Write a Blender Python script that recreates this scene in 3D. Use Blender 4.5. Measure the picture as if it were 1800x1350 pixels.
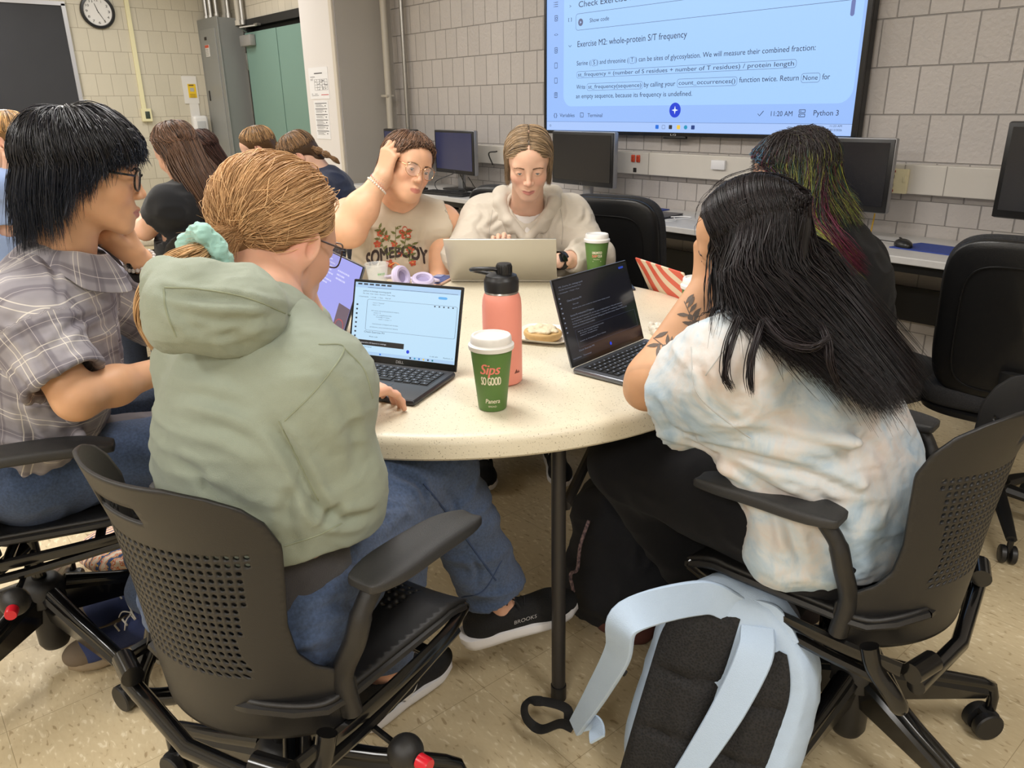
import bpy, bmesh, math, random
import numpy as np
from mathutils import Matrix, Vector, noise as mnoise
from mathutils.bvhtree import BVHTree

# ------------------------------------------------------------------ camera, world, lights, exposure
SC = bpy.context.scene
COL = SC.collection
for _o in list(bpy.data.objects): bpy.data.objects.remove(_o)
SC.view_settings.view_transform = 'Standard'
SC.view_settings.look = 'None'
SC.view_settings.exposure = 0.0
SC.view_settings.gamma = 1.0
SC.view_settings.use_curve_mapping = False

YAW = math.radians(39.9)
CAM_H, PITCH, ROLL, FPX = 1.34, math.radians(19.9), math.atan2(57, 3755), 1358.0
# "view" axes (X right, Y where the camera heads) expressed in the room's axes; the room's walls are axis aligned
VX = np.array([math.sin(YAW), math.cos(YAW)])
VY = np.array([-math.cos(YAW), math.sin(YAW)])
def V(x, y, z=0.0):
    return np.array([x*VX[0] + y*VY[0], x*VX[1] + y*VY[1], z])
def VD(x, y, z=0.0):
    return V(x, y, z)
def heading(dx, dy):
    """rotz for a local +Y facing the view-direction (dx,dy)"""
    d = V(dx, dy); return math.atan2(-d[0], d[1])

_cR = V(1, 0, 0); _cU = V(0, math.sin(PITCH), math.cos(PITCH)); _cF = V(0, math.cos(PITCH), -math.sin(PITCH))
_c, _s = math.cos(ROLL), math.sin(ROLL)
_X = _c*_cR - _s*_cU; _Y = _s*_cR + _c*_cU
cam_d = bpy.data.cameras.new('camera'); cam = bpy.data.objects.new('camera', cam_d); COL.objects.link(cam)
cam.matrix_world = Matrix(((_X[0], _Y[0], -_cF[0], 0), (_X[1], _Y[1], -_cF[1], 0), (_X[2], _Y[2], -_cF[2], CAM_H), (0, 0, 0, 1)))
cam_d.sensor_fit = 'HORIZONTAL'; cam_d.sensor_width = 36.0; cam_d.lens = FPX/1800*36
cam_d.clip_start = 0.05; cam_d.clip_end = 60
SC.camera = cam

def at(px, py, Y):
    """point of the room seen at (px,py) whose distance along the camera's heading is Y"""
    x = (px-900)/FPX; y = -(py-675)/FPX
    r = x*_c + y*_s; u = -x*_s + y*_c
    d = np.array([r, math.cos(PITCH)+u*math.sin(PITCH), u*math.cos(PITCH)-math.sin(PITCH)])
    t = Y/d[1]
    return V(d[0]*t, Y, CAM_H + d[2]*t)
def atz(px, py, z):
    x = (px-900)/FPX; y = -(py-675)/FPX
    r = x*_c + y*_s; u = -x*_s + y*_c
    d = np.array([r, math.cos(PITCH)+u*math.sin(PITCH), u*math.cos(PITCH)-math.sin(PITCH)])
    t = (z-CAM_H)/d[2]
    return V(d[0]*t, d[1]*t, z)

world = bpy.data.worlds.new('world'); SC.world = world; world.use_nodes = True
world.node_tree.nodes['Background'].inputs[0].default_value = (0.95, 0.95, 1.0, 1)
world.node_tree.nodes['Background'].inputs[1].default_value = 0.6

LIGHTS = [(-7.4, 0.9, 30), (-4.6, 0.9, 28), (-1.9, 0.9, 30), (0.9, 0.9, 26), (-7.4, -1.9, 16), (-4.6, -1.9, 26), (-1.9, -1.9, 36), (0.9, -1.9, 44), (-7.2, 2.5, 14), (-4.4, 2.5, 6)]
for lx, ly, pw in LIGHTS:
    ld = bpy.data.lights.new('ceiling_light', 'AREA'); ld.shape = 'RECTANGLE'; ld.size = 1.2; ld.size_y = 0.6
    ld.energy = pw*1.5; ld.color = (1.0, 0.975, 0.945)
    lo = bpy.data.objects.new('ceiling_light', ld); lo.location = (lx, ly, 2.72); COL.objects.link(lo)

# ------------------------------------------------------------------ materials
MATS = {}
def _nt(name):
    m = bpy.data.materials.new(name); m.use_nodes = True
    nt = m.node_tree; return m, nt, nt.nodes['Principled BSDF']
def lin(c):
    """sRGB 0-255 -> linear"""
    return tuple(((v/255/12.92) if v/255 <= 0.04045 else ((v/255+0.055)/1.055)**2.4) for v in c)
def mat(name, c, rough=0.5, metal=0.0, spec=0.5, bump=0.0, bscale=200, var=0.0, vscale=8, coat=0, alpha=1, trans=0, emit=None, estr=0, sheen=0, attr=None, stretch=None, var2=None, ior=None):
    if name in MATS: return MATS[name]
    m, nt, b = _nt(name)
    col = lin(c) + (1,)
    b.inputs['Base Color'].default_value = col
    b.inputs['Roughness'].default_value = rough; b.inputs['Metallic'].default_value = metal
    b.inputs['Specular IOR Level'].default_value = spec
    b.inputs['Coat Weight'].default_value = coat; b.inputs['Alpha'].default_value = alpha
    b.inputs['Transmission Weight'].default_value = trans
    if ior: b.inputs['IOR'].default_value = ior
    if sheen: b.inputs['Sheen Weight'].default_value = sheen
    if emit:
        b.inputs['Emission Color'].default_value = lin(emit)+(1,); b.inputs['Emission Strength'].default_value = estr
    L = nt.links
    tc = None
    def coords():
        nonlocal tc
        if tc is None:
            t = nt.nodes.new('ShaderNodeTexCoord'); tc = t.outputs['Object']
            if stretch:
                mp = nt.nodes.new('ShaderNodeMapping'); L.new(tc, mp.inputs[0]); mp.inputs['Scale'].default_value = stretch; tc = mp.outputs[0]
        return tc
    src = None
    if attr:
        a = nt.nodes.new('ShaderNodeAttribute'); a.attribute_name = attr; src = a.outputs['Color']; L.new(src, b.inputs['Base Color'])
    if var:
        n = nt.nodes.new('ShaderNodeTexNoise'); n.inputs['Scale'].default_value = vscale; n.inputs['Detail'].default_value = 5
        L.new(coords(), n.inputs['Vector'])
        mx = nt.nodes.new('ShaderNodeMix'); mx.data_type = 'RGBA'; mx.blend_type = 'MULTIPLY'
        rp = nt.nodes.new('ShaderNodeValToRGB'); rp.color_ramp.elements[0].position = 0.3; rp.color_ramp.elements[1].position = 0.7
        rp.color_ramp.elements[0].color = (1-var,)*3+(1,) if not var2 else lin(var2)+(1,)
        rp.color_ramp.elements[1].color = (1, 1, 1, 1) if not var2 else col
        L.new(n.outputs['Fac'], rp.inputs[0])
        if var2:
            L.new(rp.outputs[0], b.inputs['Base Color'])
        else:
            mx.inputs['Factor'].default_value = 1
            if src: L.new(src, mx.inputs['A'])
            else: mx.inputs['A'].default_value = col
            L.new(rp.outputs[0], mx.inputs['B']); L.new(mx.outputs['Result'], b.inputs['Base Color'])
    if bump:
        n = nt.nodes.new('ShaderNodeTexNoise'); n.inputs['Scale'].default_value = bscale; n.inputs['Detail'].default_value = 3
        L.new(coords(), n.inputs['Vector'])
        bp = nt.nodes.new('ShaderNodeBump'); bp.inputs['Strength'].default_value = min(bump, 1); bp.inputs['Distance'].default_value = 0.002
        L.new(n.outputs['Fac'], bp.inputs['Height']); L.new(bp.outputs[0], b.inputs['Normal'])
    MATS[name] = m
    return m
def emis(name, c, s=1.0):
    if name in MATS: return MATS[name]
    m, nt, b = _nt(name)
    b.inputs['Base Color'].default_value = (0.01, 0.01, 0.01, 1); b.inputs['Roughness'].default_value = 0.35
    b.inputs['Emission Color'].default_value = lin(c)+(1,); b.inputs['Emission Strength'].default_value = s
    MATS[name] = m; return m

def N(nt, t, **kw):
    n = nt.nodes.new(t)
    for k, v in kw.items():
        if k.startswith('i_'): n.inputs[k[2:].replace('_', ' ')].default_value = v
        else: setattr(n, k, v)
    return n

# ------------------------------------------------------------------ mesh building
class MB:
    """collects shapes for ONE mesh"""
    def __init__(s): s.v = []; s.f = []; s.m = []; s.mi = 0; s.cols = None
    def add(s, vs, fs, mi=None):
        o = len(s.v); s.v.extend([tuple(map(float, p)) for p in vs]); s.f.extend([tuple(i+o for i in f) for f in fs]); s.m.extend([s.mi if mi is None else mi]*len(fs)); return s
    def box(s, c, h, R=None, bev=0.0, seg=2):
        """c centre, h full sizes; bevelled box"""
        bm = bmesh.new(); bmesh.ops.create_cube(bm, size=1.0)
        for v in bm.verts: v.co = Vector((v.co.x*h[0], v.co.y*h[1], v.co.z*h[2]))
        if bev > 0: bmesh.ops.bevel(bm, geom=bm.edges[:], offset=min(bev, min(h)*0.49), segments=seg, affect='EDGES', profile=0.5)
        return s.bm(bm, c, R)
    def bm(s, bm, c=(0, 0, 0), R=None):
        bm.verts.index_update()
        M = Matrix.Identity(3) if R is None else (R if isinstance(R, Matrix) else Matrix([list(r) for r in np.asarray(R)]))
        c = Vector([float(q) for q in c]); vs = [M @ v.co + c for v in bm.verts]; fs = [[v.index for v in f.verts] for f in bm.faces]
        bm.free(); return s.add(vs, fs)
    def tube(s, pts, r, n=10, cap=True, sq=None):
        """tube along points; r number or list; sq=(vector, factor) flattens the section along the vector"""
        P = [np.asarray(p, float) for p in pts]; k = len(P)
        rr = [r]*k if np.isscalar(r) else list(r)
        T = [P[min(i+1, k-1)]-P[max(i-1, 0)] for i in range(k)]
        T = [t/(np.linalg.norm(t)+1e-12) for t in T]
        a = np.array([0, 0, 1.0]) if abs(T[0][2]) < 0.9 else np.array([1.0, 0, 0])
        u = np.cross(T[0], a); u /= np.linalg.norm(u); vs = []
        for i in range(k):
            u = u - T[i]*(u@T[i]); u /= (np.linalg.norm(u)+1e-12); w = np.cross(T[i], u)
            for j in range(n):
                an = 2*math.pi*j/n; off = rr[i]*(math.cos(an)*u + math.sin(an)*w)
                if sq is not None:
                    d = np.asarray(sq[0], float); d = d/np.linalg.norm(d); off = off - d*(off@d)*(1-sq[1])
                vs.append(P[i]+off)
        fs = [(i*n+j, i*n+(j+1) % n, (i+1)*n+(j+1) % n, (i+1)*n+j) for i in range(k-1) for j in range(n)]
        if cap: fs += [tuple(range(n-1, -1, -1)), tuple((k-1)*n+j for j in range(n))]
        return s.add(vs, fs)
    def lathe(s, prof, n=32, c=(0, 0, 0), R=None, a0=0, a1=2*math.pi):
        """prof list of (r,z)"""
        full = abs(a1-a0-2*math.pi) < 1e-6; m = n if full else n+1
        vs = [(r*math.cos(a0+(a1-a0)*j/n), r*math.sin(a0+(a1-a0)*j/n), z) for r, z in prof for j in range(m)]
        if R is not None: vs = [np.asarray(R) @ np.array(p) for p in vs]
        vs = [np.asarray(p)+np.asarray(c, float) for p in vs]; fs = []
        for i in range(len(prof)-1):
            for j in range(n): fs.append((i*m+j, i*m+(j+1) % m, (i+1)*m+(j+1) % m, (i+1)*m+j))
        return s.add(vs, fs)
    def cyl(s, a, b, r, n=20, r2=None):
        return s.tube([a, b], [r, r if r2 is None else r2], n)
    def ball(s, c, r, n=16, R=None):
        bm = bmesh.new(); bmesh.ops.create_uvsphere(bm, u_segments=n, v_segments=max(6, n//2), radius=1)
        rr = (r, r, r) if np.isscalar(r) else r
        for v in bm.verts: v.co = Vector((v.co.x*rr[0], v.co.y*rr[1], v.co.z*rr[2]))
        return s.bm(bm, c, R)
    def prism(s, poly, z0, z1, c=(0, 0, 0), R=None):
        """poly in xy extruded along z, then R, c"""
        n = len(poly); vs = [(x, y, z0) for x, y in poly]+[(x, y, z1) for x, y in poly]
        if R is not None: vs = [np.asarray(R) @ np.array(p) for p in vs]
        vs = [np.asarray(p)+np.asarray(c, float) for p in vs]
        fs = [tuple(range(n-1, -1, -1)), tuple(range(n, 2*n))]+[(i, (i+1) % n, n+(i+1) % n, n+i) for i in range(n)]
        return s.add(vs, fs)
    def build(s, name, mats, parent=None, loc=None, smooth=True, ang=40, mods=None):
        me = bpy.data.meshes.new(name); V_ = np.array(s.v, float)
        if loc is not None: V_ = V_ - np.asarray(loc, float)
        me.from_pydata(V_.tolist(), [], s.f); me.update()
        for m_ in (mats if isinstance(mats, (list, tuple)) else [mats]): me.materials.append(m_)
        me.polygons.foreach_set('material_index', s.m)
        if smooth:
            me.polygons.foreach_set('use_smooth', [True]*len(me.polygons)); me.set_sharp_from_angle(angle=math.radians(ang))
        o = bpy.data.objects.new(name, me); COL.objects.link(o)
        if parent is not None: o.parent = parent
        if loc is not None and parent is None: o.location = loc
        return o

def thing(name, label, cat, loc=(0, 0, 0), rotz=0.0, group=None):
    o = bpy.data.objects.new(name, None); COL.objects.link(o); o.location = tuple(map(float, loc)); o.rotation_euler = (0, 0, rotz)
    o.empty_display_size = 0.05
    return tag(o, label, cat, group)
def tag(o, label, cat, group=None, kind=None):
    o['label'] = label; o['category'] = cat
    if group: o['group'] = group
    if kind: o['kind'] = kind
    return o
def struct(o): o['kind'] = 'structure'; return o
def copy_tree(o, parent=None):
    c = o.copy(); COL.objects.link(c); c.parent = parent
    for ch in list(o.children): copy_tree(ch, c)
    return c
def rz(a):
    c, s = math.cos(a), math.sin(a); return np.array([[c, -s, 0], [s, c, 0], [0, 0, 1.0]])
def rx(a):
    c, s = math.cos(a), math.sin(a); return np.array([[1.0, 0, 0], [0, c, -s], [0, s, c]])
def ry(a):
    c, s = math.cos(a), math.sin(a); return np.array([[c, 0, s], [0, 1.0, 0], [-s, 0, c]])
def basis(x, y):
    """matrix with columns x, y, x cross y (orthonormalised)"""
    x = np.asarray(x, float); x = x/np.linalg.norm(x); y = np.asarray(y, float); y = y-x*(x@y); y /= np.linalg.norm(y)
    return np.stack([x, y, np.cross(x, y)], 1)
def bez(pts, n=16):
    """Catmull-Rom through points"""
    P = [np.asarray(p, float) for p in pts]; P = [2*P[0]-P[1]]+P+[2*P[-1]-P[-2]]; out = []
    for i in range(1, len(P)-2):
        for t in np.linspace(0, 1, n, endpoint=False):
            a, b, c, d = P[i-1], P[i], P[i+1], P[i+2]
            out.append(0.5*((2*b)+(-a+c)*t+(2*a-5*b+4*c-d)*t*t+(-a+3*b-3*c+d)*t**3))
    out.append(P[-2]); return out
_txt = {}
def text_geo(s):
    """(verts Nx2, faces, width) of a string in the built-in font, height 1 = em"""
    if s in _txt: return _txt[s]
    cu = bpy.data.curves.new('t', 'FONT'); cu.body = s; cu.resolution_u = 3
    ob = bpy.data.objects.new('t', cu); COL.objects.link(ob)
    dg = bpy.context.evaluated_depsgraph_get(); me = bpy.data.meshes.new_from_object(ob.evaluated_get(dg))
    vs = np.array([v.co[:2] for v in me.vertices]) if len(me.vertices) else np.zeros((0, 2)); fs = [tuple(p.vertices) for p in me.polygons]
    bpy.data.objects.remove(ob); bpy.data.curves.remove(cu); bpy.data.meshes.remove(me)
    _txt[s] = (vs, fs); return _txt[s]
def text_on(mb, s, f, x0, x1=None, y=0.0, h=0.05, mi=None, shear=0.0):
    """lays text into mb; f maps (x,y) to 3-D; text spans x0..x1 with cap height h on baseline y"""
    vs, fs = text_geo(s)
    if not len(vs): return
    k = h/0.70; lo, hi = vs[:, 0].min(), vs[:, 0].max()
    kx = k if x1 is None else (x1-x0)/(hi-lo)
    mb.add([f(x0+(p[0]-lo)*kx+shear*p[1]*k, y+p[1]*k) for p in vs], fs, mi)
def rrect(f, mb, x0, x1, y0, y1, r, w=None, mi=None, n=5):
    """rounded rectangle, filled or outline of width w"""
    def loop(x0, x1, y0, y1, r):
        out = []
        for cx, cy, a in ((x1-r, y1-r, 0), (x0+r, y1-r, 90), (x0+r, y0+r, 180), (x1-r, y0+r, 270)):
            for i in range(n+1):
                t = math.radians(a+90*i/n); out.append((cx+r*math.cos(t), cy+r*math.sin(t)))
        return out
    r = min(r, (x1-x0)/2, (y1-y0)/2); A = loop(x0, x1, y0, y1, r)
    if w is None: mb.add([f(*p) for p in A], [tuple(range(len(A)))], mi); return
    B = loop(x0+w, x1-w, y0+w, y1-w, max(r-w, 1e-5)); m = len(A)
    mb.add([f(*p) for p in A+B], [(i, (i+1) % m, m+(i+1) % m, m+i) for i in range(m)], mi)
# ------------------------------------------------------------------ the room
def block_mat(name, axis, c1, c2, cm, low=True, rough=0.35, bstr=0.6):
    m, nt, b = _nt(name); L = nt.links
    g = N(nt, 'ShaderNodeNewGeometry'); sp = N(nt, 'ShaderNodeSeparateXYZ'); L.new(g.outputs['Position'], sp.inputs[0])
    z = sp.outputs['Z']
    if low:      # courses under the raceway are half as high
        lt = N(nt, 'ShaderNodeMath', operation='LESS_THAN'); L.new(z, lt.inputs[0]); lt.inputs[1].default_value = 0.95
        ad = N(nt, 'ShaderNodeMath', operation='SUBTRACT'); L.new(z, ad.inputs[0]); ad.inputs[1].default_value = 0.93
        mu = N(nt, 'ShaderNodeMath', operation='MULTIPLY'); L.new(ad.outputs[0], mu.inputs[0]); L.new(lt.outputs[0], mu.inputs[1])
        a2 = N(nt, 'ShaderNodeMath', operation='ADD'); L.new(z, a2.inputs[0]); L.new(mu.outputs[0], a2.inputs[1]); z = a2.outputs[0]
    zz = N(nt, 'ShaderNodeMath', operation='ADD'); L.new(z, zz.inputs[0]); zz.inputs[1].default_value = 0.151
    cb = N(nt, 'ShaderNodeCombineXYZ'); L.new(sp.outputs[axis], cb.inputs[0]); L.new(zz.outputs[0], cb.inputs[1])
    br = N(nt, 'ShaderNodeTexBrick', offset=0.45, offset_frequency=2)
    L.new(cb.outputs[0], br.inputs['Vector'])
    for k, v in (('Scale', 1.0), ('Mortar Size', 0.0035), ('Mortar Smooth', 0.6), ('Brick Width', 0.137), ('Row Height', 0.203), ('Bias', 0.0)): br.inputs[k].default_value = v
    br.inputs['Color1'].default_value = lin(c1)+(1,); br.inputs['Color2'].default_value = lin(c2)+(1,); br.inputs['Mortar'].default_value = lin(cm)+(1,)
    n1 = N(nt, 'ShaderNodeTexNoise'); n1.inputs['Scale'].default_value = 55; n1.inputs['Detail'].default_value = 5; L.new(g.outputs['Position'], n1.inputs['Vector'])
    n2 = N(nt, 'ShaderNodeTexNoise'); n2.inputs['Scale'].default_value = 2.2; L.new(g.outputs['Position'], n2.inputs['Vector'])
    r2 = N(nt, 'ShaderNodeMapRange'); L.new(n2.outputs['Fac'], r2.inputs[0]); r2.inputs[3].default_value = 0.93; r2.inputs[4].default_value = 1.05
    mx = N(nt, 'ShaderNodeMix', data_type='RGBA', blend_type='MULTIPLY'); mx.inputs['Factor'].default_value = 1
    L.new(br.outputs['Color'], mx.inputs['A']); L.new(r2.outputs[0], mx.inputs['B']); L.new(mx.outputs['Result'], b.inputs['Base Color'])
    iv = N(nt, 'ShaderNodeMath', operation='MULTIPLY_ADD'); L.new(br.outputs['Fac'], iv.inputs[0]); iv.inputs[1].default_value = -2.2; L.new(n1.outputs['Fac'], iv.inputs[2])
    bp = N(nt, 'ShaderNodeBump'); bp.inputs['Strength'].default_value = bstr; bp.inputs['Distance'].default_value = 0.004
    L.new(iv.outputs[0], bp.inputs['Height']); L.new(bp.outputs[0], b.inputs['Normal'])
    b.inputs['Roughness'].default_value = rough; b.inputs['Specular IOR Level'].default_value = 0.4
    return m
M_blkT = block_mat('painted_block_tv', 0, (190, 184, 180), (183, 177, 173), (150, 146, 143), bstr=0.8)
M_blkC = block_mat('painted_block_clock', 1, (196, 189, 172), (190, 183, 166), (158, 151, 136), low=False, bstr=0.35)
M_blkD = block_mat('painted_block_door', 0, (196, 188, 172), (188, 181, 166), (158, 151, 136), low=False, bstr=0.4)

def floor_mat():
    m, nt, b = _nt('vinyl_tile'); L = nt.links
    g = N(nt, 'ShaderNodeNewGeometry')
    mp = N(nt, 'ShaderNodeMapping'); L.new(g.outputs['Position'], mp.inputs[0]); mp.inputs['Rotation'].default_value = (0, 0, 0.5); mp.inputs['Scale'].default_value = (38, 90, 1)
    n1 = N(nt, 'ShaderNodeTexNoise'); n1.inputs['Scale'].default_value = 1; n1.inputs['Detail'].default_value = 1.5; n1.inputs['Distortion'].default_value = 0.6; L.new(mp.outputs[0], n1.inputs['Vector'])
    r1 = N(nt, 'ShaderNodeValToRGB'); L.new(n1.outputs['Fac'], r1.inputs[0])
    e = r1.color_ramp.elements; e[0].position = 0.0; e[0].color = lin((150, 128, 96))+(1,); e[1].position = 0.30; e[1].color = lin((176, 156, 122))+(1,)
    for p, c in ((0.36, (205, 187, 152)), (0.62, (210, 193, 158)), (0.69, (228, 214, 184)), (1.0, (233, 220, 192))):
        q = r1.color_ramp.elements.new(p); q.color = lin(c)+(1,)
    n2 = N(nt, 'ShaderNodeTexNoise'); n2.inputs['Scale'].default_value = 1.3; n2.inputs['Detail'].default_value = 4; L.new(g.outputs['Position'], n2.inputs['Vector'])
    r2 = N(nt, 'ShaderNodeMapRange'); L.new(n2.outputs['Fac'], r2.inputs[0]); r2.inputs[3].default_value = 0.88; r2.inputs[4].default_value = 1.06
    br = N(nt, 'ShaderNodeTexBrick', offset=0.0); L.new(g.outputs['Position'], br.inputs['Vector'])
    for k, v in (('Scale', 1.0), ('Mortar Size', 0.0008), ('Mortar Smooth', 0.2), ('Brick Width', 0.305), ('Row Height', 0.305)): br.inputs[k].default_value = v
    br.inputs['Color1'].default_value = (1, 1, 1, 1); br.inputs['Color2'].default_value = (0.96, 0.96, 0.95, 1); br.inputs['Mortar'].default_value = (0.6, 0.57, 0.52, 1)
    a = N(nt, 'ShaderNodeMix', data_type='RGBA', blend_type='MULTIPLY'); a.inputs['Factor'].default_value = 1; L.new(r1.outputs[0], a.inputs['A']); L.new(r2.outputs[0], a.inputs['B'])
    c = N(nt, 'ShaderNodeMix', data_type='RGBA', blend_type='MULTIPLY'); c.inputs['Factor'].default_value = 1; L.new(a.outputs['Result'], c.inputs['A']); L.new(br.outputs['Color'], c.inputs['B'])
    L.new(c.outputs['Result'], b.inputs['Base Color'])
    n3 = N(nt, 'ShaderNodeTexNoise'); n3.inputs['Scale'].default_value = 6; L.new(g.outputs['Position'], n3.inputs['Vector'])
    r3 = N(nt, 'ShaderNodeMapRange'); L.new(n3.outputs['Fac'], r3.inputs[0]); r3.inputs[3].default_value = 0.28; r3.inputs[4].default_value = 0.5; L.new(r3.outputs[0], b.inputs['Roughness'])
    bp = N(nt, 'ShaderNodeBump'); bp.inputs['Strength'].default_value = 0.06; bp.inputs['Distance'].default_value = 0.01; L.new(n3.outputs['Fac'], bp.inputs['Height']); L.new(bp.outputs[0], b.inputs['Normal'])
    return m
XL, XR, YT, YD, YB = -8.8, 2.6, 3.75, 3.45, -3.2
struct(MB().box(((XL+XR)/2, (YT+YB)/2, -0.05), (XR-XL+.4, YT-YB+.4, 0.1)).build('floor', floor_mat(), smooth=False))
struct(MB().box(((XL+XR)/2, (YT+YB)/2, 2.81), (XR-XL+.4, YT-YB+.4, 0.1)).build('ceiling', mat('ceiling_white', (225, 223, 216), 0.9), smooth=False))
struct(MB().box(((-5.97+XR)/2, YT+0.05, 1.38), (XR+5.97, 0.1, 2.76)).build('wall_tv', M_blkT, smooth=False))
mb = MB(); mb.box(((XL-8.22)/2, YD+.05, 1.38), (8.8-8.22, 0.1, 2.76)); mb.box(((-8.22-6.35)/2, YD+.05, 2.43), (8.22-6.35, 0.1, .66)); mb.box(((-6.35-5.97)/2, YD+.05, 1.38), (6.35-5.97, 0.1, 2.76))
struct(mb.build('wall_door', M_blkD, smooth=False))
struct(MB().box((XL-0.05, (YT+YB)/2, 1.38), (0.1, YT-YB+.2, 2.76)).build('wall_clock', M_blkC, smooth=False))
Mwp = mat('painted_wall', (196, 190, 178), 0.6)
struct(MB().box((XR+0.05, (YT+YB)/2, 1.38), (0.1, YT-YB+.2, 2.76)).build('wall_right', Mwp, smooth=False))
struct(MB().box(((XL+XR)/2, YB-0.05, 1.38), (XR-XL, 0.1, 2.76)).build('wall_back', Mwp, smooth=False))
# boxed column
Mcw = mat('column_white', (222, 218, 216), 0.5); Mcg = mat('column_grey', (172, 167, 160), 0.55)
mb = MB(); mb.box(((-6.545-5.97)/2, (3.229+YD)/2, 1.38), (0.575, YD-3.229, 2.76)); mb.build
c1 = mb.build('wall_column', Mcw, smooth=False); struct(c1)
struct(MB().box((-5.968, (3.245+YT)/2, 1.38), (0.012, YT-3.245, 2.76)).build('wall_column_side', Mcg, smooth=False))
struct(MB().box((-5.985, 3.222, 1.38), (0.05, 0.02, 2.76), bev=.004).build('trim_1', mat('trim_cream', (205, 197, 184), 0.5), smooth=False))
# green double door
Mgreen = mat('door_green', (112, 143, 133), 0.45, var=0.06, vscale=1.5); Mblk = mat('black_frame', (22, 22, 23), 0.5); Mst = mat('steel', (168, 166, 162), 0.3, 0.9)
Mgrey = mat('closer_grey', (150, 148, 146), 0.4, 0.3)
mb = MB(); mb.box((-8.17, 3.47, 1.05), (0.07, 0.09, 2.1)); mb.box((-7.28, 3.47, 2.13), (1.86, 0.09, 0.07)); mb.box((-7.28, 3.52, 1.05), (1.9, 0.02, 2.2))
struct(mb.build('trim_2', Mblk, smooth=False))
for i, (x0, x1, yy) in enumerate(((-8.12, -7.40, 3.42), (-7.395, -6.40, 3.425))):
    d = MB().box(((x0+x1)/2, yy, 1.03), (x1-x0, 0.045, 2.02), bev=.003).build('door_%d' % (i+1), Mgreen, smooth=False); struct(d)
    c = MB().box(((x0+.13) if i == 0 else (x1-.10-.14), yy-.055, 1.985-(.02 if i == 0 else -.01)), (.25, .06, .10), bev=.008).build('door_closer', Mgrey, d)
    s = -1 if i else 1; xc = x0+.14 if i == 0 else x1-.25
    a = MB(); a.tube([(xc, yy-.06, 2.04), (xc+.10, yy-.16, 2.07), (xc+.20, yy-.03, 2.09)], .009, 6); a.box((xc+.2, yy-.03, 2.095), (.08, .04, .02)); a.build('closer_arm', Mst, d)
    if i == 0:
        for z in (1.78, 1.02, .25): MB().box((x0-.012, yy-.028, z), (.035, .012, .16), bev=.002).build('hinge', Mst, d)
        MB().box((-7.36, yy-.026, 1.06), (.06, .01, .05)).build('latch_plate', Mst, d)

# TV wall raceway (surface trunking) with sockets
Mrace = mat('raceway_paint', (206, 201, 193), 0.4)
r = MB().box(((-5.9+XR)/2, YT-.028, .995), (XR+5.9, .055, .128), bev=.004).build('wall_raceway', Mrace, smooth=False); tag(r, 'long cream metal raceway box running along the wall above the computer desks', 'raceway')
mj = mat('raceway_joint', (150, 146, 140), 0.6)
for x in (-4.8, -3.12, -1.62, -1.44, -.2): MB().box((x, YT-.0565, .995), (.003, .002, .126)).build('joint', mj, r)
Mred = mat('socket_orange', (205, 75, 45), 0.45); Mdk = mat('dark_slot', (30, 26, 25), 0.6); Miv = mat('ivory_plastic', (228, 218, 180), 0.4)
for x in (-3.24, -3.20):
    s = MB().box((x, YT-.060, 1.022), (.029, .008, .042), bev=.012, seg=3).build('orange_outlet', Mred, r)
    q = MB(); 
    for dx, dz in ((-.005, .008), (.005, .008), (0, .001), (-.005, -.009), (.005, -.009), (0, -.016)): q.box((x+dx, YT-.0645, 1.022+dz), (.002, .002, .006))
    q.build('slot', Mdk, s)
MB().box((-3.225, YT-.058, .955), (.024, .006, .026), bev=.01, seg=3).build('cable_hole', Mdk, r)
p = MB().box((-1.652, YT-.064, .985), (.115, .018, .108), bev=.004).build('socket_panel', Miv, r)
q = MB()
for dx in (-.04, -.008): 
    for dz in (.02, -.018): q.box((-1.652+dx, YT-.074, .985+dz), (.011, .004, .014)); q.box((-1.652+dx, YT-.074, .993+dz), (.006, .004, .01))
q.build('socket_hole', mat('slot_dark', (60, 50, 40), .6), p)
q = MB()
for dx in (-.042, -.01): 
    for dz in (.043, -.042): q.box((-1.652+dx, YT-.074, .985+dz), (.02, .004, .009))
q.build('red_label', mat('label_red', (150, 30, 30), .5), p)
MB().box((-1.609, YT-.075, .995), (.012, .005, .03), bev=.002).build('rocker', Miv, p)
MB().box((-1.672, YT-.083, .967), (.016, .022, .014), bev=.003).build('cable_plug', mat('cable_yellow', (214, 170, 50), .5), p)
# small adapter panel further left on the raceway (under the hair of the seated person)
p2 = MB().box((-2.62, YT-.064, 1.012), (.09, .018, .05), bev=.004).build('socket_panel', mat('white_plastic', (225, 225, 228), .4), r)

# pipes in the corner beside the column
Mpw = mat('pipe_cream', (188, 182, 170), 0.45)
p = MB(); p.tube([(-5.86, 3.62, 0), (-5.86, 3.62, 2.76)], .027, 14)
p = p.build('wall_pipe', Mpw); tag(p, 'cream painted vertical pipe in the corner beside the grey column', 'pipe')
b_ = MB().box((-5.88, 3.62, 1.42), (.09, .075, .018), bev=.003).build('bracket', Mpw, p)
p = MB(); p.tube([(-5.72, 3.70, 0), (-5.72, 3.70, 2.76)], .017, 12)
p = p.build('steel_conduit', Mst); tag(p, 'thin bare steel conduit running up the block wall next to the cream pipe', 'conduit')

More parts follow.
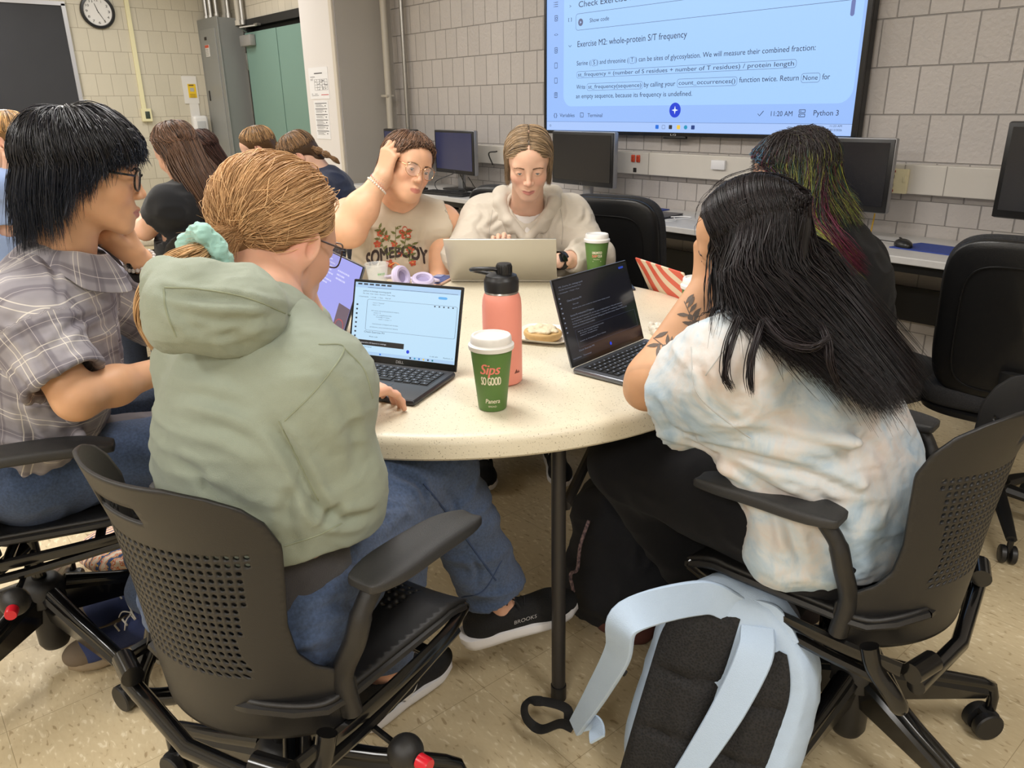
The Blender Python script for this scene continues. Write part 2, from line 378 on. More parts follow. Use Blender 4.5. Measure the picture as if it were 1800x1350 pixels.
# electrical panel
Mel = mat('panel_grey', (132, 134, 133), 0.42, 0.25); Meld = mat('panel_side', (92, 94, 93), 0.45, 0.25)
e = thing('electrical_panel', 'tall grey metal breaker panel box beside the green door', 'electrical panel', (-8.535, 3.45, .45))
def loc(x, y, z): return (x+8.535, y-3.45, z-.45)
MB().box(loc(-8.535, 3.322, 1.32), (.545, .25, 1.74), bev=.004).build('housing', Mel, e, smooth=False)
MB().box(loc(-8.535, 3.193, 1.32), (.565, .012, 1.76), bev=.003).build('cover', Mel, e, smooth=False)
d = MB().box(loc(-8.535, 3.184, 1.46), (.40, .008, 1.28), bev=.002).build('door', mat('panel_door', (140, 142, 141), .4, .25), e, smooth=False)
MB().box(loc(-8.69, 3.177, 1.47), (.024, .008, .10), bev=.003).build('handle', Mdk, d)
MB().box(loc(-8.60, 3.178, 2.015), (.055, .003, .03)).build('nameplate', Mdk, d)
l_ = MB().box(loc(-8.585, 3.178, 1.90), (.105, .003, .11)).build('warning_label', mat('label_white', (215, 213, 210), .5), d)
q = MB(); q.box(loc(-8.585, 3.176, 1.94), (.10, .002, .026)); q.build('red_band', mat('label_orange', (196, 80, 50), .5), l_)
q = MB()
for i in range(5): q.box(loc(-8.59, 3.176, 1.915-.014*i), (.08, .002, .004))
q.build('print', mat('print_grey', (120, 118, 115), .6), l_)
for i, (x, y, r_) in enumerate(((-8.72, 3.27, .028), (-8.60, 3.27, .028), (-8.42, 3.26, .022), (-8.32, 3.34, .022), (-8.50, 3.38, .03), (-8.25, 3.41, .03), (-8.15, 3.41, .025))):
    zb = 2.19 if x < -8.27 else 2.12
    c = MB(); c.tube([(x, y, zb), (x, y, 2.755)], r_, 14); c.tube([(x, y, zb), (x, y, zb+.045)], r_*1.35, 14)
    c = c.build('conduit', Mst if i not in (4, 5) else Mpw)
    tag(c, ['steel conduit rising from the left of the grey breaker panel', 'second steel conduit from the left above the grey breaker panel', 'thinner steel conduit above the right front of the breaker panel', 'thinner steel conduit above the right back edge of the breaker panel', 'cream painted pipe behind the conduits over the breaker panel', 'cream painted pipe above the left edge of the green door', 'narrow steel conduit just above the green door closer'][i], 'conduit', 'conduits above the breaker panel')

# clock
ck = thing('wall_clock', 'round black-rimmed wall clock with white face on the block wall', 'clock', (XL, 2.25, 2.232))
Rck = basis((0, 1, 0), (0, 0, 1))       # local x -> room +y, local y -> up, z -> +x (into the room)
CK = .152
MB().lathe([(CK, 0), (CK+.002, .02), (CK-.004, .032), (CK-.022, .034), (CK-.028, .022), (CK-.028, 0)], 48, R=Rck).build('rim', mat('clock_black', (16, 16, 18), .3), ck)
fc = MB(); fc.lathe([(0.0, .018), (CK-.026, .018)], 48, R=Rck); fc = fc.build('clock_face', mat('clock_white', (214, 212, 210), .4), ck)
fp = lambda x, y, z=.0195: tuple(Rck @ np.array([x, y, z]))
mb = MB()
for h in range(1, 13):
    a = math.radians(90-30*h); s = str(h); wd = .011*len(s)+(.004 if len(s) > 1 else .004)
    text_on(mb, s, fp, .098*math.cos(a)-wd/2-.002, .098*math.cos(a)+wd/2+.002 if s != '1' else None, .098*math.sin(a)-.010, .021)
mb.build('numerals', Mdk, fc, smooth=False)
for a, l, wd in ((math.radians(90-30*11.4), .072, .006), (math.radians(90-6*25), .105, .0045)):
    q = MB(); c_, s_ = math.cos(a), math.sin(a); q.prism([(-.015*c_-wd/2*s_, -.015*s_+wd/2*c_), (-.015*c_+wd/2*s_, -.015*s_-wd/2*c_), (l*c_+wd/4*s_, l*s_-wd/4*c_), (l*c_-wd/4*s_, l*s_+wd/4*c_)], .021, .023, R=Rck); q.build('hand', Mdk, ck, smooth=False)

# black pinboard / chalkboard with pale metal frame
bd = thing('chalkboard', 'large black chalkboard with a pale metal frame on the clock wall', 'board', (XL, .75, 1.6))
MB().box((.012, 0, .0), (.02, 2.38, 1.34)).build('board_surface', mat('chalk_black', (44, 45, 50), .7, var=.15, vscale=3), bd, smooth=False)
mb = MB(); mb.box((.018, 0, .68), (.036, 2.44, .035)); mb.box((.018, 0, -.68), (.036, 2.44, .035)); mb.box((.018, 1.205, 0), (.036, .035, 1.36)); mb.box((.018, -1.205, 0), (.036, .035, 1.36))
mb.build('board_frame', mat('frame_alu', (186, 186, 190), .35, .4), bd, smooth=False)
# vertical raceway and box
Mcr = mat('raceway_cream', (216, 209, 170), .5)
c = thing('wall_raceway', 'cream vertical raceway running down the clock wall to a small box', 'raceway', (XL, 2.537, 1.29)); 
MB().box((.011, -.012, .76), (.022, .042, 1.4), bev=.003).build('channel', Mcr, c, smooth=False)
b_ = MB().box((.02, 0, 0), (.04, .098, .125), bev=.004).build('outlet_box', Mcr, c, smooth=False)
MB().box((.041, 0.006, 0), (.004, .045, .07), bev=.002).build('window', mat('smoke_grey', (58, 66, 58), .3), b_)
# sign with yellow notice, sanitizer dispenser
sg = thing('notice_backboard', 'tall white backing plate with a yellow notice above the hand sanitizer dispenser', 'sign', (XL, 3.03, 1.5))
MB().box((.006, -.012, .03), (.008, .15, .27)).build('plate', mat('plate_white', (214, 211, 206), .4), sg, smooth=False)
MB().box((.0045, .005, -.17), (.008, .095, .24)).build('lower_plate', mat('plate_white', (214, 211, 206), .4), sg, smooth=False)
y_ = MB().box((.0115, 0.005, .02), (.003, .082, .135)).build('yellow_notice', mat('notice_yellow', (222, 186, 40), .5), sg, smooth=False)
mb = MB(); mb.box((.014, .0, .075), (.002, .05, .012))
for i in range(4): mb.box((.014, .005, -.012-.011*i), (.002, .06-.006*(i % 2), .0025))
mb.build('print', mat('print_brown', (120, 96, 40), .6), y_, smooth=False)
MB().box((.014, .004, .032), (.002, .04, .036)).build('grey_picture', mat('picture_grey', (170, 168, 160), .5), y_, smooth=False)
ds = thing('sanitizer_dispenser', 'white rounded hand sanitizer dispenser mounted below the yellow notice', 'dispenser', (XL, 3.05, 1.14))
MB().box((.055, 0, 0), (.11, .155, .27), bev=.03, seg=4).build('housing', mat('disp_white', (214, 213, 212), .3), ds)
MB().box((.111, 0, .02), (.008, .09, .12), bev=.02, seg=3).build('window', mat('disp_window', (176, 178, 180), .15), ds)
MB().box((.11, 0, -.09), (.02, .10, .06), bev=.01).build('push_bar', mat('disp_white', (214, 213, 212), .3), ds)
# papers on the column
Mpap = mat('paper', (228, 228, 230), .6); Mink = mat('ink', (60, 60, 64), .7); Mpr = mat('ink_red', (190, 60, 60), .6)
def paper(x0, x1, z0, z1, label, kind):
    o = MB().box(((x0+x1)/2, 3.2275, (z0+z1)/2), (x1-x0, .003, z1-z0)).build('posted_notice', Mpap, smooth=False); tag(o, label, 'paper')
    w_, h_ = x1-x0, z1-z0; q = MB(); B = lambda a, b, c, d: q.box((x0+(a+b)/2*w_, 3.2255, z0+(c+d)/2*h_), ((b-a)*w_, .001, (d-c)*h_))
    if kind == 0:
        B(.3, .72, .80, .83); B(.08, .32, .70, .715); B(.08, .22, .64, .65); B(.08, .2, .60, .61)
        for k in range(5): B(.28, .95, .28+.085*k, .285+.085*k)
        for k in range(6): B(.28+.134*k, .285+.134*k, .28, .62)
        rr = random.Random(3)
        for k in range(26): a = rr.uniform(.3, .9); b = rr.uniform(.29, .6); B(a, a+.05, b, b+.012)
        B(.08, .15, .16, .17); B(.08, .45, .11, .12); B(.25, .4, .16, .17)
        q.build('print', Mink, o, smooth=False); q = MB(); q.box((x0+.78*w_, 3.2254, z0+.13*h_), (.38*w_, .001, .02*h_)); q.build('red_print', Mpr, o, smooth=False)
    else:
        for k in range(6):
            zt = .93-.145*k
            B(.08, .92, zt, zt+.015)
            for j in range(3 if k != 3 else 4): B(.12, .55+.08*((k+j) % 3), zt-.028*(j+1), zt-.028*(j+1)+.006)
            B(.78, .83, zt-.075, zt-.045)
        q.build('print', Mink, o, smooth=False)
paper(-6.477, -6.14, 1.405, 1.65, 'upper white evacuation plan sheet taped on the white column', 0)
paper(-6.43, -6.18, 1.085, 1.39, 'lower white sheet of text blocks taped on the white column', 1)

# ------------------------------------------------------------------ desks along the TV wall
Mtop = mat('desk_laminate', (196, 194, 192), .42, var=.05, vscale=30); Medge = mat('desk_edge', (206, 204, 200), .4); Mbk = mat('desk_black', (20, 20, 21), .45)
dk = thing('computer_desk', 'long grey laminate computer bench running along the wall under the screen', 'desk', (-1.8, 3.47, 0))
MB().box((0, .0, .725), (8.2, .55, .03), bev=.004).build('worktop', Mtop, dk, smooth=False)
for x in (-3.3, -1.9, -.55, .85, 2.25, 3.6): MB().box((x, .03, .355), (.03, .45, .71)).build('panel_leg', Mbk, dk, smooth=False)
MB().box((0, .24, .43), (8.1, .02, .16)).build('cable_tray', Mbk, dk, smooth=False)
MB().box((0, -.2, .69), (8.1, .02, .05)).build('rail', Mbk, dk, smooth=False)
for x in (-2.9, -1.55, -.2, 1.1, 2.4): 
    k = MB().box((x+.1, -.16, .60), (.68, .30, .02), bev=.004).build('keyboard_shelf', Mtop, dk, smooth=False)

Mscr = mat('screen_off', (26, 27, 33), .22, spec=.6); Mbez = mat('bezel_black', (24, 24, 26), .35); Msil = mat('bezel_silver', (150, 150, 152), .35, .6)
Mscb = mat('screen_off_blue_reflection', (52, 56, 92), .25, spec=.6)  # dark screen with its bluish reflection painted into the base colour
def monitor(x, y, rot, label, w=.52, h=.31, z0=.86, scr=None, silver=True, stand=True):
    t = thing('monitor', label, 'monitor', (x, y, .74), rot, 'monitors on the bench')
    # local -y faces the room
    MB().box((0, 0.012, z0-.74+h/2), (w, .035, h), bev=.008).build('housing', Msil if silver else Mbez, t)
    MB().box((0, -.008, z0-.74+h/2), (w-.008, .008, h-.008), bev=.003).build('bezel', Mbez, t)
    MB().box((0, -.0135, z0-.74+h/2+.006), (w-.045, .002, h-.05)).build('screen', scr or Mscr, t, smooth=False)
    q = MB(); q.lathe([(.012, 0), (.012, .001)], 16, c=(0, -.0125, z0-.74+.011), R=rx(math.pi/2)); q.build('badge', mat('badge', (170, 170, 175), .3), t)
    if stand:
        MB().box((0, .05, (z0-.74)/2+.06), (.07, .03, z0-.74+.12), bev=.006).build('stand_neck', Msil, t)
        MB().box((0, .04, .008), (.24, .18, .014), bev=.006).build('stand_base', Mbez, t)
    return t
monitor(-5.46, 3.45, -.12, 'dark monitor half hidden behind the raised hand, nearest the pipes', w=.56, scr=Mscb, silver=False)
monitor(-4.80, 3.50, -.10, 'blue-tinted switched-off monitor between the two seated people facing the camera', w=.56, scr=Mscb)
monitor(-3.48, 3.50, -.06, 'wide switched-off monitor directly below the left of the big screen', w=.56, h=.32)
monitor(-1.86, 3.47, .08, 'silver-edged switched-off monitor right of the rainbow-haired person', w=.56, h=.32)
monitor(-.84, 3.33, -.10, 'switched-off monitor cut by the right edge of the picture', w=.56, h=.35, z0=.905, silver=False)

# keyboards, mice, pads
Mkb = mat('key_black', (26, 26, 28), .5)
def keyboard(x, y, rot, label, w=.44, d=.14):
    t = thing('keyboard', label, 'keyboard', (x, y, .7405), rot)
    MB().box((0, 0, .008), (w, d, .014), bev=.004).build('case', Mkb, t)
    mb = MB()
    for r_ in range(5):
        for c_ in range(20): mb.box((-w/2+.022+c_*(w-.03)/20, -d/2+.018+r_*.0255, .018), (.017, .019, .006), bev=0)
    mb.build('keys', Mkb, t, smooth=False)
def mouse(x, y, rot, label, z=.7405):
    t = thing('computer_mouse', label, 'mouse', (x, y, z), rot)
    mb = MB(); mb.ball((0, 0, .012), (.031, .055, .026), 20); o = mb.build('shell', mat('mouse_black', (24, 24, 25), .3), t)
    for v in o.data.vertices: v.co.z = max(v.co.z, 0.0)
    MB().box((0, .03, .036), (.006, .018, .006), bev=.002).build('wheel', Mdk, t); return t
keyboard(-4.62, 3.29, .15, 'black keyboard on the bench between the two people facing the camera')
keyboard(-5.2, 3.3, .1, 'black keyboard on the far left end of the bench', w=.40)
mouse(-4.22, 3.27, .1, 'black mouse beside the keyboard on the far bench')
mouse(-1.45, 3.40, .9, 'black mouse on the right blue mouse pad')
Mpad = mat('pad_blue', (46, 66, 140), .75, bump=.3, bscale=900)
p = MB(); p.prism([(-.16, -.09), (.11, -.10), (.15, -.02), (.14, .09), (-.11, .10)], 0, .005, c=(-1.33, 3.45, .7402)); p = p.build('mouse_pad', Mpad, smooth=False); tag(p, 'blue mouse pad under the black mouse on the right of the bench', 'mouse pad')
p = MB().box((-3.05, 3.60, .744), (.22, .18, .006), bev=.002).build('mouse_pad', Mpad, smooth=False); tag(p, 'blue mouse pad beside the empty black office chair, at the back of the bench', 'mouse pad')
lt = thing('closed_laptop', 'closed dark grey laptop charging on the bench behind the office chair', 'laptop', (-2.86, 3.40, .7405), .15)
MB().box((0, 0, .006), (.32, .22, .010), bev=.004).build('base', mat('dark_alu', (84, 86, 92), .35, .7), lt); MB().box((0, 0, .015), (.32, .22, .006), bev=.003).build('lid', mat('dark_alu', (84, 86, 92), .35, .7), lt)
Mwc = mat('cable_white', (225, 225, 225), .4); Mbc = mat('cable_black', (18, 18, 18), .4); Myc = mat('cable_yellow', (214, 170, 50), .5)
def cable(pts, r, m, label, name='cable'):
    o = MB().tube(bez(pts, 8), r, 8).build(name, m); tag(o, label, 'cable'); return o
cable([(-2.70, 3.40, .752), (-2.62, 3.42, .76), (-2.54, 3.36, .765), (-2.60, 3.20, .76), (-2.60, 3.16, .70), (-2.62, 3.13, .55), (-2.64, 3.15, .35)], .003, Mwc, 'white charging cable looping from the closed laptop over the bench edge')
cable([(-2.70, 3.43, .745), (-2.60, 3.30, .750), (-2.70, 3.21, .750), (-2.74, 3.17, .72), (-2.62, 3.13, .50), (-2.57, 3.12, .30)], .003, Mwc, 'second white cable hanging beside the looping charging cable')
cable([(-4.56, 3.66, .93), (-4.40, 3.5, 1.02), (-4.25, 3.45, 1.04)], .005, Mbc, 'black cable rising from behind the blue-tinted monitor')
cable([(-1.672, 3.655, .965), (-1.70, 3.65, .91), (-1.71, 3.65, .80), (-1.71, 3.64, .745)], .0035, Myc, 'yellow network cable hanging from the ivory socket panel')
cable([(-1.80, 3.46, .84), (-1.74, 3.47, .78), (-1.62, 3.46, .755), (-1.49, 3.43, .755)], .002, Mbc, 'thin black cord running to the mouse on the right pad')
for k, pts in enumerate(([(-4.85, 3.52, .86), (-4.95, 3.42, .80), (-4.80, 3.35, .745), (-4.6, 3.36, .745)], [(-4.75, 3.53, .88), (-4.6, 3.42, .78), (-4.45, 3.36, .745), (-4.40, 3.24, .745), (-4.5, 3.21, .745)], [(-4.8, 3.54, .86), (-4.65, 3.45, .75), (-4.95, 3.3, .745), (-5.05, 3.22, .745)], [(-4.7, 3.54, .84), (-4.55, 3.50, .76), (-4.42, 3.45, .745), (-4.3, 3.5, .745)])):
    cable(pts, .003, Mbc, ['black cable looping left below the blue-tinted monitor', 'black cable trailing in front of the far keyboard', 'black cable running to the bench front near the far keyboards', 'black cable lying right of the far monitor stand'][k])

# ------------------------------------------------------------------ big wall screen
tv = thing('wall_television', 'large wall-mounted screen showing a coding exercise page', 'television', (-2.945, 3.72, 1.16))
TX, TY, TZ = -2.945, 3.72, 1.16
def tl(x, y, z): return (x-TX, y-TY, z-TZ)
MB().box(tl(-2.942, 3.715, 1.76), (2.16, .05, 1.21), bev=.006).build('housing', mat('tv_black', (14, 14, 15), .3), tv, smooth=False)
mb = MB(); y0 = 3.684
for (x0, x1, z0, z1) in ((-4.024, -4.003, 1.155, 2.37), (-1.888, -1.862, 1.155, 2.37), (-4.024, -1.862, 1.155, 1.176), (-4.024, -1.862, 2.35, 2.37)):
    mb.box(tl((x0+x1)/2, y0, (z0+z1)/2), (x1-x0, .014, z1-z0), bev=.002)
mb.build('bezel', mat('tv_bezel', (24, 24, 27), .25), tv, smooth=False)
MB().box(tl(-2.93, 3.69, 1.148), (.16, .02, .014), bev=.003).build('sensor_bar', Mbez, tv)
q = MB(); text_on(q, 'LG', lambda x, y: tl(x, 3.6765, y), -2.955, -2.915, 1.159, .010); q.build('logo', mat('logo_grey', (190, 190, 190), .4), tv, smooth=False)
scr = MB().box(tl(-2.9455, 3.686, 1.7625), (2.116, .004, 1.175)).build('screen', emis('tv_page', (152, 190, 252), 1.0), tv, smooth=False)
E_ = 3.6835
f1 = lambda x, y: tl(x, E_, y)
f2 = lambda x, y: tl(x, E_-.0005, y)
f3 = lambda x, y: tl(x, E_-.001, y)
q = MB(); rrect(f1, q, -3.845, -1.905, 1.322, 2.34, .07); q.build('page_panel', emis('tv_panel', (164, 206, 255), 1.02), scr, smooth=False)
q = MB(); rrect(f1, q, -4.0, -1.89, 1.178, 1.228, .002); q.build('taskbar', emis('tv_task', (170, 200, 252), 1.0), scr, smooth=False)
q = MB(); rrect(f2, q, -4.0, -1.89, 1.2285, 1.2300, .0002)
rrect(f2, q, -3.740, -1.75+.0, 1.762, 1.856, .02, .0022)
for a in ((-3.600, -3.552, 1.553, 1.590), (-3.291, -3.245, 1.553, 1.590), (-3.726, -2.210, 1.488, 1.527), (-3.634, -3.182, 1.413, 1.455), (-2.932, -2.541, 1.415, 1.459), (-2.178, -2.078, 1.418, 1.461)): rrect(f2, q, *a, .014, .0018)
q.build('outlines', emis('tv_line', (78, 96, 140), 1.0), scr, smooth=False)
q = MB()
T = lambda s, x0, x1, z, h: text_on(q, s, f3, x0, x1, z, h)
T('Check Exercise M1', -3.716, -3.238, 1.890, .033)
T('Show code', -3.620, -3.461, 1.799, .023)
T('Exercise M2: whole-protein S/T frequency', -3.721, -2.882, 1.668, .034)
T('Serine (', -3.726, -3.605, 1.562, .026); T('S', -3.584, -3.568, 1.562, .024); T(') and threonine (', -3.552, -3.296, 1.562, .026); T('T', -3.277, -3.260, 1.562, .024); T(') can be sites of glycosylation. We will measure their combined fraction:', -3.243, -2.118, 1.562, .026)
T('st_frequency = (number of S residues + number of T residues) / protein length', -3.714, -2.223, 1.498, .022)
T('Write', -3.726, -3.648, 1.424, .026); T('st_frequency(sequence)', -3.622, -3.192, 1.425, .022); T('by calling your', -3.171, -2.944, 1.424, .026); T('count_occurrences()', -2.920, -2.552, 1.428, .022); T('function twice. Return', -2.528, -2.190, 1.430, .026); T('None', -2.167, -2.090, 1.430, .022); T('for', -2.067, -2.028, 1.430, .026)
T('an empty sequence, because its frequency is undefined.', -3.729, -2.824, 1.370, .026)
T('Variables', -3.877, -3.740, 1.258, .022); T('{}', -3.935, -3.900, 1.258, .022); T('Terminal', -3.623, -3.497, 1.258, .022); T('11:20 AM', -2.324, -2.204, 1.265, .024); T('Python 3', -2.091, -1.963, 1.268, .025)
T('>', -3.795, -3.782, 1.893, .020); T('[ ]', -3.805, -3.775, 1.822, .016)
T('11:23 AM', -1.999, -1.939, 1.216, .009); T('8/12/2026', -1.996, -1.937, 1.198, .009)
for zc in (1.925, 1.846, 1.752, 1.660, 1.570, 1.480, 1.392):       # side icons
    if zc == 1.925:
        for k in range(3): q.box(f2(-3.915, zc-.012+.012*k), (.03, .001, .003)); q.box(f2(-3.937, zc-.012+.012*k), (.004, .001, .003))
    elif zc == 1.752: T('<>', -3.932, -3.898, zc-.011, .020)
    else:
        w_ = .014; rrect(f3, q, -3.915-w_, -3.915+w_, zc-.017, zc+.017, .004, .003)
        if zc in (1.392,): q.box(f2(-3.915, zc), (.026, .001, .002)); q.box(f2(-3.915, zc+.008), (.026, .001, .002)); q.box(f2(-3.915, zc), (.002, .001, .03))
        if zc in (1.846, 1.66): rrect(f3, q, -3.923, -3.905, zc-.009, zc+.008, .008, .003)
q.tube([f3(-3.800, 1.682), f3(-3.788, 1.672), f3(-3.776, 1.682)], .0016, 4)
q.tube([f3(-2.400, 1.276), f3(-2.390, 1.266), f3(-2.368, 1.290)], .0018, 4)
rrect(f3, q, -3.690, -3.660, 1.256, 1.284, .003, .003); T('>_', -3.685, -3.668, 1.264, .009)
rrect(f3, q, -2.170, -2.135, 1.280, 1.296, .003, .003); rrect(f3, q, -2.170, -2.135, 1.260, 1.276, .003, .003)
for x in (-2.165,): q.box(f3(x+.005, 1.288), (.004, .001, .004)); q.box(f3(x+.005, 1.268), (.004, .001, .004))
for x in (-2.19, -2.15, -2.10): rrect(f3, q, x, x+.016, 1.203, 1.215, .004, .0018)
rrect(f3, q, -3.975, -3.958, 1.198, 1.210, .005, .0018)
q.build('text', emis('tv_text', (44, 60, 98), .6), scr, smooth=False)
q = MB(); q.lathe([(0, 0), (.021, 0)], 24, c=f3(-3.697, 1.806), R=rx(math.pi/2)); q.build('play_button', emis('tv_play', (96, 106, 140), 1), scr, smooth=False)
q = MB(); q.prism([(-.005, -.008), (.009, 0), (-.005, .008)], 0, .0005, c=f3(-3.697, 1.806), R=rx(math.pi/2)); q.build('play_triangle', emis('tv_page2', (170, 200, 250), 1), scr, smooth=False)
q = MB(); q.lathe([(0, 0), (.040, 0)], 32, c=f3(-2.936, 1.296), R=rx(math.pi/2)); q.build('round_button', emis('tv_blue', (20, 62, 214), 1), scr, smooth=False)
q = MB(); S4 = [(0, .022), (.005, .005), (.022, 0), (.005, -.005), (0, -.022), (-.005, -.005), (-.022, 0), (-.005, .005)]
q.prism(S4, 0, .0005, c=tl(-2.936, E_-.002, 1.296), R=rx(math.pi/2)); q.build('star', emis('tv_white', (225, 238, 255), 1), scr, smooth=False)
q = MB(); rrect(f3, q, -1.966, -1.946, 1.695, 1.765, .01); q.build('scrollbar', emis('tv_scroll', (104, 118, 176), 1), scr, smooth=False)
for i, (x, c_) in enumerate(((-3.060, (20, 110, 220)), (-3.012, (120, 140, 180)), (-2.962, (40, 50, 70)), (-2.905, (240, 200, 70)), (-2.855, (30, 150, 190)), (-2.805, (24, 60, 130)))):
    q = MB(); rrect(f3, q, x-.012, x+.012, 1.194, 1.216, .004 if i != 4 else .012, None if i != 1 else .003); q.build('taskbar_icon', emis('tv_icon%d' % i, c_, 1), scr, smooth=False)
# ------------------------------------------------------------------ perforated swivel chairs
Mch = mat('chair_plastic', (30, 29, 29), 0.42, bump=.25, bscale=900); Mtube = mat('chair_tube', (14, 14, 15), 0.16, spec=.6); Mpadm = mat('arm_pad', (44, 44, 45), 0.5, bump=.4, bscale=700)
Mred2 = mat('knob_red', (206, 26, 44), 0.3); Mrub = mat('caster_black', (26, 26, 27), 0.4); Mgr = mat('caster_grey', (70, 70, 70), .5)
def interp(z, tab):
    return float(np.interp(z, [t[0] for t in tab], [t[1] for t in tab]))
def perf_sheet(nu, nv, f, holes, gone, rr=.33):
    """grid of cells; holes(i,j) -> punched with a round hole; gone(i,j) -> left out; f(u,v)->3D with u in -1..1, v in 0..1"""
    vs, fs, idx = [], [], {}
    def vid(a, b):
        k = (round(a, 6), round(b, 6))
        if k not in idx: idx[k] = len(vs); vs.append(f(-1+2*a/nu, b/nv))
        return idx[k]
    for i in range(nu):
        for j in range(nv):
            if gone(i, j): continue
            B = [(i, j), (i+.5, j), (i+1, j), (i+1, j+.5), (i+1, j+1), (i+.5, j+1), (i, j+1), (i, j+.5)]
            if holes(i, j):
                ins = [(i+.5+rr*math.cos(math.radians(225+45*k)), j+.5+rr*math.sin(math.radians(225+45*k))) for k in range(8)]
                b = [vid(*p) for p in B]; c = [vid(*p) for p in ins]
                fs += [(b[k], b[(k+1) % 8], c[(k+1) % 8], c[k]) for k in range(8)]
            else: fs.append(tuple(vid(*p) for p in B))
    return vs, fs
BW = [(.40, .265), (.43, .282), (.49, .285), (.51, .27), (.535, .232), (.565, .212), (.62, .208), (.70, .220), (.76, .228), (.80, .220), (.83, .198), (.85, .16), (.862, .11)]
def back_pt(u, z, off=0.0):
    w_ = interp(z, BW)*1.04; s = u*w_; R = interp(z, [(.4, .25), (.5, .25), (.6, .26), (.86, .27)])
    y0 = interp(z, [(.40, -.215), (.5, -.225), (.62, -.235), (.75, -.25), (.862, -.28)])
    y = y0 + (R+off)*(1-math.cos(s/R)) - off
    return np.array([(R-off)*math.sin(s/R), y, z])
def make_swivel_chair(label, group='perforated black swivel chairs'):
    t = thing('swivel_chair', label, 'chair', group=group)
    # base
    b = MB(); b.lathe([(0, .045), (.030, .045), (.037, .06), (.037, .17), (.052, .18), (.052, .225), (.040, .24), (.030, .245), (0, .245)], 28); b.build('base_hub', Mch, t)
    for k in range(5):
        a = 2*math.pi*k/5; leg = MB(); n = 8
        for s in (0,):
            prof = []
            for i in range(n+1):
                q = i/n; r_ = .03+.275*q; top = .218-.085*q; dep = .085-.055*q; wd = .026-.008*q
                prof.append((r_, top, dep, wd))
            vs, fs = [], []
            for r_, top, dep, wd in prof: vs += [(r_, -wd*.55, top-dep), (r_, -wd, top-.012), (r_, -wd*.6, top), (r_, wd*.6, top), (r_, wd, top-.012), (r_, wd*.55, top-dep)]
            for i in range(n):
                for j in range(6): fs.append((i*6+j, i*6+(j+1) % 6, (i+1)*6+(j+1) % 6, (i+1)*6+j))
            fs.append((5, 4, 3, 2, 1, 0)); leg.add(vs, fs)
        leg.tube([(.05, 0, .212), (.16, 0, .175), (.297, 0, .138), (.321, 0, .126), (.331, 0, .10), (.332, 0, .065)], [.019, .017, .014, .0135, .012, .011], 10)
        o = leg.build('base_leg', Mtube, t); o.rotation_euler.z = a
        c = MB()
        for sg in (-1, 1):
            c.lathe([(0, 0), (.020, 0), (.031, .003), (.033, .010), (.033, .020), (.030, .023), (0, .023)], 24, c=(.320, sg*.004, .033), R=rx(-sg*math.pi/2))
        c.box((.325, 0, .055), (.035, .05, .02), bev=.008)
        o = c.build('caster', Mrub, t); o.rotation_euler.z = a
    g = MB(); g.tube([(0, 0, .24), (0, 0, .385)], .017, 16); g.build('gas_column', Mtube, t)
    m = MB(); m.box((0, .01, .385), (.13, .24, .055), bev=.015); m.box((0, -.12, .375), (.09, .1, .04), bev=.012); m.tube([(-.21, -.06, .40), (.21, -.06, .40)], .011, 10); m.tube([(-.21, .12, .40), (.21, .12, .40)], .011, 10)
    m.build('mechanism', Mtube, t)
    for s in (-1, 1):
        r_ = MB(); r_.tube(bez([(s*.205, .235, .425), (s*.222, .15, .415), (s*.228, -.05, .405), (s*.225, -.19, .405)], 5), .014, 8, sq=((1, 0, 0), .7))
        r_.tube(bez([(s*.212, .20, .398), (s*.225, -.02, .375), (s*.222, -.15, .365)], 5), .011, 8)
        r_.build('side_rail', Mtube, t)
        j = MB(); j.tube(bez([(s*.232, -.135, .43), (s*.232, -.15, .39), (s*.225, -.185, .345), (s*.205, -.19, .318), (s*.13, -.13, .325), (s*.05, -.06, .35)], 6), .0165, 12); j.build('back_tube', Mtube, t)
        p = MB(); p.tube([(s*.165, -.222, .405), (s*.225, -.205, .405)], .019, 14); p.build('pivot', Mtube, t)
    m = MB(); m.tube([(-.205, -.212, .37), (0, -.232, .348), (.205, -.212, .37)], .0155, 12); m.build('rear_bar', Mtube, t)
    # seat
    def sf(u, v):
        y = -.195+.435*v; w_ = .228*(1-.10*max(0, (v-.75)/.25)**2-.42*max(0, (.22-v)/.22)**2)
        z = .452 - .006*(1-u*u) + .012*abs(u)**3 - .035*max(0, (v-.82)/.18)**1.6 + .012*max(0, (.15-v)/.15)
        return (u*w_, y, z)
    vs, fs = perf_sheet(24, 24, sf, lambda i, j: (2 <= j < 7 or 17 <= j < 22) and 5 <= i < 19, lambda i, j: False, .28)
    o = MB().add(vs, fs).build('seat', Mch, t); md = o.modifiers.new('s', 'SOLIDIFY'); md.thickness = .009; md.offset = 1
    q = MB(); rim = [sf(-1, k/12) for k in range(13)]+[sf(-1+2*k/12, 1) for k in range(1, 13)]+[sf(1, 1-k/12) for k in range(1, 13)]+[sf(1-2*k/12, 0) for k in range(1, 13)]
    q.tube([np.array(p)-np.array([0, 0, .006]) for p in rim], .008, 6, cap=False); q.build('seat_rim', Mch, t)
    # backrest
    def bf(u, v): return tuple(back_pt(u, .40+.462*v))
    NU, NV = 34, 34
    def hole(i, j):
        if not (9 <= j < 28 and 3 <= i < 31): return False
        c = abs(i-16.5); 
        return (j < 26-0.12*max(0, c-6)) and j > 8.2+ .28*max(0, 8-c)*(0) and not (c > 8 and j > 27) and c <= 10.3+0.22*(j-9)
    def slot(i, j): return j in (29, 30) and 12 <= i <= 21 and not (j == 30 and i in (12, 21)) and not (j == 29 and i in (12, 21))
    vs, fs = perf_sheet(NU, NV, bf, hole, slot, .335)
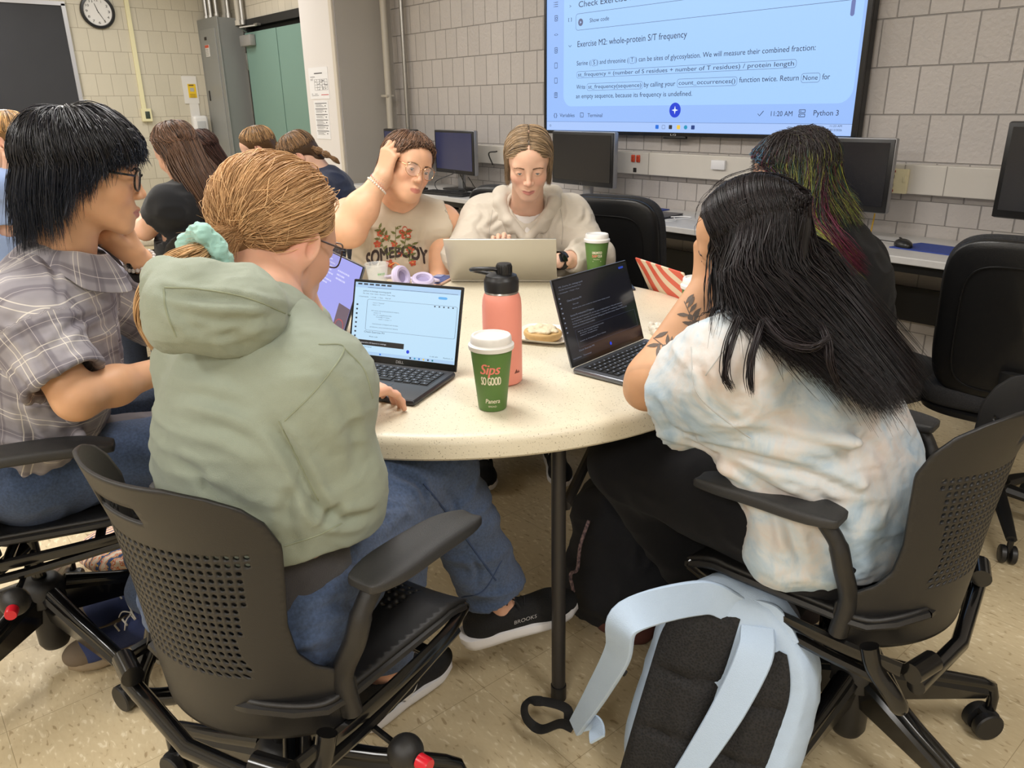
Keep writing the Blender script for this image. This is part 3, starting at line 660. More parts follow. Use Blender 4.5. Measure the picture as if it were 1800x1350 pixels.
    o = MB().add(vs, fs).build('backrest', Mch, t); md = o.modifiers.new('s', 'SOLIDIFY'); md.thickness = .0055; md.offset = 0
    for s in (-1, 1):
        a = MB(); a.tube(bez([back_pt(s*.95, .43)+np.array([0, .0, -.005]), back_pt(s*.95, .50)+np.array([0, .004, 0]), (s*.250, -.078, .57), (s*.258, -.065, .62), (s*.262, -.04, .655)], 6), [.020]*6+[.0185]*12+[.016]*7, 12, sq=((0, 1, 0), .85))
        a.build('arm_post', Mch, t)
        pd = MB(); bm = bmesh.new(); bmesh.ops.create_cube(bm, size=1.0)
        bmesh.ops.subdivide_edges(bm, edges=bm.edges[:], cuts=5, use_grid_fill=True)
        for v in bm.verts:
            x, y, z = v.co*2; k = 1-.0*y
            rr_ = 1/max(1, (abs(x)**4+abs(z)**4)**.25); ee = (1-abs(y)**6*.35)
            wd = .042-.004*y; v.co = Vector((s*.262+x*rr_*wd*ee, .065+y*.135, .668+z*rr_*.015*ee-.012*max(0, y)**2-.004*(1-abs(x))*(z > 0)))
        pd.bm(bm); o_ = pd.build('arm_pad', Mpadm, t, ang=170); md = o_.modifiers.new('s', 'SUBSURF'); md.render_levels = 1; md.levels = 1
    for ch in t.children:
        n_ = ch.name.split('.')[0]
        if n_ not in ('base_hub', 'base_leg', 'caster', 'gas_column'): ch.location = (0, .06, .012)
    k = MB(); k.tube([(.12, .03, .38), (.285, .02, .365)], .006, 8); k.build('lever', Mtube, t)
    kb = MB(); kb.ball((.30, .02, .363), .030, 20); kb = kb.build('lever_ball', Mch, t)
    rb = MB(); rb.lathe([(.0, .018), (.011, .018), (.0125, .014), (.0125, -.004)], 16, c=(.333, .02, .363), R=ry(math.pi/2)); rb.build('red_button', Mred2, kb)
    return t
def turn_base(t, ang):
    """turn the five-star base to the world angle ang"""
    for ch in t.children:
        n = ch.name.split('.')[0]
        if n in ('base_leg', 'caster'): ch.rotation_euler.z += ang - t.rotation_euler.z
A0 = math.radians(50.1)
chair0 = make_swivel_chair('perforated black swivel chair of the person in the sage hoodie')
seatspots = [((-.436, 1.125), (.58, .815), 8, None),
             ((.72, 1.33), (-.73, .68), 5.5, 'perforated black swivel chair of the person in the tie-dye shirt'),
             ((-1.19, 1.66), (.93, .37), -33, 'perforated black swivel chair of the person in the plaid shirt'),
             ((-.72, 3.15), (.45, -.9), 20, 'perforated black swivel chair behind the person in the cream tank top'),
             ((-1.42, 3.42), (-.85, .45), 0, 'perforated black swivel chair of the long-haired person in a black shirt at the back table')]
CHAIRS = []
for (p, hd, ba, lb) in seatspots:
    c = chair0 if lb is None else copy_tree(chair0)
    if lb: c['label'] = lb
    CHAIRS.append((c, p, hd, ba))
for c, p, hd, ba in CHAIRS:
    c.location = tuple(V(*p)); c.rotation_euler.z = heading(*hd)
for c, p, hd, ba in CHAIRS: turn_base(c, math.radians(ba)+A0)

# ------------------------------------------------------------------ padded office chairs at the bench
Mleath = mat('shell_black', (20, 20, 21), 0.33, bump=.2, bscale=500); Mfab = mat('seat_fabric', (44, 44, 47), 0.9, bump=1, bscale=420, var=.55, vscale=260)
def make_office_chair(label):
    t = thing('office_chair', label, 'chair', group='padded black office chairs')
    def cushion(w, h, th, r, f, name, m, n=22):
        bm = bmesh.new(); mb = MB(); pts = []
        for k in range(4*n):
            a = 2*math.pi*k/(4*n); c_, s_ = math.cos(a), math.sin(a); e = .42
            pts.append((math.copysign(abs(c_)**e, c_)*w/2, math.copysign(abs(s_)**e, s_)*h/2))
        rings = [(0, th/2), (.6, th/2), (.9, th/2*.96), (.97, th/2*.75), (1.0, th*.25), (1.0, -th*.25), (.97, -th/2*.75), (.9, -th/2), (0, -th/2)]
        vs = []; 
        for s_, z in rings: vs += [f(x*s_, y*s_, z) for x, y in pts]
        m_ = len(pts); fs = [(i*m_+j, i*m_+(j+1) % m_, (i+1)*m_+(j+1) % m_, (i+1)*m_+j) for i in range(len(rings)-1) for j in range(m_)]
        return mb.add(vs, fs).build(name, m, t, ang=60)
    cushion(.50, .48, .075, .1, lambda x, y, z: (x, y, .475+z-.10*x*x-.25*max(0, y-.15)**2*4), 'seat_cushion', Mfab)
    cushion(.49, .46, .03, .1, lambda x, y, z: (x, y-.01, .425+z+.15*x*x), 'seat_pan', Mleath)
    bk = lambda x, y, z: (x, -.225-z+.55*x*x-.16*(y+.1), .73+y)
    cushion(.46, .50, .06, .1, lambda x, y, z: bk(x, y, z-.025), 'back_cushion', Mfab)
    sh = cushion(.445, .485, .045, .1, lambda x, y, z: bk(x, y, z+.018), 'back_shell', Mleath)
    q = MB(); e = .42; q.tube([bk(.165*math.copysign(abs(math.cos(a))**e, math.cos(a)), -.02+.19*math.copysign(abs(math.sin(a))**e, math.sin(a)), .042) for a in np.linspace(0, 2*math.pi, 60)], .003, 5); q.build('back_seam', Mleath, sh)
    q = MB(); q.tube(bez([(0, -.02, .40), (0, -.16, .39), (0, -.27, .45), (0, -.285, .60)], 6), .03, 8, sq=((0, 1, 0), .35)); q.build('back_bar', Mbk, t)
    q = MB(); q.box((0, 0, .395), (.18, .22, .05), bev=.015); q.build('mechanism', Mbk, t)
    q = MB(); q.tube([(0, 0, .12), (0, 0, .24)], .028, 16); q.tube([(0, 0, .24), (0, 0, .39)], .016, 16); q.tube([(0, 0, .08), (0, 0, .15)], .04, 16); q.build('gas_column', Mbk, t)
    for k in range(5):
        a = 2*math.pi*k/5; q = MB(); q.tube([(.02, 0, .125), (.16, 0, .105), (.28, 0, .082)], [.026, .022, .016], 8, sq=((0, 0, 1), .8)); o = q.build('base_leg', Mbk, t); o.rotation_euler.z = a
        c = MB()
        for sg in (-1, 1): c.lathe([(0, 0), (.022, 0), (.028, .004), (.028, .016), (.024, .019), (0, .019)], 20, c=(.275, sg*.004, .028), R=rx(-sg*math.pi/2))
        c.tube([(.28, 0, .08), (.28, 0, .04)], .009, 8)
        o = c.build('caster', Mrub, t); o.rotation_euler.z = a
    return t
oc = make_office_chair('padded black office chair standing empty between the hooded person and the bench')
OCH = [(oc, (.56, 3.50), (.55, .83), 10, 1.0, None),
       (copy_tree(oc), (1.60, 2.29), (.62, .78), 60, 1.0, 'padded black office chair standing at the far right end of the bench'),
       (copy_tree(oc), (1.19, 2.52), (.90, .44), 30, 1.0, 'padded black office chair standing behind the rainbow-haired person'),
       (copy_tree(oc), (.13, 3.98), (.55, .85), 0, 1.0, 'padded black office chair mostly hidden left of the hooded person'),
       (copy_tree(oc), (.06, 3.16), (-.03, -1), 0, 1.0, 'padded black office chair the hooded person sits on')]
for c, p, hd, ba, sc_, lb in OCH:
    if lb: c['label'] = lb
    c.location = tuple(V(*p)); c.rotation_euler.z = heading(*hd)

st_ = thing('stool', 'low black round stool under the rainbow-haired person', 'stool', V(.97, 2.14))
q = MB(); q.lathe([(0, .42), (.16, .42), (.18, .435), (.18, .455), (.165, .47), (0, .475)], 36); q.build('seat', Mleath, st_)
q = MB(); q.tube([(0, 0, .06), (0, 0, .42)], .02, 14); q.build('column', Mbk, st_)
for k in range(5): q = MB(); a = 2*math.pi*k/5; q.tube([(0, 0, .09), (.24*math.cos(a), .24*math.sin(a), .02)], .016, 8); q.ball((.24*math.cos(a), .24*math.sin(a), .018), .018, 10); q.build('leg', Mbk, st_)

# ------------------------------------------------------------------ round folding table
TC = V(-.135, 2.13); TR = .775
Mtab = None
def table_mat():
    m, nt, b = _nt('speckled_plastic'); L = nt.links
    g = N(nt, 'ShaderNodeNewGeometry')
    n = N(nt, 'ShaderNodeTexNoise'); n.inputs['Scale'].default_value = 300; n.inputs['Detail'].default_value = 2; L.new(g.outputs['Position'], n.inputs['Vector'])
    r = N(nt, 'ShaderNodeValToRGB'); L.new(n.outputs['Fac'], r.inputs[0]); e = r.color_ramp.elements
    e[0].position = .28; e[0].color = lin((140, 128, 104))+(1,); e[1].position = .36; e[1].color = lin((222, 213, 190))+(1,)
    n2 = N(nt, 'ShaderNodeTexNoise'); n2.inputs['Scale'].default_value = 3; n2.inputs['Detail'].default_value = 6; L.new(g.outputs['Position'], n2.inputs['Vector'])
    r2 = N(nt, 'ShaderNodeMapRange'); L.new(n2.outputs['Fac'], r2.inputs[0]); r2.inputs[1].default_value = .3; r2.inputs[2].default_value = .7; r2.inputs[3].default_value = .93; r2.inputs[4].default_value = 1.03
    mx = N(nt, 'ShaderNodeMix', data_type='RGBA', blend_type='MULTIPLY'); mx.inputs['Factor'].default_value = 1; L.new(r.outputs[0], mx.inputs['A']); L.new(r2.outputs[0], mx.inputs['B']); L.new(mx.outputs['Result'], b.inputs['Base Color'])
    b.inputs['Roughness'].default_value = .38
    bp = N(nt, 'ShaderNodeBump'); bp.inputs['Strength'].default_value = .15; bp.inputs['Distance'].default_value = .002; L.new(n.outputs['Fac'], bp.inputs['Height']); L.new(bp.outputs[0], b.inputs['Normal'])
    return m
Mtab = table_mat()
tb = thing('round_table', 'large round cream plastic folding table everyone sits around', 'table', TC)
q = MB(); q.lathe([(0, .742), (TR-.035, .742), (TR-.018, .7395), (TR-.008, .733), (TR-.004, .722), (TR-.001, .704), (TR, .697), (TR-.004, .692), (TR-.012, .694), (TR-.02, .705), (0, .71)], 128)
q.build('tabletop', Mtab, tb)
Mleg = mat('table_leg_grey', (58, 55, 53), .4, .3)
lp = V(.10, 1.485)-TC
ang_f = math.radians(50.1)
def vl(x, y, z): p = V(x, y)-TC; return (p[0], p[1], z)
for pts in ([vl(.100, 1.485, .01), vl(.098, 1.52, .69)], [vl(-.60, 1.62, .01), vl(-.60, 1.62, .69)], [vl(-.36, 2.78, .01), vl(-.36, 2.74, .69)], [vl(.42, 2.60, .01), vl(.42, 2.60, .69)]):
    q = MB(); q.tube(pts, .0165, 14); lg = q.build('leg', Mleg, tb)
    q = MB(); q.tube([np.array(pts[0])-[0, 0, .008], np.array(pts[0])+[0, 0, .03]], .0185, 14); q.build('leg_cap', Mrub, lg)
q = MB(); q.tube([vl(.115, 1.52, .50), vl(.33, 2.10, .60), vl(.42, 2.60, .52)], .013, 8); q.build('brace', Mleg, tb)
q = MB(); q.tube([vl(.18, 1.62, .69), vl(.19, 1.64, .60), vl(.26, 1.78, .545)], .008, 8, sq=((1, 0, 0), .5)); q.build('folding_strut', Mleg, tb)
q = MB(); q.tube([vl(.30, 1.55, .70), vl(.36, 1.68, .66), vl(.50, 1.85, .655)], .012, 8); q.box(vl(.33, 1.62, .675), (.07, .04, .03), bev=.01); q.build('hinge_bracket', Mleg, tb)
for a, b_ in (((-.60, 1.62), (-.36, 2.75)), ((.10, 1.52), (.42, 2.60))):
    q = MB(); q.tube([vl(*a, .685), vl(*b_, .685)], .013, 8); q.build('frame_rail', Mleg, tb)

# back table (for the group behind), cream folding tables
def rect_table(c, L_, W_, rot, label):
    t = thing('folding_table', label, 'table', V(*c), rot)
    MB().box((0, 0, .722), (L_, W_, .04), bev=.012, seg=3).build('tabletop', Mtab, t)
    for sx in (-1, 1):
        for sy in (-1, 1): q = MB(); q.tube([(sx*(L_/2-.25), sy*(W_/2-.1), 0), (sx*(L_/2-.25), sy*(W_/2-.1), .70)], .014, 8); q.build('leg', Mleg, t)
    return t
rect_table((-2.05, 4.15), 2.2, .75, heading(-.63, .78)-.35, 'cream folding table of the group at the back of the room')
# ------------------------------------------------------------------ sculpting: smooth-blended volumes turned into one skin
def U(v):
    v = np.asarray(v, float); return v/(np.linalg.norm(v)+1e-12)
class Sculpt:
    """ordered list of blended volumes; all coordinates are world unless a frame (M,t,s) is set"""
    def __init__(s): s.p = []; s.fr(None)
    def fr(s, M, t=(0, 0, 0), sc=1.0): s.M = np.eye(3) if M is None else np.asarray(M, float); s.t = np.asarray(t, float); s.sc = sc; return s
    def _p(s, a): return s.M @ (np.asarray(a, float)*s.sc) + s.t
    def cone(s, a, b, ra, rb=None, k=.02, sq=None, op='+'):
        rb = ra if rb is None else rb
        if sq is not None: sq = (s.M @ U(sq[0]), sq[1])
        s.p.append(('c', op, s._p(a), s._p(b), ra*s.sc, rb*s.sc, k*s.sc, sq)); return s
    def ell(s, c, r, R=None, k=.02, op='+'):
        R = s.M if R is None else s.M @ np.asarray(R, float)
        s.p.append(('e', op, s._p(c), np.asarray(r, float)*s.sc*np.ones(3), R, k*s.sc)); return s
    def chain(s, pts, rs, k=.02, sq=None, op='+'):
        for i in range(len(pts)-1): s.cone(pts[i], pts[i+1], rs[i], rs[i+1], k, sq, op)
        return s
    def cut(s, p, n, rad, k=.002):
        """flat cut: removes what lies on the +n side of p within rad"""
        s.p.append(('p', '&', s._p(p), s.M @ U(n), rad*s.sc, k*s.sc)); return s
    def bounds(s):
        lo = np.full(3, 1e9); hi = -lo
        for q in s.p:
            if q[1] != '+': continue
            if q[0] == 'c': 
                for a, r in ((q[2], q[4]), (q[3], q[5])): lo = np.minimum(lo, a-r); hi = np.maximum(hi, a+r)
            else:
                r = q[3].max(); lo = np.minimum(lo, q[2]-r); hi = np.maximum(hi, q[2]+r)
        return lo-.03, hi+.03
    def field(s, lo, hi, vox):
        n = np.ceil((hi-lo)/vox).astype(int)+1
        ax = [(lo[i]+vox*np.arange(n[i])).astype(np.float32) for i in range(3)]
        F = np.full(tuple(n), .05, np.float32)
        for q in s.p:
            if q[0] == 'c': k = q[6]; pts = np.array([q[2]-q[4], q[2]+q[4], q[3]-q[5], q[3]+q[5]]); a, b = pts.min(0), pts.max(0)
            elif q[0] == 'e': k = q[5]; r = q[3].max(); ext = np.abs(q[4]) @ q[3]; a, b = q[2]-ext, q[2]+ext
            else: k = q[5]; a, b = q[2]-q[4], q[2]+q[4]
            pad = k+3*vox
            i0 = np.maximum(np.floor((a-pad-lo)/vox).astype(int), 0); i1 = np.minimum(np.ceil((b+pad-lo)/vox).astype(int)+1, n)
            if np.any(i1 <= i0): continue
            sl = tuple(slice(i0[i], i1[i]) for i in range(3))
            X, Y, Z = ax[0][sl[0]][:, None, None], ax[1][sl[1]][None, :, None], ax[2][sl[2]][None, None, :]
            if q[0] == 'c':
                A, B = q[2], q[3]; ra, rb = q[4], q[5]; px, py, pz = X-A[0], Y-A[1], Z-A[2]; d = B-A; dd = d@d+1e-12
                if q[7] is not None:
                    nv, f = q[7]; dn = (px*nv[0]+py*nv[1]+pz*nv[2]); dan = d@nv; g = 1/f-1
                    px = px+nv[0]*dn*g; py = py+nv[1]*dn*g; pz = pz+nv[2]*dn*g; d = d+nv*dan*g; dd = d@d+1e-12
                t = np.clip((px*d[0]+py*d[1]+pz*d[2])/dd, 0, 1)
                D = np.sqrt((px-t*d[0])**2+(py-t*d[1])**2+(pz-t*d[2])**2)-(ra+(rb-ra)*t)
                if q[7] is not None: D = D*max(.6, q[7][1])
            elif q[0] == 'e':
                c, r, R = q[2], q[3], q[4]; px, py, pz = X-c[0], Y-c[1], Z-c[2]
                u = px*R[0, 0]+py*R[1, 0]+pz*R[2, 0]; v = px*R[0, 1]+py*R[1, 1]+pz*R[2, 1]; w = px*R[0, 2]+py*R[1, 2]+pz*R[2, 2]
                k0 = np.sqrt((u/r[0])**2+(v/r[1])**2+(w/r[2])**2); k1 = np.sqrt((u/r[0]**2)**2+(v/r[1]**2)**2+(w/r[2]**2)**2)+1e-9
                D = k0*(k0-1)/k1
            else:
                c, nv, rad, k = q[2], q[3], q[4], q[5]; D = (X-c[0])*nv[0]+(Y-c[1])*nv[1]+(Z-c[2])*nv[2]
                ins = ((X-c[0])**2+(Y-c[1])**2+(Z-c[2])**2) < rad*rad
                G = F[sl]; F[sl] = np.where(ins, np.maximum(G, D), G); continue
            G = F[sl]
            if q[1] == '+':
                h = np.maximum(k-np.abs(G-D), 0)/max(k, 1e-6); F[sl] = np.minimum(G, D)-h*h*k*.25
            else:
                h = np.maximum(k-np.abs(G+D), 0)/max(k, 1e-6); F[sl] = np.maximum(G, -D)+h*h*k*.25
        return F, ax, vox
    def geo(s, vox=.005, lo=None, hi=None, boxes=None):
        """boxes: list of (lo,hi,vox) refined; everything else at vox"""
        L, H = s.bounds()
        if lo is not None: L, H = np.asarray(lo, float), np.asarray(hi, float)
        return surface_net(*s.field(L, H, vox))
def surface_net(F, ax, vox):
    S = F < 0
    nx, ny, nz = F.shape
    c = np.zeros((nx-1, ny-1, nz-1), np.uint8)
    for i in (0, 1):
        for j in (0, 1):
            for k in (0, 1): c += S[i:nx-1+i, j:ny-1+j, k:nz-1+k]
    act = (c > 0) & (c < 8); idx = np.argwhere(act); N_ = len(idx)
    vid = np.full(c.shape, -1, np.int32); vid[act] = np.arange(N_)
    P = np.zeros((N_, 3)); W = np.zeros(N_)
    I = idx.astype(int)
    for axis in range(3):
        o1, o2 = [a for a in range(3) if a != axis]
        for a in (0, 1):
            for b in (0, 1):
                s0 = I.copy(); s0[:, o1] += a; s0[:, o2] += b; s1 = s0.copy(); s1[:, axis] += 1
                f0 = F[s0[:, 0], s0[:, 1], s0[:, 2]]; f1 = F[s1[:, 0], s1[:, 1], s1[:, 2]]
                m = (f0 < 0) != (f1 < 0); t = np.where(m, f0/np.where(m, f0-f1, 1), 0)
                q = s0.astype(float); q[:, axis] += t; P[m] += q[m]; W[m] += 1
    P /= W[:, None]; P = P*vox+np.array([a[0] for a in ax])
    fs = []
    for axis in range(3):
        o1, o2 = [(1, 2), (2, 0), (0, 1)][axis]
        sl0 = [slice(None)]*3; sl1 = [slice(None)]*3; sl0[axis] = slice(0, -1); sl1[axis] = slice(1, None)
        a, b = S[tuple(sl0)], S[tuple(sl1)]; ch = a != b
        for o in (o1, o2):
            pass
        e = np.argwhere(ch); m = (e[:, o1] > 0) & (e[:, o2] > 0) & (e[:, o1] < F.shape[o1]-1) & (e[:, o2] < F.shape[o2]-1); e = e[m]
        if not len(e): continue
        def g(d1, d2):
            q = e.copy(); q[:, o1] -= d1; q[:, o2] -= d2; return vid[q[:, 0], q[:, 1], q[:, 2]]
        quad = np.stack([g(1, 1), g(0, 1), g(0, 0), g(1, 0)], 1)
        inside = a[e[:, 0], e[:, 1], e[:, 2]]
        quad = np.where(inside[:, None], quad, quad[:, ::-1]); fs.append(quad)
    return P, np.concatenate(fs)
def vnormals(P, Fc):
    n = np.cross(P[Fc[:, 2]]-P[Fc[:, 0]], P[Fc[:, 3]]-P[Fc[:, 1]]); N_ = np.zeros_like(P)
    for i in range(4): np.add.at(N_, Fc[:, i], n)
    return N_/(np.linalg.norm(N_, axis=1)[:, None]+1e-12)
def relax(P, Fc, it=1, lam=.5):
    for _ in range(it):
        A = np.zeros_like(P); C = np.zeros(len(P))
        for i in range(4):
            for j in ((i+1) % 4, (i+3) % 4): np.add.at(A, Fc[:, i], P[Fc[:, j]]); np.add.at(C, Fc[:, i], 1)
        P = P+lam*(A/np.maximum(C, 1)[:, None]-P)
    return P
def _h(i, j, k):
    n = (i*374761393+j*668265263+k*1274126177) & 0xffffffff; n = ((n ^ (n >> 13))*1274126177) & 0xffffffff
    return ((n ^ (n >> 16)) & 0xffff)/65535.0
def vnoise(P):
    """smooth value noise, -1..1"""
    Q = np.floor(P).astype(np.int64); f = P-Q; f = f*f*(3-2*f); r = 0
    for i in (0, 1):
        for j in (0, 1):
            for k in (0, 1):
                w = (f[:, 0] if i else 1-f[:, 0])*(f[:, 1] if j else 1-f[:, 1])*(f[:, 2] if k else 1-f[:, 2]); r = r+w*_h(Q[:, 0]+i, Q[:, 1]+j, Q[:, 2]+k)
    return r*2-1
def folds(P, Nn, amp, freq, R=None, seed=0., ridge=.6):
    """cloth folds: stretched ridged noise pushed along the normals; freq = 3 frequencies along R's columns"""
    Q = P if R is None else P @ np.asarray(R); Q = Q*np.asarray(freq)+seed
    Q = Q+.35*np.stack([vnoise(Q*.7+7.3), vnoise(Q*.7+3.1), vnoise(Q*.7+5.7)], 1)
    a = vnoise(Q); b = 1-2*np.abs(vnoise(Q*1.9+11.)); v = (1-ridge)*a+ridge*(b-.2)
    return P+Nn*(v*amp)[:, None]
def mesh_np(name, P, Fc, m, parent=None, col=None, smooth=True):
    me = bpy.data.meshes.new(name); n = Fc.shape[1]
    me.vertices.add(len(P)); me.vertices.foreach_set('co', np.asarray(P, np.float32).ravel())
    me.loops.add(len(Fc)*n); me.loops.foreach_set('vertex_index', np.asarray(Fc, np.int32).ravel())
    me.polygons.add(len(Fc)); me.polygons.foreach_set('loop_start', np.arange(len(Fc), dtype=np.int32)*n); me.polygons.foreach_set('loop_total', np.full(len(Fc), n, np.int32))
    me.update(calc_edges=True); me.validate()
    if smooth: me.polygons.foreach_set('use_smooth', np.ones(len(me.polygons), bool))
    for mm in (m if isinstance(m, (list, tuple)) else [m]): me.materials.append(mm)
    if col is not None:
        at_ = me.attributes.new('col', 'FLOAT_COLOR', 'POINT'); c = np.ones((len(P), 4), np.float32); c[:, :3] = col; at_.data.foreach_set('color', c.ravel())
    o = bpy.data.objects.new(name, me); COL.objects.link(o)
    if parent is not None: o.parent = parent; o.matrix_parent_inverse = Matrix.Translation(-Vector(parent.location))
    return o
def creased(P, Fc, lines, Y0):
    """presses cloth creases with raised lips along lines drawn on the surface; each line (list of picture points, depth, width)"""
    bv = BVHTree.FromPolygons([Vector(p) for p in P], [tuple(int(i) for i in f) for f in Fc]); o = Vector((0, 0, CAM_H)); Nn = vnormals(P, Fc); D_ = np.zeros(len(P))
    for pts, dep, wd in lines:
        S = []
        for p in bez([at(x, y, Y0) for x, y in pts], 22):
            h = bv.ray_cast(o, (Vector(p)-o).normalized())
            if h[0] is not None: S.append(np.array(h[0]))
        if len(S) < 3: continue
        S = np.array(S); near = np.where(np.all((P > S.min(0)-.06) & (P < S.max(0)+.06), axis=1))[0]
        if not len(near): continue
        dd = np.linalg.norm(P[near][:, None]-S[None], axis=2); k = dd.argmin(1); d = dd.min(1); e = np.sin(math.pi*(k+.7)/(len(S)+.4))**.6
        D_[near] += e*(-dep*np.exp(-(d/wd)**2)+.55*dep*np.exp(-((d-2.0*wd)/wd)**2))
    return P+Nn*D_[:, None]
def sculpt_obj(name, S_, m, parent=None, vox=.005, col=None, sm=1, fold=None, crease=None):
    P, Fc = S_.geo(vox)
    if sm: P = relax(P, Fc, sm)
    if fold:
        for f in fold: P = folds(P, vnormals(P, Fc), *f)
    if crease: P = creased(P, Fc, *crease)
    c = None
    if col is not None: c = col(P)
    return mesh_np(name, P, Fc, m, parent, c)

# ------------------------------------------------------------------ head (local: +Y out of the face, +Z up, +X the person's right)
def head_prims(S_, M, t, s=1.0, fem=.0, nose=1.0, ears=True, eyes=1.0, detail=True, mouth_open=0.0, jaw=1.0):
    S_.fr(M, t, s)
    S_.ell((0, -.014, .036), (.074, .093, .080), k=.01)
    S_.ell((0, .030, .034), (.062, .056, .058), k=.03)
    S_.ell((0, .034, -.028), (.056, .050, .066), k=.03)
    for sx in (-1, 1):
        S_.cone((sx*.050*jaw, .002, -.050), (sx*.016, .068, -.094), .022, .016, k=.03)
        S_.ell((sx*.036, .056, -.026), (.024, .022, .022), k=.025)
    S_.ell((0, .074, -.094), (.018, .014, .014), k=.018)
    S_.ell((0, .050, -.078), (.034, .030, .022), k=.02)
    if detail:
        S_.cone((-.040, .070, .020), (.040, .070, .020), .010, k=.02)
        for sx in (-1, 1):
            S_.ell((sx*.031, .092, .003), (.017, .012, .011), k=.014, op='-')
        S_.ell((0, .075, -.060), (.028, .018, .020), k=.02)
        S_.cone((0, .082, .014), (0, .101*1., -.024), .0075, .0085, k=.012)
        S_.ell((0, .085+.020*nose, -.028), (.0095, .0095, .0085), k=.008)
        for sx in (-1, 1):
            S_.ell((sx*.0125, .094, -.032), (.0065, .009, .0065), k=.007)
            S_.ell((sx*.0065, .101, -.0405), (.0035, .005, .003), k=.003, op='-')
            S_.ell((sx*.031, .0765, .003), (.0155, .0125, .0125), k=.005)      # lid
            S_.ell((sx*.031, .0920, .0015), (.0125, .0110, .0042*eyes), k=.002, op='-')
        if fem: pass
        S_.cone((-.019, .086, -.0615), (-.004, .0955, -.0585), .0025, .0052, k=.004); S_.cone((.019, .086, -.0615), (.004, .0955, -.0585), .0025, .0052, k=.004); S_.cone((-.004, .0955, -.0590), (.004, .0955, -.0590), .0048, k=.004)
        S_.cone((-.017, .0855, -.0685), (0, .0930, -.0705), .0035, .0062, k=.005); S_.cone((.017, .0855, -.0685), (0, .0930, -.0705), .0035, .0062, k=.005)
        S_.cone((-.022, .088, -.0645), (0, .1025, -.0645), .0012, .0016+mouth_open*.002, k=.003, op='-'); S_.cone((.022, .088, -.0645), (0, .1025, -.0645), .0012, .0016+mouth_open*.002, k=.003, op='-')
    else:
        S_.cone((0, .080, .010), (0, .102, -.028), .007, .010, k=.015); S_.ell((0, .080, -.064), (.022, .014, .012), k=.012)
        for sx in (-1, 1): S_.ell((sx*.031, .092, .003), (.015, .012, .009), k=.014, op='-')
    if ears:
        for sx in (-1, 1):
            R = rz(sx*-.25) @ rx(-.2)
            S_.ell((sx*.0745, -.012, -.004), (.0065, .0165, .031), R, k=.006)
            S_.ell((sx*.0765, -.004, -.022), (.006, .010, .012), R, k=.006)
            S_.ell((sx*.0815, -.007, .002), (.006, .0095, .019), R, k=.004, op='-')
    S_.fr(None)
def skin_col(base, M, t, s=1.0, lips=(176, 96, 92), blush=(222, 138, 120), bl=.35):
    b0 = np.array(lin(base)); L_ = np.array(lin(lips)); B_ = np.array(lin(blush))
    def f(P):
        Q = (P-np.asarray(t)) @ np.asarray(M)/s
        x, y, z = Q[:, 0], Q[:, 1], Q[:, 2]
        c = np.tile(b0, (len(P), 1))*(1+.05*vnoise(P*60))[:, None]
        def w(cx, cy, cz, rx_, ry_, rz_): return np.clip(1.25-np.sqrt(((np.abs(x)-cx)/rx_)**2+((y-cy)/ry_)**2+((z-cz)/rz_)**2), 0, 1)
        for a in (w(.036, .07, -.030, .028, .03, .024)*bl, w(0, .105, -.03, .014, .014, .014)*bl*.9, w(.08, -.01, 0, .012, .03, .04)*bl*1.2): c = c*(1-a[:, None])+B_*a[:, None]
        zc = -.0645+.000*x
        m = (y > .080)*np.clip((1-((np.abs(x)/.0235)**2+((z-zc)/np.where(z > zc, .0085*(1-.25*(np.abs(x) < .004)), .0115))**2))*4, 0, 1); c = c*(1-.8*m[:, None])+L_*.8*m[:, None]
        return c
    return f
Mskin = mat('skin', (220, 175, 150), .48, spec=.35, attr='col')
Mskin.node_tree.nodes['Principled BSDF'].inputs['Subsurface Weight'].default_value = .12
Mskin.node_tree.nodes['Principled BSDF'].inputs['Subsurface Scale'].default_value = .012
Mskin.node_tree.nodes['Principled BSDF'].inputs['Subsurface Radius'].default_value = (1, .35, .2)
Meyew = mat('eye_white', (214, 206, 200), .2); Mpup = mat('pupil', (12, 10, 10), .1)
def eyes_obj(M, t, s, parent, iris=(90, 70, 50), look=(0, 1, -.2), open_=1.0):
    e = None
    for sx in (-1, 1):
        c = np.array((sx*.031, .0745, .0025)); mb = MB(); mb.ball(tuple(M @ (c*s)+t), .0122*s, 18); e = mb.build('eyeball', Meyew, parent)
        e.matrix_parent_inverse = Matrix.Translation(-Vector(parent.location))
        l = U(look); a = basis(np.cross([0, 0, 1], l), np.cross(l, np.cross([0, 0, 1], l)))
        Rm = np.asarray(M) @ a
        q = MB(); q.tube([tuple(M @ (np.array([sx*.031+u*.0128, .0885-.012*u*u+.0008, .0018+.0046*open_*math.sqrt(max(0, 1-u*u))])*s)+t) for u in np.linspace(-1, 1, 11)], [.0003*s]+[.0009*s]*9+[.0004*s], 5); q.build('eyelash', mat('lash', (44, 30, 26), .7), parent)
        for rr, mm, nm, off in ((.0058, mat('iris_%d' % iris[0], iris, .15), 'iris', .0108), (.0027, Mpup, 'pupil', .0119)):
            q = MB(); q.lathe([(0, .0016), (rr*.6, .0010), (rr, 0)], 16); 
            o = MB().add([tuple(M @ (c*s)+t+Rm @ (np.array(v)*s+np.array([0, 0, off*s]))) for v in q.v], q.f).build(nm, mm, e); o.matrix_parent_inverse = Matrix.Translation(-Vector(parent.location))
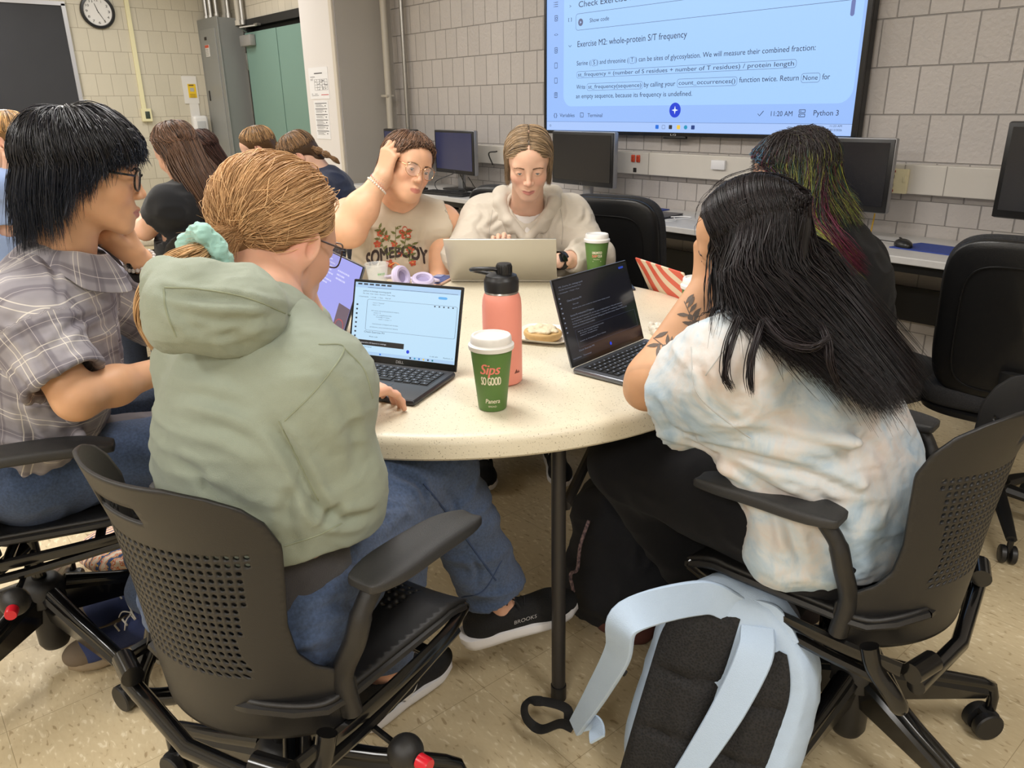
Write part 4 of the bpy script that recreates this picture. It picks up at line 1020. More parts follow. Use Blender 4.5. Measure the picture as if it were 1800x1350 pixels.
def brows(M, t, s, parent, c, th=1.0, name='eyebrow'):
    m = mat('brow_%d_%d' % (c[0], c[2]), c, .7)
    rr = random.Random(5)
    for sx in (-1, 1):
        mb = MB()
        for k in range(46):
            u = rr.random(); x = .014+.033*u; z = .0215+.0055*math.sin(u*2.4)-.004*u+rr.uniform(-.0022, .0022)*(1-.5*u)*th; y = .0908-7.0*(x-.01)**2
            p = np.array([sx*x, y, z]); d = np.array([sx*.006, -.0012-.10*(x-.01), .0022*(1-2*u)])
            mb.tube([M @ (q*s)+t for q in (p, p+d*.5+[0, .0006, 0], p+d)], [.0010*s*th, .0009*s*th, .0002], 4)
        o = mb.build(name, m, parent); o.matrix_parent_inverse = Matrix.Translation(-Vector(parent.location))
def glasses(M, t, s, parent, m, w=.027, h=.022, z=.003, r=.0011, y=.098, roundness=1.0, arm=True):
    g = MB()
    for sx in (-1, 1):
        pts = []
        for k in range(29):
            a = 2*math.pi*k/28; ca, sa = math.cos(a), math.sin(a); e = 1 if roundness == 1 else .7
            pts.append(M @ (np.array([sx*.0335+w*math.copysign(abs(ca)**e, ca), y-abs(sx*.0335+w*ca)**2*3.2, z+h*math.copysign(abs(sa)**e, sa)-.0])*s)+t)
        g.tube(pts, r*s, 6, cap=False)
    g.tube([M @ (np.array(p)*s)+t for p in ((-.0085, y, z+.006), (-.004, y+.003, z+.010), (.004, y+.003, z+.010), (.0085, y, z+.006))], r*s, 6)
    for sx in (-1, 1): g.tube([M @ (np.array(p)*s)+t for p in ((sx*(.0335+w), y-.012, z+.010), (sx*.074, y-.024, z+.011), (sx*.080, -.004, z+.012), (sx*.080, -.018, z-.004))], r*s*1.1, 6)
    o = g.build('glasses', m, parent); o.matrix_parent_inverse = Matrix.Translation(-Vector(parent.location))
    q = MB()
    for sx in (-1, 1): q.add([tuple(M @ (np.array([sx*.0335+w*.97*math.cos(a), y-abs(sx*.0335+w*math.cos(a))**2*3.2, z+h*.97*math.sin(a)])*s)+t) for a in np.linspace(0, 2*math.pi, 24, endpoint=False)], [tuple(range(24))])
    l = q.build('lenses', mat('lens', (235, 238, 245), .02, alpha=.14, spec=1.0), o); l.matrix_parent_inverse = Matrix.Translation(-Vector(parent.location))
    return o

# ------------------------------------------------------------------ hand (local: origin wrist, +Y to the fingers, +Z back of the hand, +X thumb side)
def hand_prims(S_, M, t, s=1.0, side=1, curl=(.3, .3, .3, .35), spread=.06, thumb=(.7, .3), k=.006):
    """M columns = (thumb side, fingers, back of hand); curl per finger 0 straight .. 1.3 fist"""
    S_.fr(M, t, s)
    S_.cone((0, -.02, 0), (0, .02, 0), .026, .026, k=.012, sq=((0, 0, 1), .72))
    for x, y1, r in ((.026, .088, .0125), (.009, .092, .0125), (-.009, .088, .012), (-.025, .080, .0105)):
        S_.cone((x*.55, .012, 0), (x, y1, .001), .0155, r, k=.014, sq=((0, 0, 1), .85))
    F_ = [((.027, .088, .001), (.043, .026, .021), .0086), ((.009, .093, .002), (.047, .030, .022), .0088), ((-.009, .089, .001), (.044, .028, .021), .0083), ((-.025, .081, -.001), (.034, .021, .019), .0074)]
    for i, (b, ls, r) in enumerate(F_):
        a = 0.0; p = np.array(b); sp = spread*(1.5-i); c = curl[i]
        for j, l in enumerate(ls):
            a += c*(.85, 1.1, .7)[j]
            d = np.array([math.sin(sp)*math.cos(a), math.cos(sp)*math.cos(a), -math.sin(a)]); q = p+d*l
            S_.cone(p, q, r*(1-.06*j), r*(1-.06*(j+1)), k=.0035 if j else k)
            if j < 2: S_.ell(q, r*1.04, k=.003)
            p = q
    ta, tc = thumb
    p = np.array([.018, .018, -.008]); d0 = U([math.sin(ta), math.cos(ta), -.35-.4*tc]); q = p+d0*.048; S_.cone(p, q, .0165, .0115, k=.014)
    d1 = U([math.sin(ta*.65), math.cos(ta*.65), -.35-.8*tc]); q2 = q+d1*.034; S_.cone(q, q2, .0110, .0098, k=.004)
    d2 = U([math.sin(ta*.4)-.2*tc, math.cos(ta*.5), -.25-1.1*tc]); S_.cone(q2, q2+d2*.025, .0098, .0078, k=.003)
    S_.fr(None)
def limb(S_, a, b, c, r0, r1, r2, k=.02, bulge=.0):
    """upper segment a-b and lower segment b-c"""
    S_.cone(a, b, r0, r1, k); S_.cone(b, c, r1, r2, k)
    if bulge: m = np.asarray(b)*.62+np.asarray(c)*.38; S_.ell(m, r1*1.04, k=k)

# ------------------------------------------------------------------ hair
def hair_mat(name, rough=.34, spec=.5):
    if name in MATS: return MATS[name]
    m = mat(name, (60, 40, 30), rough, spec=spec, attr='col')
    try: m.node_tree.nodes['Principled BSDF'].inputs['Anisotropic'].default_value = .4
    except Exception: pass
    return m
def cr(C, sub=3):
    """vectorised Catmull-Rom: C (n,k,3) -> (n,(k-1)*sub+1,3)"""
    n, k, _ = C.shape; E_ = np.concatenate([2*C[:, :1]-C[:, 1:2], C, 2*C[:, -1:]-C[:, -2:-1]], 1); out = []
    for i in range(k-1):
        a, b, c, d = E_[:, i], E_[:, i+1], E_[:, i+2], E_[:, i+3]
        for t in np.linspace(0, 1, sub, endpoint=False): out.append(.5*((2*b)+(-a+c)*t+(2*a-5*b+4*c-d)*t*t+(-a+3*b-3*c+d)*t**3))
    out.append(C[:, -1]); return np.stack(out, 1)
def strands(name, C, r, m, parent, col, sub=3, jit=.15, tip=.15, flat=1.0, seed=0, colvar=.14, tipcol=None):
    """C (n,k,3) control points -> one mesh of tapered three-sided locks; col linear rgb or (n,3)"""
    P = cr(C, sub); n, k, _ = P.shape; rg = np.random.RandomState(seed)
    T = np.gradient(P, axis=1); T /= np.linalg.norm(T, axis=2)[..., None]+1e-9
    ref = rg.normal(size=(n, 1, 3)); u = np.cross(T, ref); u /= np.linalg.norm(u, axis=2)[..., None]+1e-9; w = np.cross(T, u)
    tt = np.linspace(0, 1, k); prof = np.minimum(1, .55+4*tt)*(1-(1-tip)*np.clip((tt-.55)/.45, 0, 1)**1.5)
    rr = r*(1+jit*rg.normal(size=(n, 1)))*prof[None]
    V_ = np.stack([P+rr[..., None]*(math.cos(a)*u+math.sin(a)*w*flat) for a in (0, 2.094, 4.189)], 2)   # n,k,3,3
    V_ = V_.reshape(-1, 3); base = (np.arange(n)*k*3)[:, None, None]; row = (np.arange(k-1)*3)[None, :, None]; j = np.arange(3)[None, None]; j2 = (j+1) % 3
    q = np.stack([base+row+j, base+row+j2, base+row+3+j2, base+row+3+j], -1).reshape(-1, 4)
    c = np.asarray(col, float); c = np.tile(c, (n, 1)) if c.ndim == 1 else c
    c = c*np.exp(colvar*rg.normal(size=(n, 1)))
    cc = np.repeat(c[:, None], k, 1)
    if tipcol is not None:
        w_ = np.clip((tt-tipcol[1])/max(1e-3, (1-tipcol[1])*.5), 0, 1)[None, :, None]; cc = cc*(1-w_)+np.asarray(tipcol[0])*w_
    cc = np.repeat(cc[:, :, None], 3, 2).reshape(-1, 3)
    return mesh_np(name, V_, q, m, parent, cc)
EC = np.array([0, -.012, .038]); ER = np.array([.0765, .0955, .0825])
def ellp(d, lift=0.0):
    d = d/np.linalg.norm(d, axis=-1)[..., None]; return EC+d*ER*(1+np.asarray(lift)[..., None] if np.ndim(lift) else (1+lift))
def slerp(a, b, t):
    a = a/np.linalg.norm(a, axis=-1)[..., None]; b = b/np.linalg.norm(b, axis=-1)[..., None]
    om = np.arccos(np.clip((a*b).sum(-1), -.999, .999))[..., None]; return (np.sin((1-t)*om)*a+np.sin(t*om)*b)/np.sin(om)
def rand_dirs(n, rg, ok):
    out = []
    while sum(len(o) for o in out) < n:
        d = rg.normal(size=(n*3, 3)); d /= np.linalg.norm(d, axis=1)[:, None]; out.append(d[ok(d)])
    return np.concatenate(out)[:n]
def to_world(C, M, t, s=1.0): return (C*s) @ np.asarray(M).T+np.asarray(t)
def hair_cap(name, M, t, s, m, parent, col, extra=None, th=.010, front=.42, vox=.004, low=-.02):
    """solid under-volume of the hair: slightly larger than the skull, face side removed"""
    S_ = Sculpt(); S_.fr(M, t, s); S_.ell(EC, ER+th*.55, k=.01)
    S_.ell((0, .122, -.03), (.105, .100, .088), k=.012, op='-')
    S_.cut((0, 0, low), (0, .35, -1), .25)
    if extra: extra(S_)
    S_.fr(None)
    return sculpt_obj(name, S_, m, parent, vox, col=lambda P: np.tile(np.asarray(col)*.55, (len(P), 1)))
# ------------------------------------------------------------------ people
def frame(f, up=(0, 0, 1)):
    f = U(f); return basis(np.cross(f, np.asarray(up, float)), f)
def handM(fingers, back, side):
    y = U(fingers); z = np.asarray(back, float); z = U(z-y*(z@y)); x = np.cross(y, z)*(1 if side == 'L' else -1); return np.stack([x, y, z], 1)
def person(label, loc, group=None):
    t = thing('person', label, 'person', loc, 0, group); bpy.context.view_layer.update(); return t
def body_mesh(S_, parent, col, vox=.005, boxes=(), name='body', m=None):
    L, H = S_.bounds(); F, ax, v = S_.field(L, H, vox)
    for lo, hi, fv in boxes:
        i0 = [max(0, int(math.ceil((lo[i]+2*vox-L[i])/vox))) for i in range(3)]; i1 = [max(0, int(math.floor((hi[i]-2*vox-L[i])/vox))) for i in range(3)]
        F[i0[0]:i1[0], i0[1]:i1[1], i0[2]:i1[2]] = .05
    P, Fc = surface_net(F, ax, v); P = relax(P, Fc, 1)
    for lo, hi, fv in boxes:
        p2, f2 = surface_net(*S_.field(np.asarray(lo, float), np.asarray(hi, float), fv)); Fc = np.concatenate([Fc, f2+len(P)]); P = np.concatenate([P, p2])
    return mesh_np(name, P, Fc, m or Mskin, parent, col(P) if callable(col) else np.tile(np.asarray(col), (len(P), 1)))
def box_of(c, r, fv): c = np.asarray(c, float); r = np.asarray(r, float)*np.ones(3); return (c-r, c+r, fv)
def bvh_of(*objs):
    vs, fs = [], []
    for o in objs:
        n = len(vs); vs += [v.co.copy() for v in o.data.vertices]; fs += [tuple(i+n for i in p.vertices) for p in o.data.polygons]
    return BVHTree.FromPolygons(vs, fs)
def drape(C, bv, off=.006, start=2):
    n, k, _ = C.shape
    for i in range(n):
        for j in range(start, k):
            p = Vector(C[i, j]); l, nn, ix, d = bv.find_nearest(p, .12)
            if l is not None and (p-l).dot(nn) < off: q = l+nn*off*(1+.6*((i*7+j) % 5)/5); C[i, j] = q
    return C
def seam(parent, bv, pts, m, r=.0014, name='seam', n=8, off=.0002):
    out = []
    for p in bez(pts, n):
        o_ = Vector((0, 0, CAM_H)); h = bv.ray_cast(o_, (Vector(p)-o_).normalized())
        if h[0] is not None: out.append(np.array(h[0]+h[1]*off))
    o = MB().tube(out, r, 5).build(name, m, parent); return o
def shift_parent(o, root): return o
def finish(root):
    for c in root.children:
        c.matrix_parent_inverse = Matrix.Translation(-Vector(root.location))
        for g in c.children: g.matrix_parent_inverse = Matrix.Identity(4)
    return root
def torso(S_, J, off=0.0, w=1.0, k=.03):
    f = J['f']; mid = (J['pel']*.5+J['ch']*.5)+f*J.get('belly', 0.0)
    S_.cone(J['pel'], mid, .162*w+off, .148*w+off, k, (f, .72)); S_.cone(mid, J['ch'], .148*w+off, .162*w+off, k, (f, .74))
    up = U(J['nk']-J['ch']); S_.cone(J['ch'], J['ch']+up*.075, .162*w+off, .135*w+off, k, (f, .70))
    for s in ('sl', 'sr'): S_.cone(J[s], J['nk']-up*.045, .056+off, .062+off, .05)
    S_.cone(J['sl'], J['sr'], .052+off, .052+off, .05)
def cloth_mat(name, c, rough=.85, bump=.5, bs=900, var=.12, vs=5, sheen=.2, var2=None):
    return mat(name, c, rough, spec=.2, bump=bump, bscale=bs, var=var, vscale=vs, sheen=sheen, var2=var2)
Mjean = cloth_mat('denim', (82, 102, 138), bump=1, bs=1300, var=.42, vs=190); Mjean2 = cloth_mat('denim_dark', (58, 68, 90), bump=1, bs=1300, var=.35, vs=190)
Mblkc = cloth_mat('black_cloth', (24, 24, 27), var=.25, vs=4, sheen=.05)

def leg_prims(S_, hip, knee, ank, r=(.088, .066, .052), k=.03, hem=None):
    S_.cone(hip, knee, r[0], r[1], k); S_.cone(knee, ank, r[1], r[2], k)
def shoe(M, t, parent, cu, cs, kind='run', s=1.0, label=None):
    """M columns (right, toe, up); t = sole point under the ankle"""
    S_ = Sculpt(); S_.fr(M, t, s)
    S_.ell((0, .155, .044), (.043, .062, .032), k=.02); S_.cone((0, .0, .052), (0, .14, .046), .035, .038, k=.02); S_.ell((0, -.028, .052), (.033, .040, .046), k=.02)
    S_.cone((0, -.018, .060), (0, -.022, .098), .036, .036, k=.015); S_.cone((0, .06, .070), (0, .018, .112), .024, .020, k=.02, sq=((0, 1, .6), .5))
    S_.cone((0, -.018, .14), (0, -.012, .075), .029, .026, k=.004, op='-'); S_.cut((0, 0, .022), (0, 0, -1), .25)
    u = sculpt_obj('shoe', S_, cu, parent, .0035, sm=1)
    if label: u['label'] = label
    mb = MB(); n = 26; vs = []; Wd = [(-.075, .018), (-.06, .034), (-.02, .037), (.04, .036), (.10, .043), (.15, .046), (.19, .036), (.212, .014)]
    for i in range(n+1):
        y = -.075+.287*i/n; w_ = interp(y, Wd); th = .036-.008*i/n; sp = .016*max(0, (y-.13)/.08)**2+.008*max(0, (-.04-y)/.035)**2
        for x, z in ((-.72, 0), (-.98, .010), (-1.06, th*.6), (-1.0, th), (-.8, th+.004), (.8, th+.004), (1.0, th), (1.06, th*.6), (.98, .010), (.72, 0)): vs.append(M @ (np.array([x*w_, y-(.006 if z > .02 and i < 3 else 0), z+sp])*s)+t)
    fs = [(i*10+j, i*10+(j+1) % 10, (i+1)*10+(j+1) % 10, (i+1)*10+j) for i in range(n) for j in range(10)]+[tuple(range(9, -1, -1)), tuple(n*10+j for j in range(10))]
    shift_parent(mb.add(vs, fs).build('sole', cs, u), parent)
    q = MB()
    for i in range(5):
        y = .045+.020*i; z = .104-.0085*i; q.tube([M @ (np.array(p)*s)+t for p in ((-.020, y, z-.008), (0, y+.006, z+.001), (.020, y, z-.008))], .0025*s, 6)
    for sx in (-1, 1): q.tube([M @ (np.array(p)*s)+t for p in bez([(0, .045, .106), (sx*.018, .05, .125), (sx*.034, .045, .108), (sx*.016, .045, .10)], 5)], .0018*s, 6); q.tube([M @ (np.array(p)*s)+t for p in bez([(0, .045, .106), (sx*.022, .065, .105), (sx*.034, .075, .085)], 5)], .0018*s, 6)
    shift_parent(q.build('laces', mat('lace_black', (22, 22, 24), .8) if kind != 'vans' else mat('lace_white', (210, 205, 195), .8), u), parent)
    return u
def add_text_surface(S_obj): pass

# ================= person with copper ponytail, sage hoodie =================
def make_R():
    root = person('person with copper ponytail, teal scrunchie and sage green hoodie, seen from behind', V(-.45, 1.16, 0))
    f = V(.6, .8); J = dict(f=U(f), pel=V(-.425, 1.13, .60), ch=V(-.405, 1.12, .855), nk=V(-.375, 1.16, 1.045), sl=V(-.50, 1.225, .945), sr=V(-.285, 1.07, .955), belly=0.0)
    er, wr = V(-.290, 1.12, .745), V(-.322, 1.40, .812); el, wl = V(-.56, 1.50, .775), V(-.385, 1.46, .955)
    M = frame(V(.58, .80, -.42), V(.05, 0, 1)); t = V(-.388, 1.30, 1.132); s = 1.0
    S_ = Sculpt(); torso(S_, J, -.012)
    head_prims(S_, M, t, s)
    S_.fr(M, t); S_.ell((.086, -.008, -.006), (.0075, .019, .033), rz(-.45) @ rx(-.2), k=.012); S_.ell((.0945, -.004, .0), (.006, .010, .020), rz(-.45) @ rx(-.2), k=.004, op='-'); S_.fr(None)
    S_.cone(t+M@np.array([0, -.035, -.05]), J['nk'], .056, .060, .03)
    limb(S_, J['sr'], er, wr, .048, .040, .027, bulge=1); limb(S_, J['sl'], el, wl, .048, .040, .027, bulge=1)
    hm = handM(V(.52, .84, -.14), V(.1, .15, 1), 'R'); ht = wr+hm@np.array([0, .015, 0])
    hand_prims(S_, hm, ht, .93, curl=(.35, .45, .5, .45), spread=.16, thumb=(.8, .2))
    hm2 = handM(V(.05, -.35, .9), V(.9, .3, .2), 'L'); hand_prims(S_, hm2, wl, .93, curl=(1.0, 1.1, 1.1, 1.1), thumb=(.5, .6))
    hl, hr = V(-.54, 1.15, .56), V(-.36, 1.08, .56); kr, ar = V(-.235, 1.42, .575), V(-.305, 1.445, .13); kl, al = V(-.17, 1.50, .63), V(-.05, 1.545, .265)
    leg_prims(S_, hr, kr, ar, (.075, .055, .036)); leg_prims(S_, hl, kl, al, (.075, .055, .036))
    S_.cone(ar, ar-[0, 0, .07], .036, .034); fd = V(.93, .30, -.12); S_.cone(al, al-V(-.02, -.01, .05), .036, .034)
    body_mesh(S_, root, skin_col((222, 172, 146), M, t, s, bl=.5), .005, [box_of(t, (.15, .15, .17), .0021), box_of(ht+hm@np.array([0, .09, 0]), (.13, .13, .10), .0021)])
    eyes_obj(M, t, s, root); brows(M, t, s, root, (150, 105, 70))
    glasses(M, t, s, root, mat('frame_tort', (70, 55, 48), .2), w=.027, h=.022, y=.100, roundness=.7, r=.0014)
    Msage = cloth_mat('sage_fleece', (156, 165, 149), bump=.6, bs=1100, var=.10, vs=7)
    # hoodie
    S_ = Sculpt(); torso(S_, J, .014, .95, .04)
    S_.cone(J['pel']+[0, 0, .18], J['pel']+[0, 0, .145], .172, .164, .03, (J['f'], .76)); S_.cone(J['pel']+[0, 0, .135], J['pel']+[0, 0, .10], .166, .160, .008, (J['f'], .76))
    ev = er+V(.010, -.015, -.01)
    S_.cone(J['sr'], ev, .068, .064, .04); S_.ell(ev*.75+J['sr']*.25+V(.01, 0, 0), (.064, .064, .08), k=.04); S_.cone(ev, wr-V(.0, .02, 0), .058, .035, .03); S_.cone(wr-V(0, .035, 0), wr-V(0, .01, 0), .040, .037, .006)
    S_.cone(J['sl'], el, .076, .064, .04); S_.cone(el, wl-[0, 0, .03], .062, .040, .03); S_.cone(wl-[0, 0, .035], wl-[0, 0, .01], .040, .037, .006)
    hd = U(wr-er); S_.cut(wr-hd*.012, hd, .06); S_.cone(wr+hd*.03, wr-hd*.03, .030, .030, .004, op='-')
    S_.cut(J['pel']+[0, 0, .10], (0, 0, -1), .32)
    # folds at the elbow and waist
    for i in range(5): a = er+V(-.05+.01*i, -.055+.01*i, .06-.028*i); S_.cone(a, a+V(.05, .11, .03), .006, .004, .03)
    o = sculpt_obj('hoodie', S_, Msage, root, .005, sm=2, fold=[(.0042, (6, 6, 14), None, 3.3, .75), (.0016, (28, 28, 45), None, 9.1, .5)], crease=([([(478, 745), (515, 800), (545, 865), (565, 905)], .012, .009), ([(545, 880), (600, 912), (655, 905)], .010, .010), ([(330, 745), (400, 757), (470, 800)], .006, .010), ([(300, 690), (360, 697), (430, 722)], .005, .009), ([(525, 965), (505, 905), (525, 850)], .007, .010), ([(380, 860), (430, 895), (490, 905)], .005, .010), ([(590, 700), (620, 760), (625, 820)], .005, .010), ([(560, 650), (600, 690), (630, 740)], .004, .008), ([(300, 800), (360, 850), (420, 940)], .005, .010), ([(560, 930), (585, 905), (600, 880)], .007, .008)], 1.0))
    bv = bvh_of(o)
    A = lambda *p: at(*p)
    # hood lying on the back
    H_ = Sculpt()
    c0 = J['nk']
    rim = [A(545, 560, 1.28), A(500, 535, 1.16), A(430, 505, 1.085), A(350, 487, 1.05), A(285, 480, 1.075), A(268, 500, 1.14)]
    H_.chain(rim, [.018, .020, .021, .020, .018, .016], .02)
    H_.cone(A(440, 548, 1.05), A(330, 545, 1.03), .052, .050, .03, (V(.2, -1, .1), .75)); H_.cone(A(330, 545, 1.03), A(305, 578, 1.045), .045, .026, .03)
    H_.cone(A(290, 510, 1.07), A(300, 575, 1.05), .030, .024, .03); H_.cone(A(500, 560, 1.13), A(400, 560, 1.05), .040, .046, .03); H_.cone(A(440, 510, 1.09), A(400, 560, 1.06), .030, .040, .03)
    H_.cone(A(540, 575, 1.27), A(500, 565, 1.14), .028, .036, .03)
    for a, b in ((A(295, 540, 1.0), A(430, 548, .985)), (A(300, 572, 1.0), A(420, 572, 1.0)), (A(400, 535, 1.0), A(530, 562, 1.15))): H_.cone(a+V(0, .02, 0), b+V(0, .02, 0), .014, .010, .04)
    h_ = sculpt_obj('hood', H_, Msage, root, .004, sm=2, fold=[(.0045, (10, 10, 16), basis(V(.8, .3, .4), V(0, 0, 1)), 1.3, .7), (.0014, (40, 40, 40), None, 2., .5)], crease=([([(275, 505), (330, 522), (420, 528), (500, 545)], .006, .006), ([(290, 525), (345, 560), (430, 562), (515, 550)], .007, .008), ([(305, 575), (380, 588), (460, 568)], .005, .007), ([(300, 545), (340, 575), (400, 575)], .005, .006)], 1.0))
    bh = bvh_of(h_)
    Msm = mat('sage_seam', (142, 149, 127), .9)
    seam(h_, bh, [A(545, 572, 1.25), A(500, 550, 1.10), A(430, 522, 1.03), A(350, 508, 1.0), A(290, 505, 1.02)], Msm, .0013)
    seam(h_, bh, [A(288, 508, 1.0), A(292, 545, .99), A(310, 592, 1.0)], Msm, .0013)
    for pts in ([A(560, 605, 1.1), A(605, 612, 1.0), A(560, 680, .95), A(500, 740, .95)], [A(605, 612, 1.0), A(640, 650, 1.05), A(655, 700, 1.1)], [A(490, 740, .95), A(520, 800, .95), A(560, 880, .98)], [A(500, 960, .95), A(560, 940, .93), A(600, 920, 1.0)]):
        seam(o, bv, pts, Msm, .0012)
    # grey shirt tail under the hoodie
    S_ = Sculpt(); S_.cone(J['pel']+[0, 0, .12], J['pel']+[0, 0, .0], .152, .170, .02, (J['f'], .78)); S_.cut(J['pel']+[0, 0, .01], (0, 0, -1), .25)
    sculpt_obj('shirt_tail', S_, cloth_mat('charcoal_knit', (66, 64, 66), bump=.8, bs=800), root, .005, fold=[(.004, (9, 9, 20), None, 1, .6)])
    # jeans
    S_ = Sculpt(); S_.cone(hl, hr, .098, .098, .04); S_.cone(J['pel']-[0, 0, .02], J['pel']-[0, 0, .06], .148, .152, .04, (J['f'], .8))
    leg_prims(S_, hr, kr, ar+[0, 0, .03], (.102, .078, .066)); S_.cut(ar+[0, 0, .025], (0, 0, -1), .1); S_.cone(ar-[0, 0, .02], ar+[0, 0, .07], .050, .048, .004, op='-')
    dl = U(al-kl); S_.cone(hl, kl, .102, .082, .03); S_.cone(kl, al-dl*.02, .082, .074, .03); S_.cone(al-dl*.025, al-dl*.005, .077, .077, .004); S_.cut(al-dl*.005, dl, .1); S_.cone(al+dl*.04, al-dl*.05, .056, .056, .004, op='-')
    for i in range(4): a = kl+V(-.03, -.07, -.02+.02*i); S_.cone(a, a+V(.09, .03, .02), .006, .004, .02)
    j = sculpt_obj('jeans', S_, Mjean, root, .005, sm=2, fold=[(.0075, (6, 6, 12), None, 5., .8), (.002, (25, 25, 45), None, 2., .6)], crease=([([(600, 925), (650, 895), (700, 890)], .008, .008), ([(690, 830), (735, 850), (750, 880)], .008, .008), ([(560, 1015), (620, 985), (690, 990)], .008, .010), ([(540, 1080), (600, 1060), (650, 1070)], .006, .009), ([(770, 850), (800, 890), (790, 930)], .005, .008), ([(820, 980), (840, 1000), (835, 1030)], .005, .007)], 1.0))
    bj = bvh_of(j); Mst_ = mat('denim_seam', (50, 66, 98), .9)
    seam(j, bj, [A(745, 850, 1.40), A(800, 920, 1.42), A(850, 990, 1.44), A(872, 1020, 1.46)], Mst_, .0022)
    seam(j, bj, [A(812, 1050, 1.45), A(850, 1038, 1.42), A(882, 985, 1.46)], Mst_, .0016)
    Msh = mat('mesh_black', (24, 24, 26), .85, bump=1, bscale=500, var=.5, vscale=400); Mso = mat('sole_white', (222, 220, 222), .55)
    m1 = basis(np.cross(V(.62, .78, 0), (0, 0, 1)), V(.62, .78, 0)); t1 = V(-.305, 1.43, .012)
    u1 = shoe(m1, t1, root, Msh, Mso); 
    q = MB(); 
    for pl in ([(.036, .02, .045), (.040, .05, .05), (.0415, .075, .075), (.036, .082, .080), (.0405, .058, .052), (.0405, .03, .040)], ): q.add([tuple(m1 @ (np.array(p)+[.0035, 0, 0])+t1) for p in pl], [tuple(range(len(pl)))])
    shift_parent(q.build('side_stripe', mat('stripe_white', (225, 222, 216), .6), u1), root)
    f2 = U(V(.93, .20, .18)); m2 = basis(np.cross(f2, (0, 0, 1)), f2); t2 = al+V(.0, 0, -.135)
    u2 = shoe(m2, t2, root, Msh, Mso)
    q = MB(); g = lambda x, y: tuple(m2 @ np.array([.0435, .05+x, .055+y])+t2); text_on(q, 'BROOKS', g, 0, .055, .0, .010, shear=.2); shift_parent(q.build('side_logo', mat('logo_silver', (170, 168, 170), .5), u2), root)
    # hair
    rg = np.random.RandomState(3); Mh = hair_mat('hair_copper', .5, .25); c1, c2 = np.array(lin((214, 174, 128))), np.array(lin((162, 122, 84)))
    pony = A(366, 438, 1.155); pl_ = (pony-t) @ M
    ex = U((pl_-EC)/ER)
    ok = lambda d: ((d[:, 2] > -.55) | ((d[:, 1] < -.2) & (d[:, 2] > -.9))) & ~((d[:, 1] > .62-.25*np.clip(d[:, 2], 0, 1)*0) & (d[:, 2] < .62)) & ~((d[:, 2] < -.15) & (d[:, 1] > -.05)) & ~((np.abs(d[:, 0]) > .55) & (d[:, 2] < .10) & (d[:, 1] > .1))
    R_ = rand_dirs(8500, rg, ok); n = len(R_)
    ex_ = ex+rg.normal(size=(n, 3))*.05; lift = .11+.11*rg.rand(n)
    C = np.stack([ellp(slerp(R_, ex_, u), lift*math.sin(math.pi*min(1, u*1.05+.12))+.03) for u in (0, .2, .4, .6, .8, .93)]+[np.tile(pl_, (n, 1))+rg.normal(size=(n, 3))*.012], 1)
    C[:, 1:-1] += rg.normal(size=(n, 1, 3))*.0022
    cw = np.clip(.5+.55*vnoise(R_*np.array([6, 3, 5])+3)[:, None]+.18*rg.normal(size=(n, 1)), 0, 1); cc = c1*1.12*(1-cw)+c2*cw
    hair = strands('hair', to_world(C, M, t), .0008, Mh, root, cc, seed=1, colvar=.06)
    cap = hair_cap('hair_mass', M, t, 1.0, Mh, hair, c2, th=.014, extra=lambda S2: (S2.cone((0, -.06, -.01), pl_*.55, .052, .020, k=.03)), low=-.06) if 0 else hair_cap('hair_mass', M, t, 1.0, Mh, hair, c2, th=.012, extra=lambda S2: (S2.cone((0, -.06, -.01), pl_*.55, .052, .020, k=.03), S2.ell((0, .10, -.03), (.14, .118, .092), k=.012, op='-')), low=-.06)
    n = 900; w0 = [pony, A(335, 455, 1.12), A(296, 478, 1.13), A(268, 520, 1.18), A(262, 560, 1.20), A(275, 604, 1.19)]
    C = np.stack([np.tile(w, (n, 1)) for w in w0], 1); off = rg.normal(size=(n, 1, 3)); off /= np.linalg.norm(off, axis=2)[..., None]; off = off*rg.rand(n, 1, 1)**.5
    C = C+off*np.array([.010, .020, .024, .024, .022, .014])[None, :, None]; 
    shift_parent(strands('ponytail', C, .0010, Mh, hair, c1*(.7+.5*rg.rand(n, 1)), seed=2), root)
    # flyaways
    F_ = rand_dirs(90, rg, ok); C = np.stack([ellp(slerp(F_, ex+rg.normal(size=(90, 3))*.3, u), .14+.22*u*(1-u)*4*rg.rand(90)) for u in (0, .25, .5, .75)], 1)
    shift_parent(strands('flyaway_hair', to_world(C, M, t), .0005, Mh, hair, c1*1.2, seed=4), root)
    # scrunchie
    sc = MB(); pts = []; ax = U(pony-A(335, 455, 1.12)); bb = basis(np.cross(ax, (0, 0, 1)), np.cross(ax, np.cross(ax, (0, 0, 1))))
    S_ = Sculpt()
    for k in range(11):
        a = 2*math.pi*k/11; r_ = .027+.004*math.sin(k*2.3); p = pony+bb[:, 0]*math.cos(a)*r_+bb[:, 1]*math.sin(a)*r_-ax*.006; S_.ell(p+ax*.006*math.sin(k*1.9), (.0135, .0135, .017), k=.006)
    sculpt_obj('scrunchie', S_, cloth_mat('teal_scrunchie', (164, 208, 198), bump=.2, var=.08), root, .0025, fold=[(.003, (60, 60, 90), None, 1, .7)])
    return finish(root)
make_R()
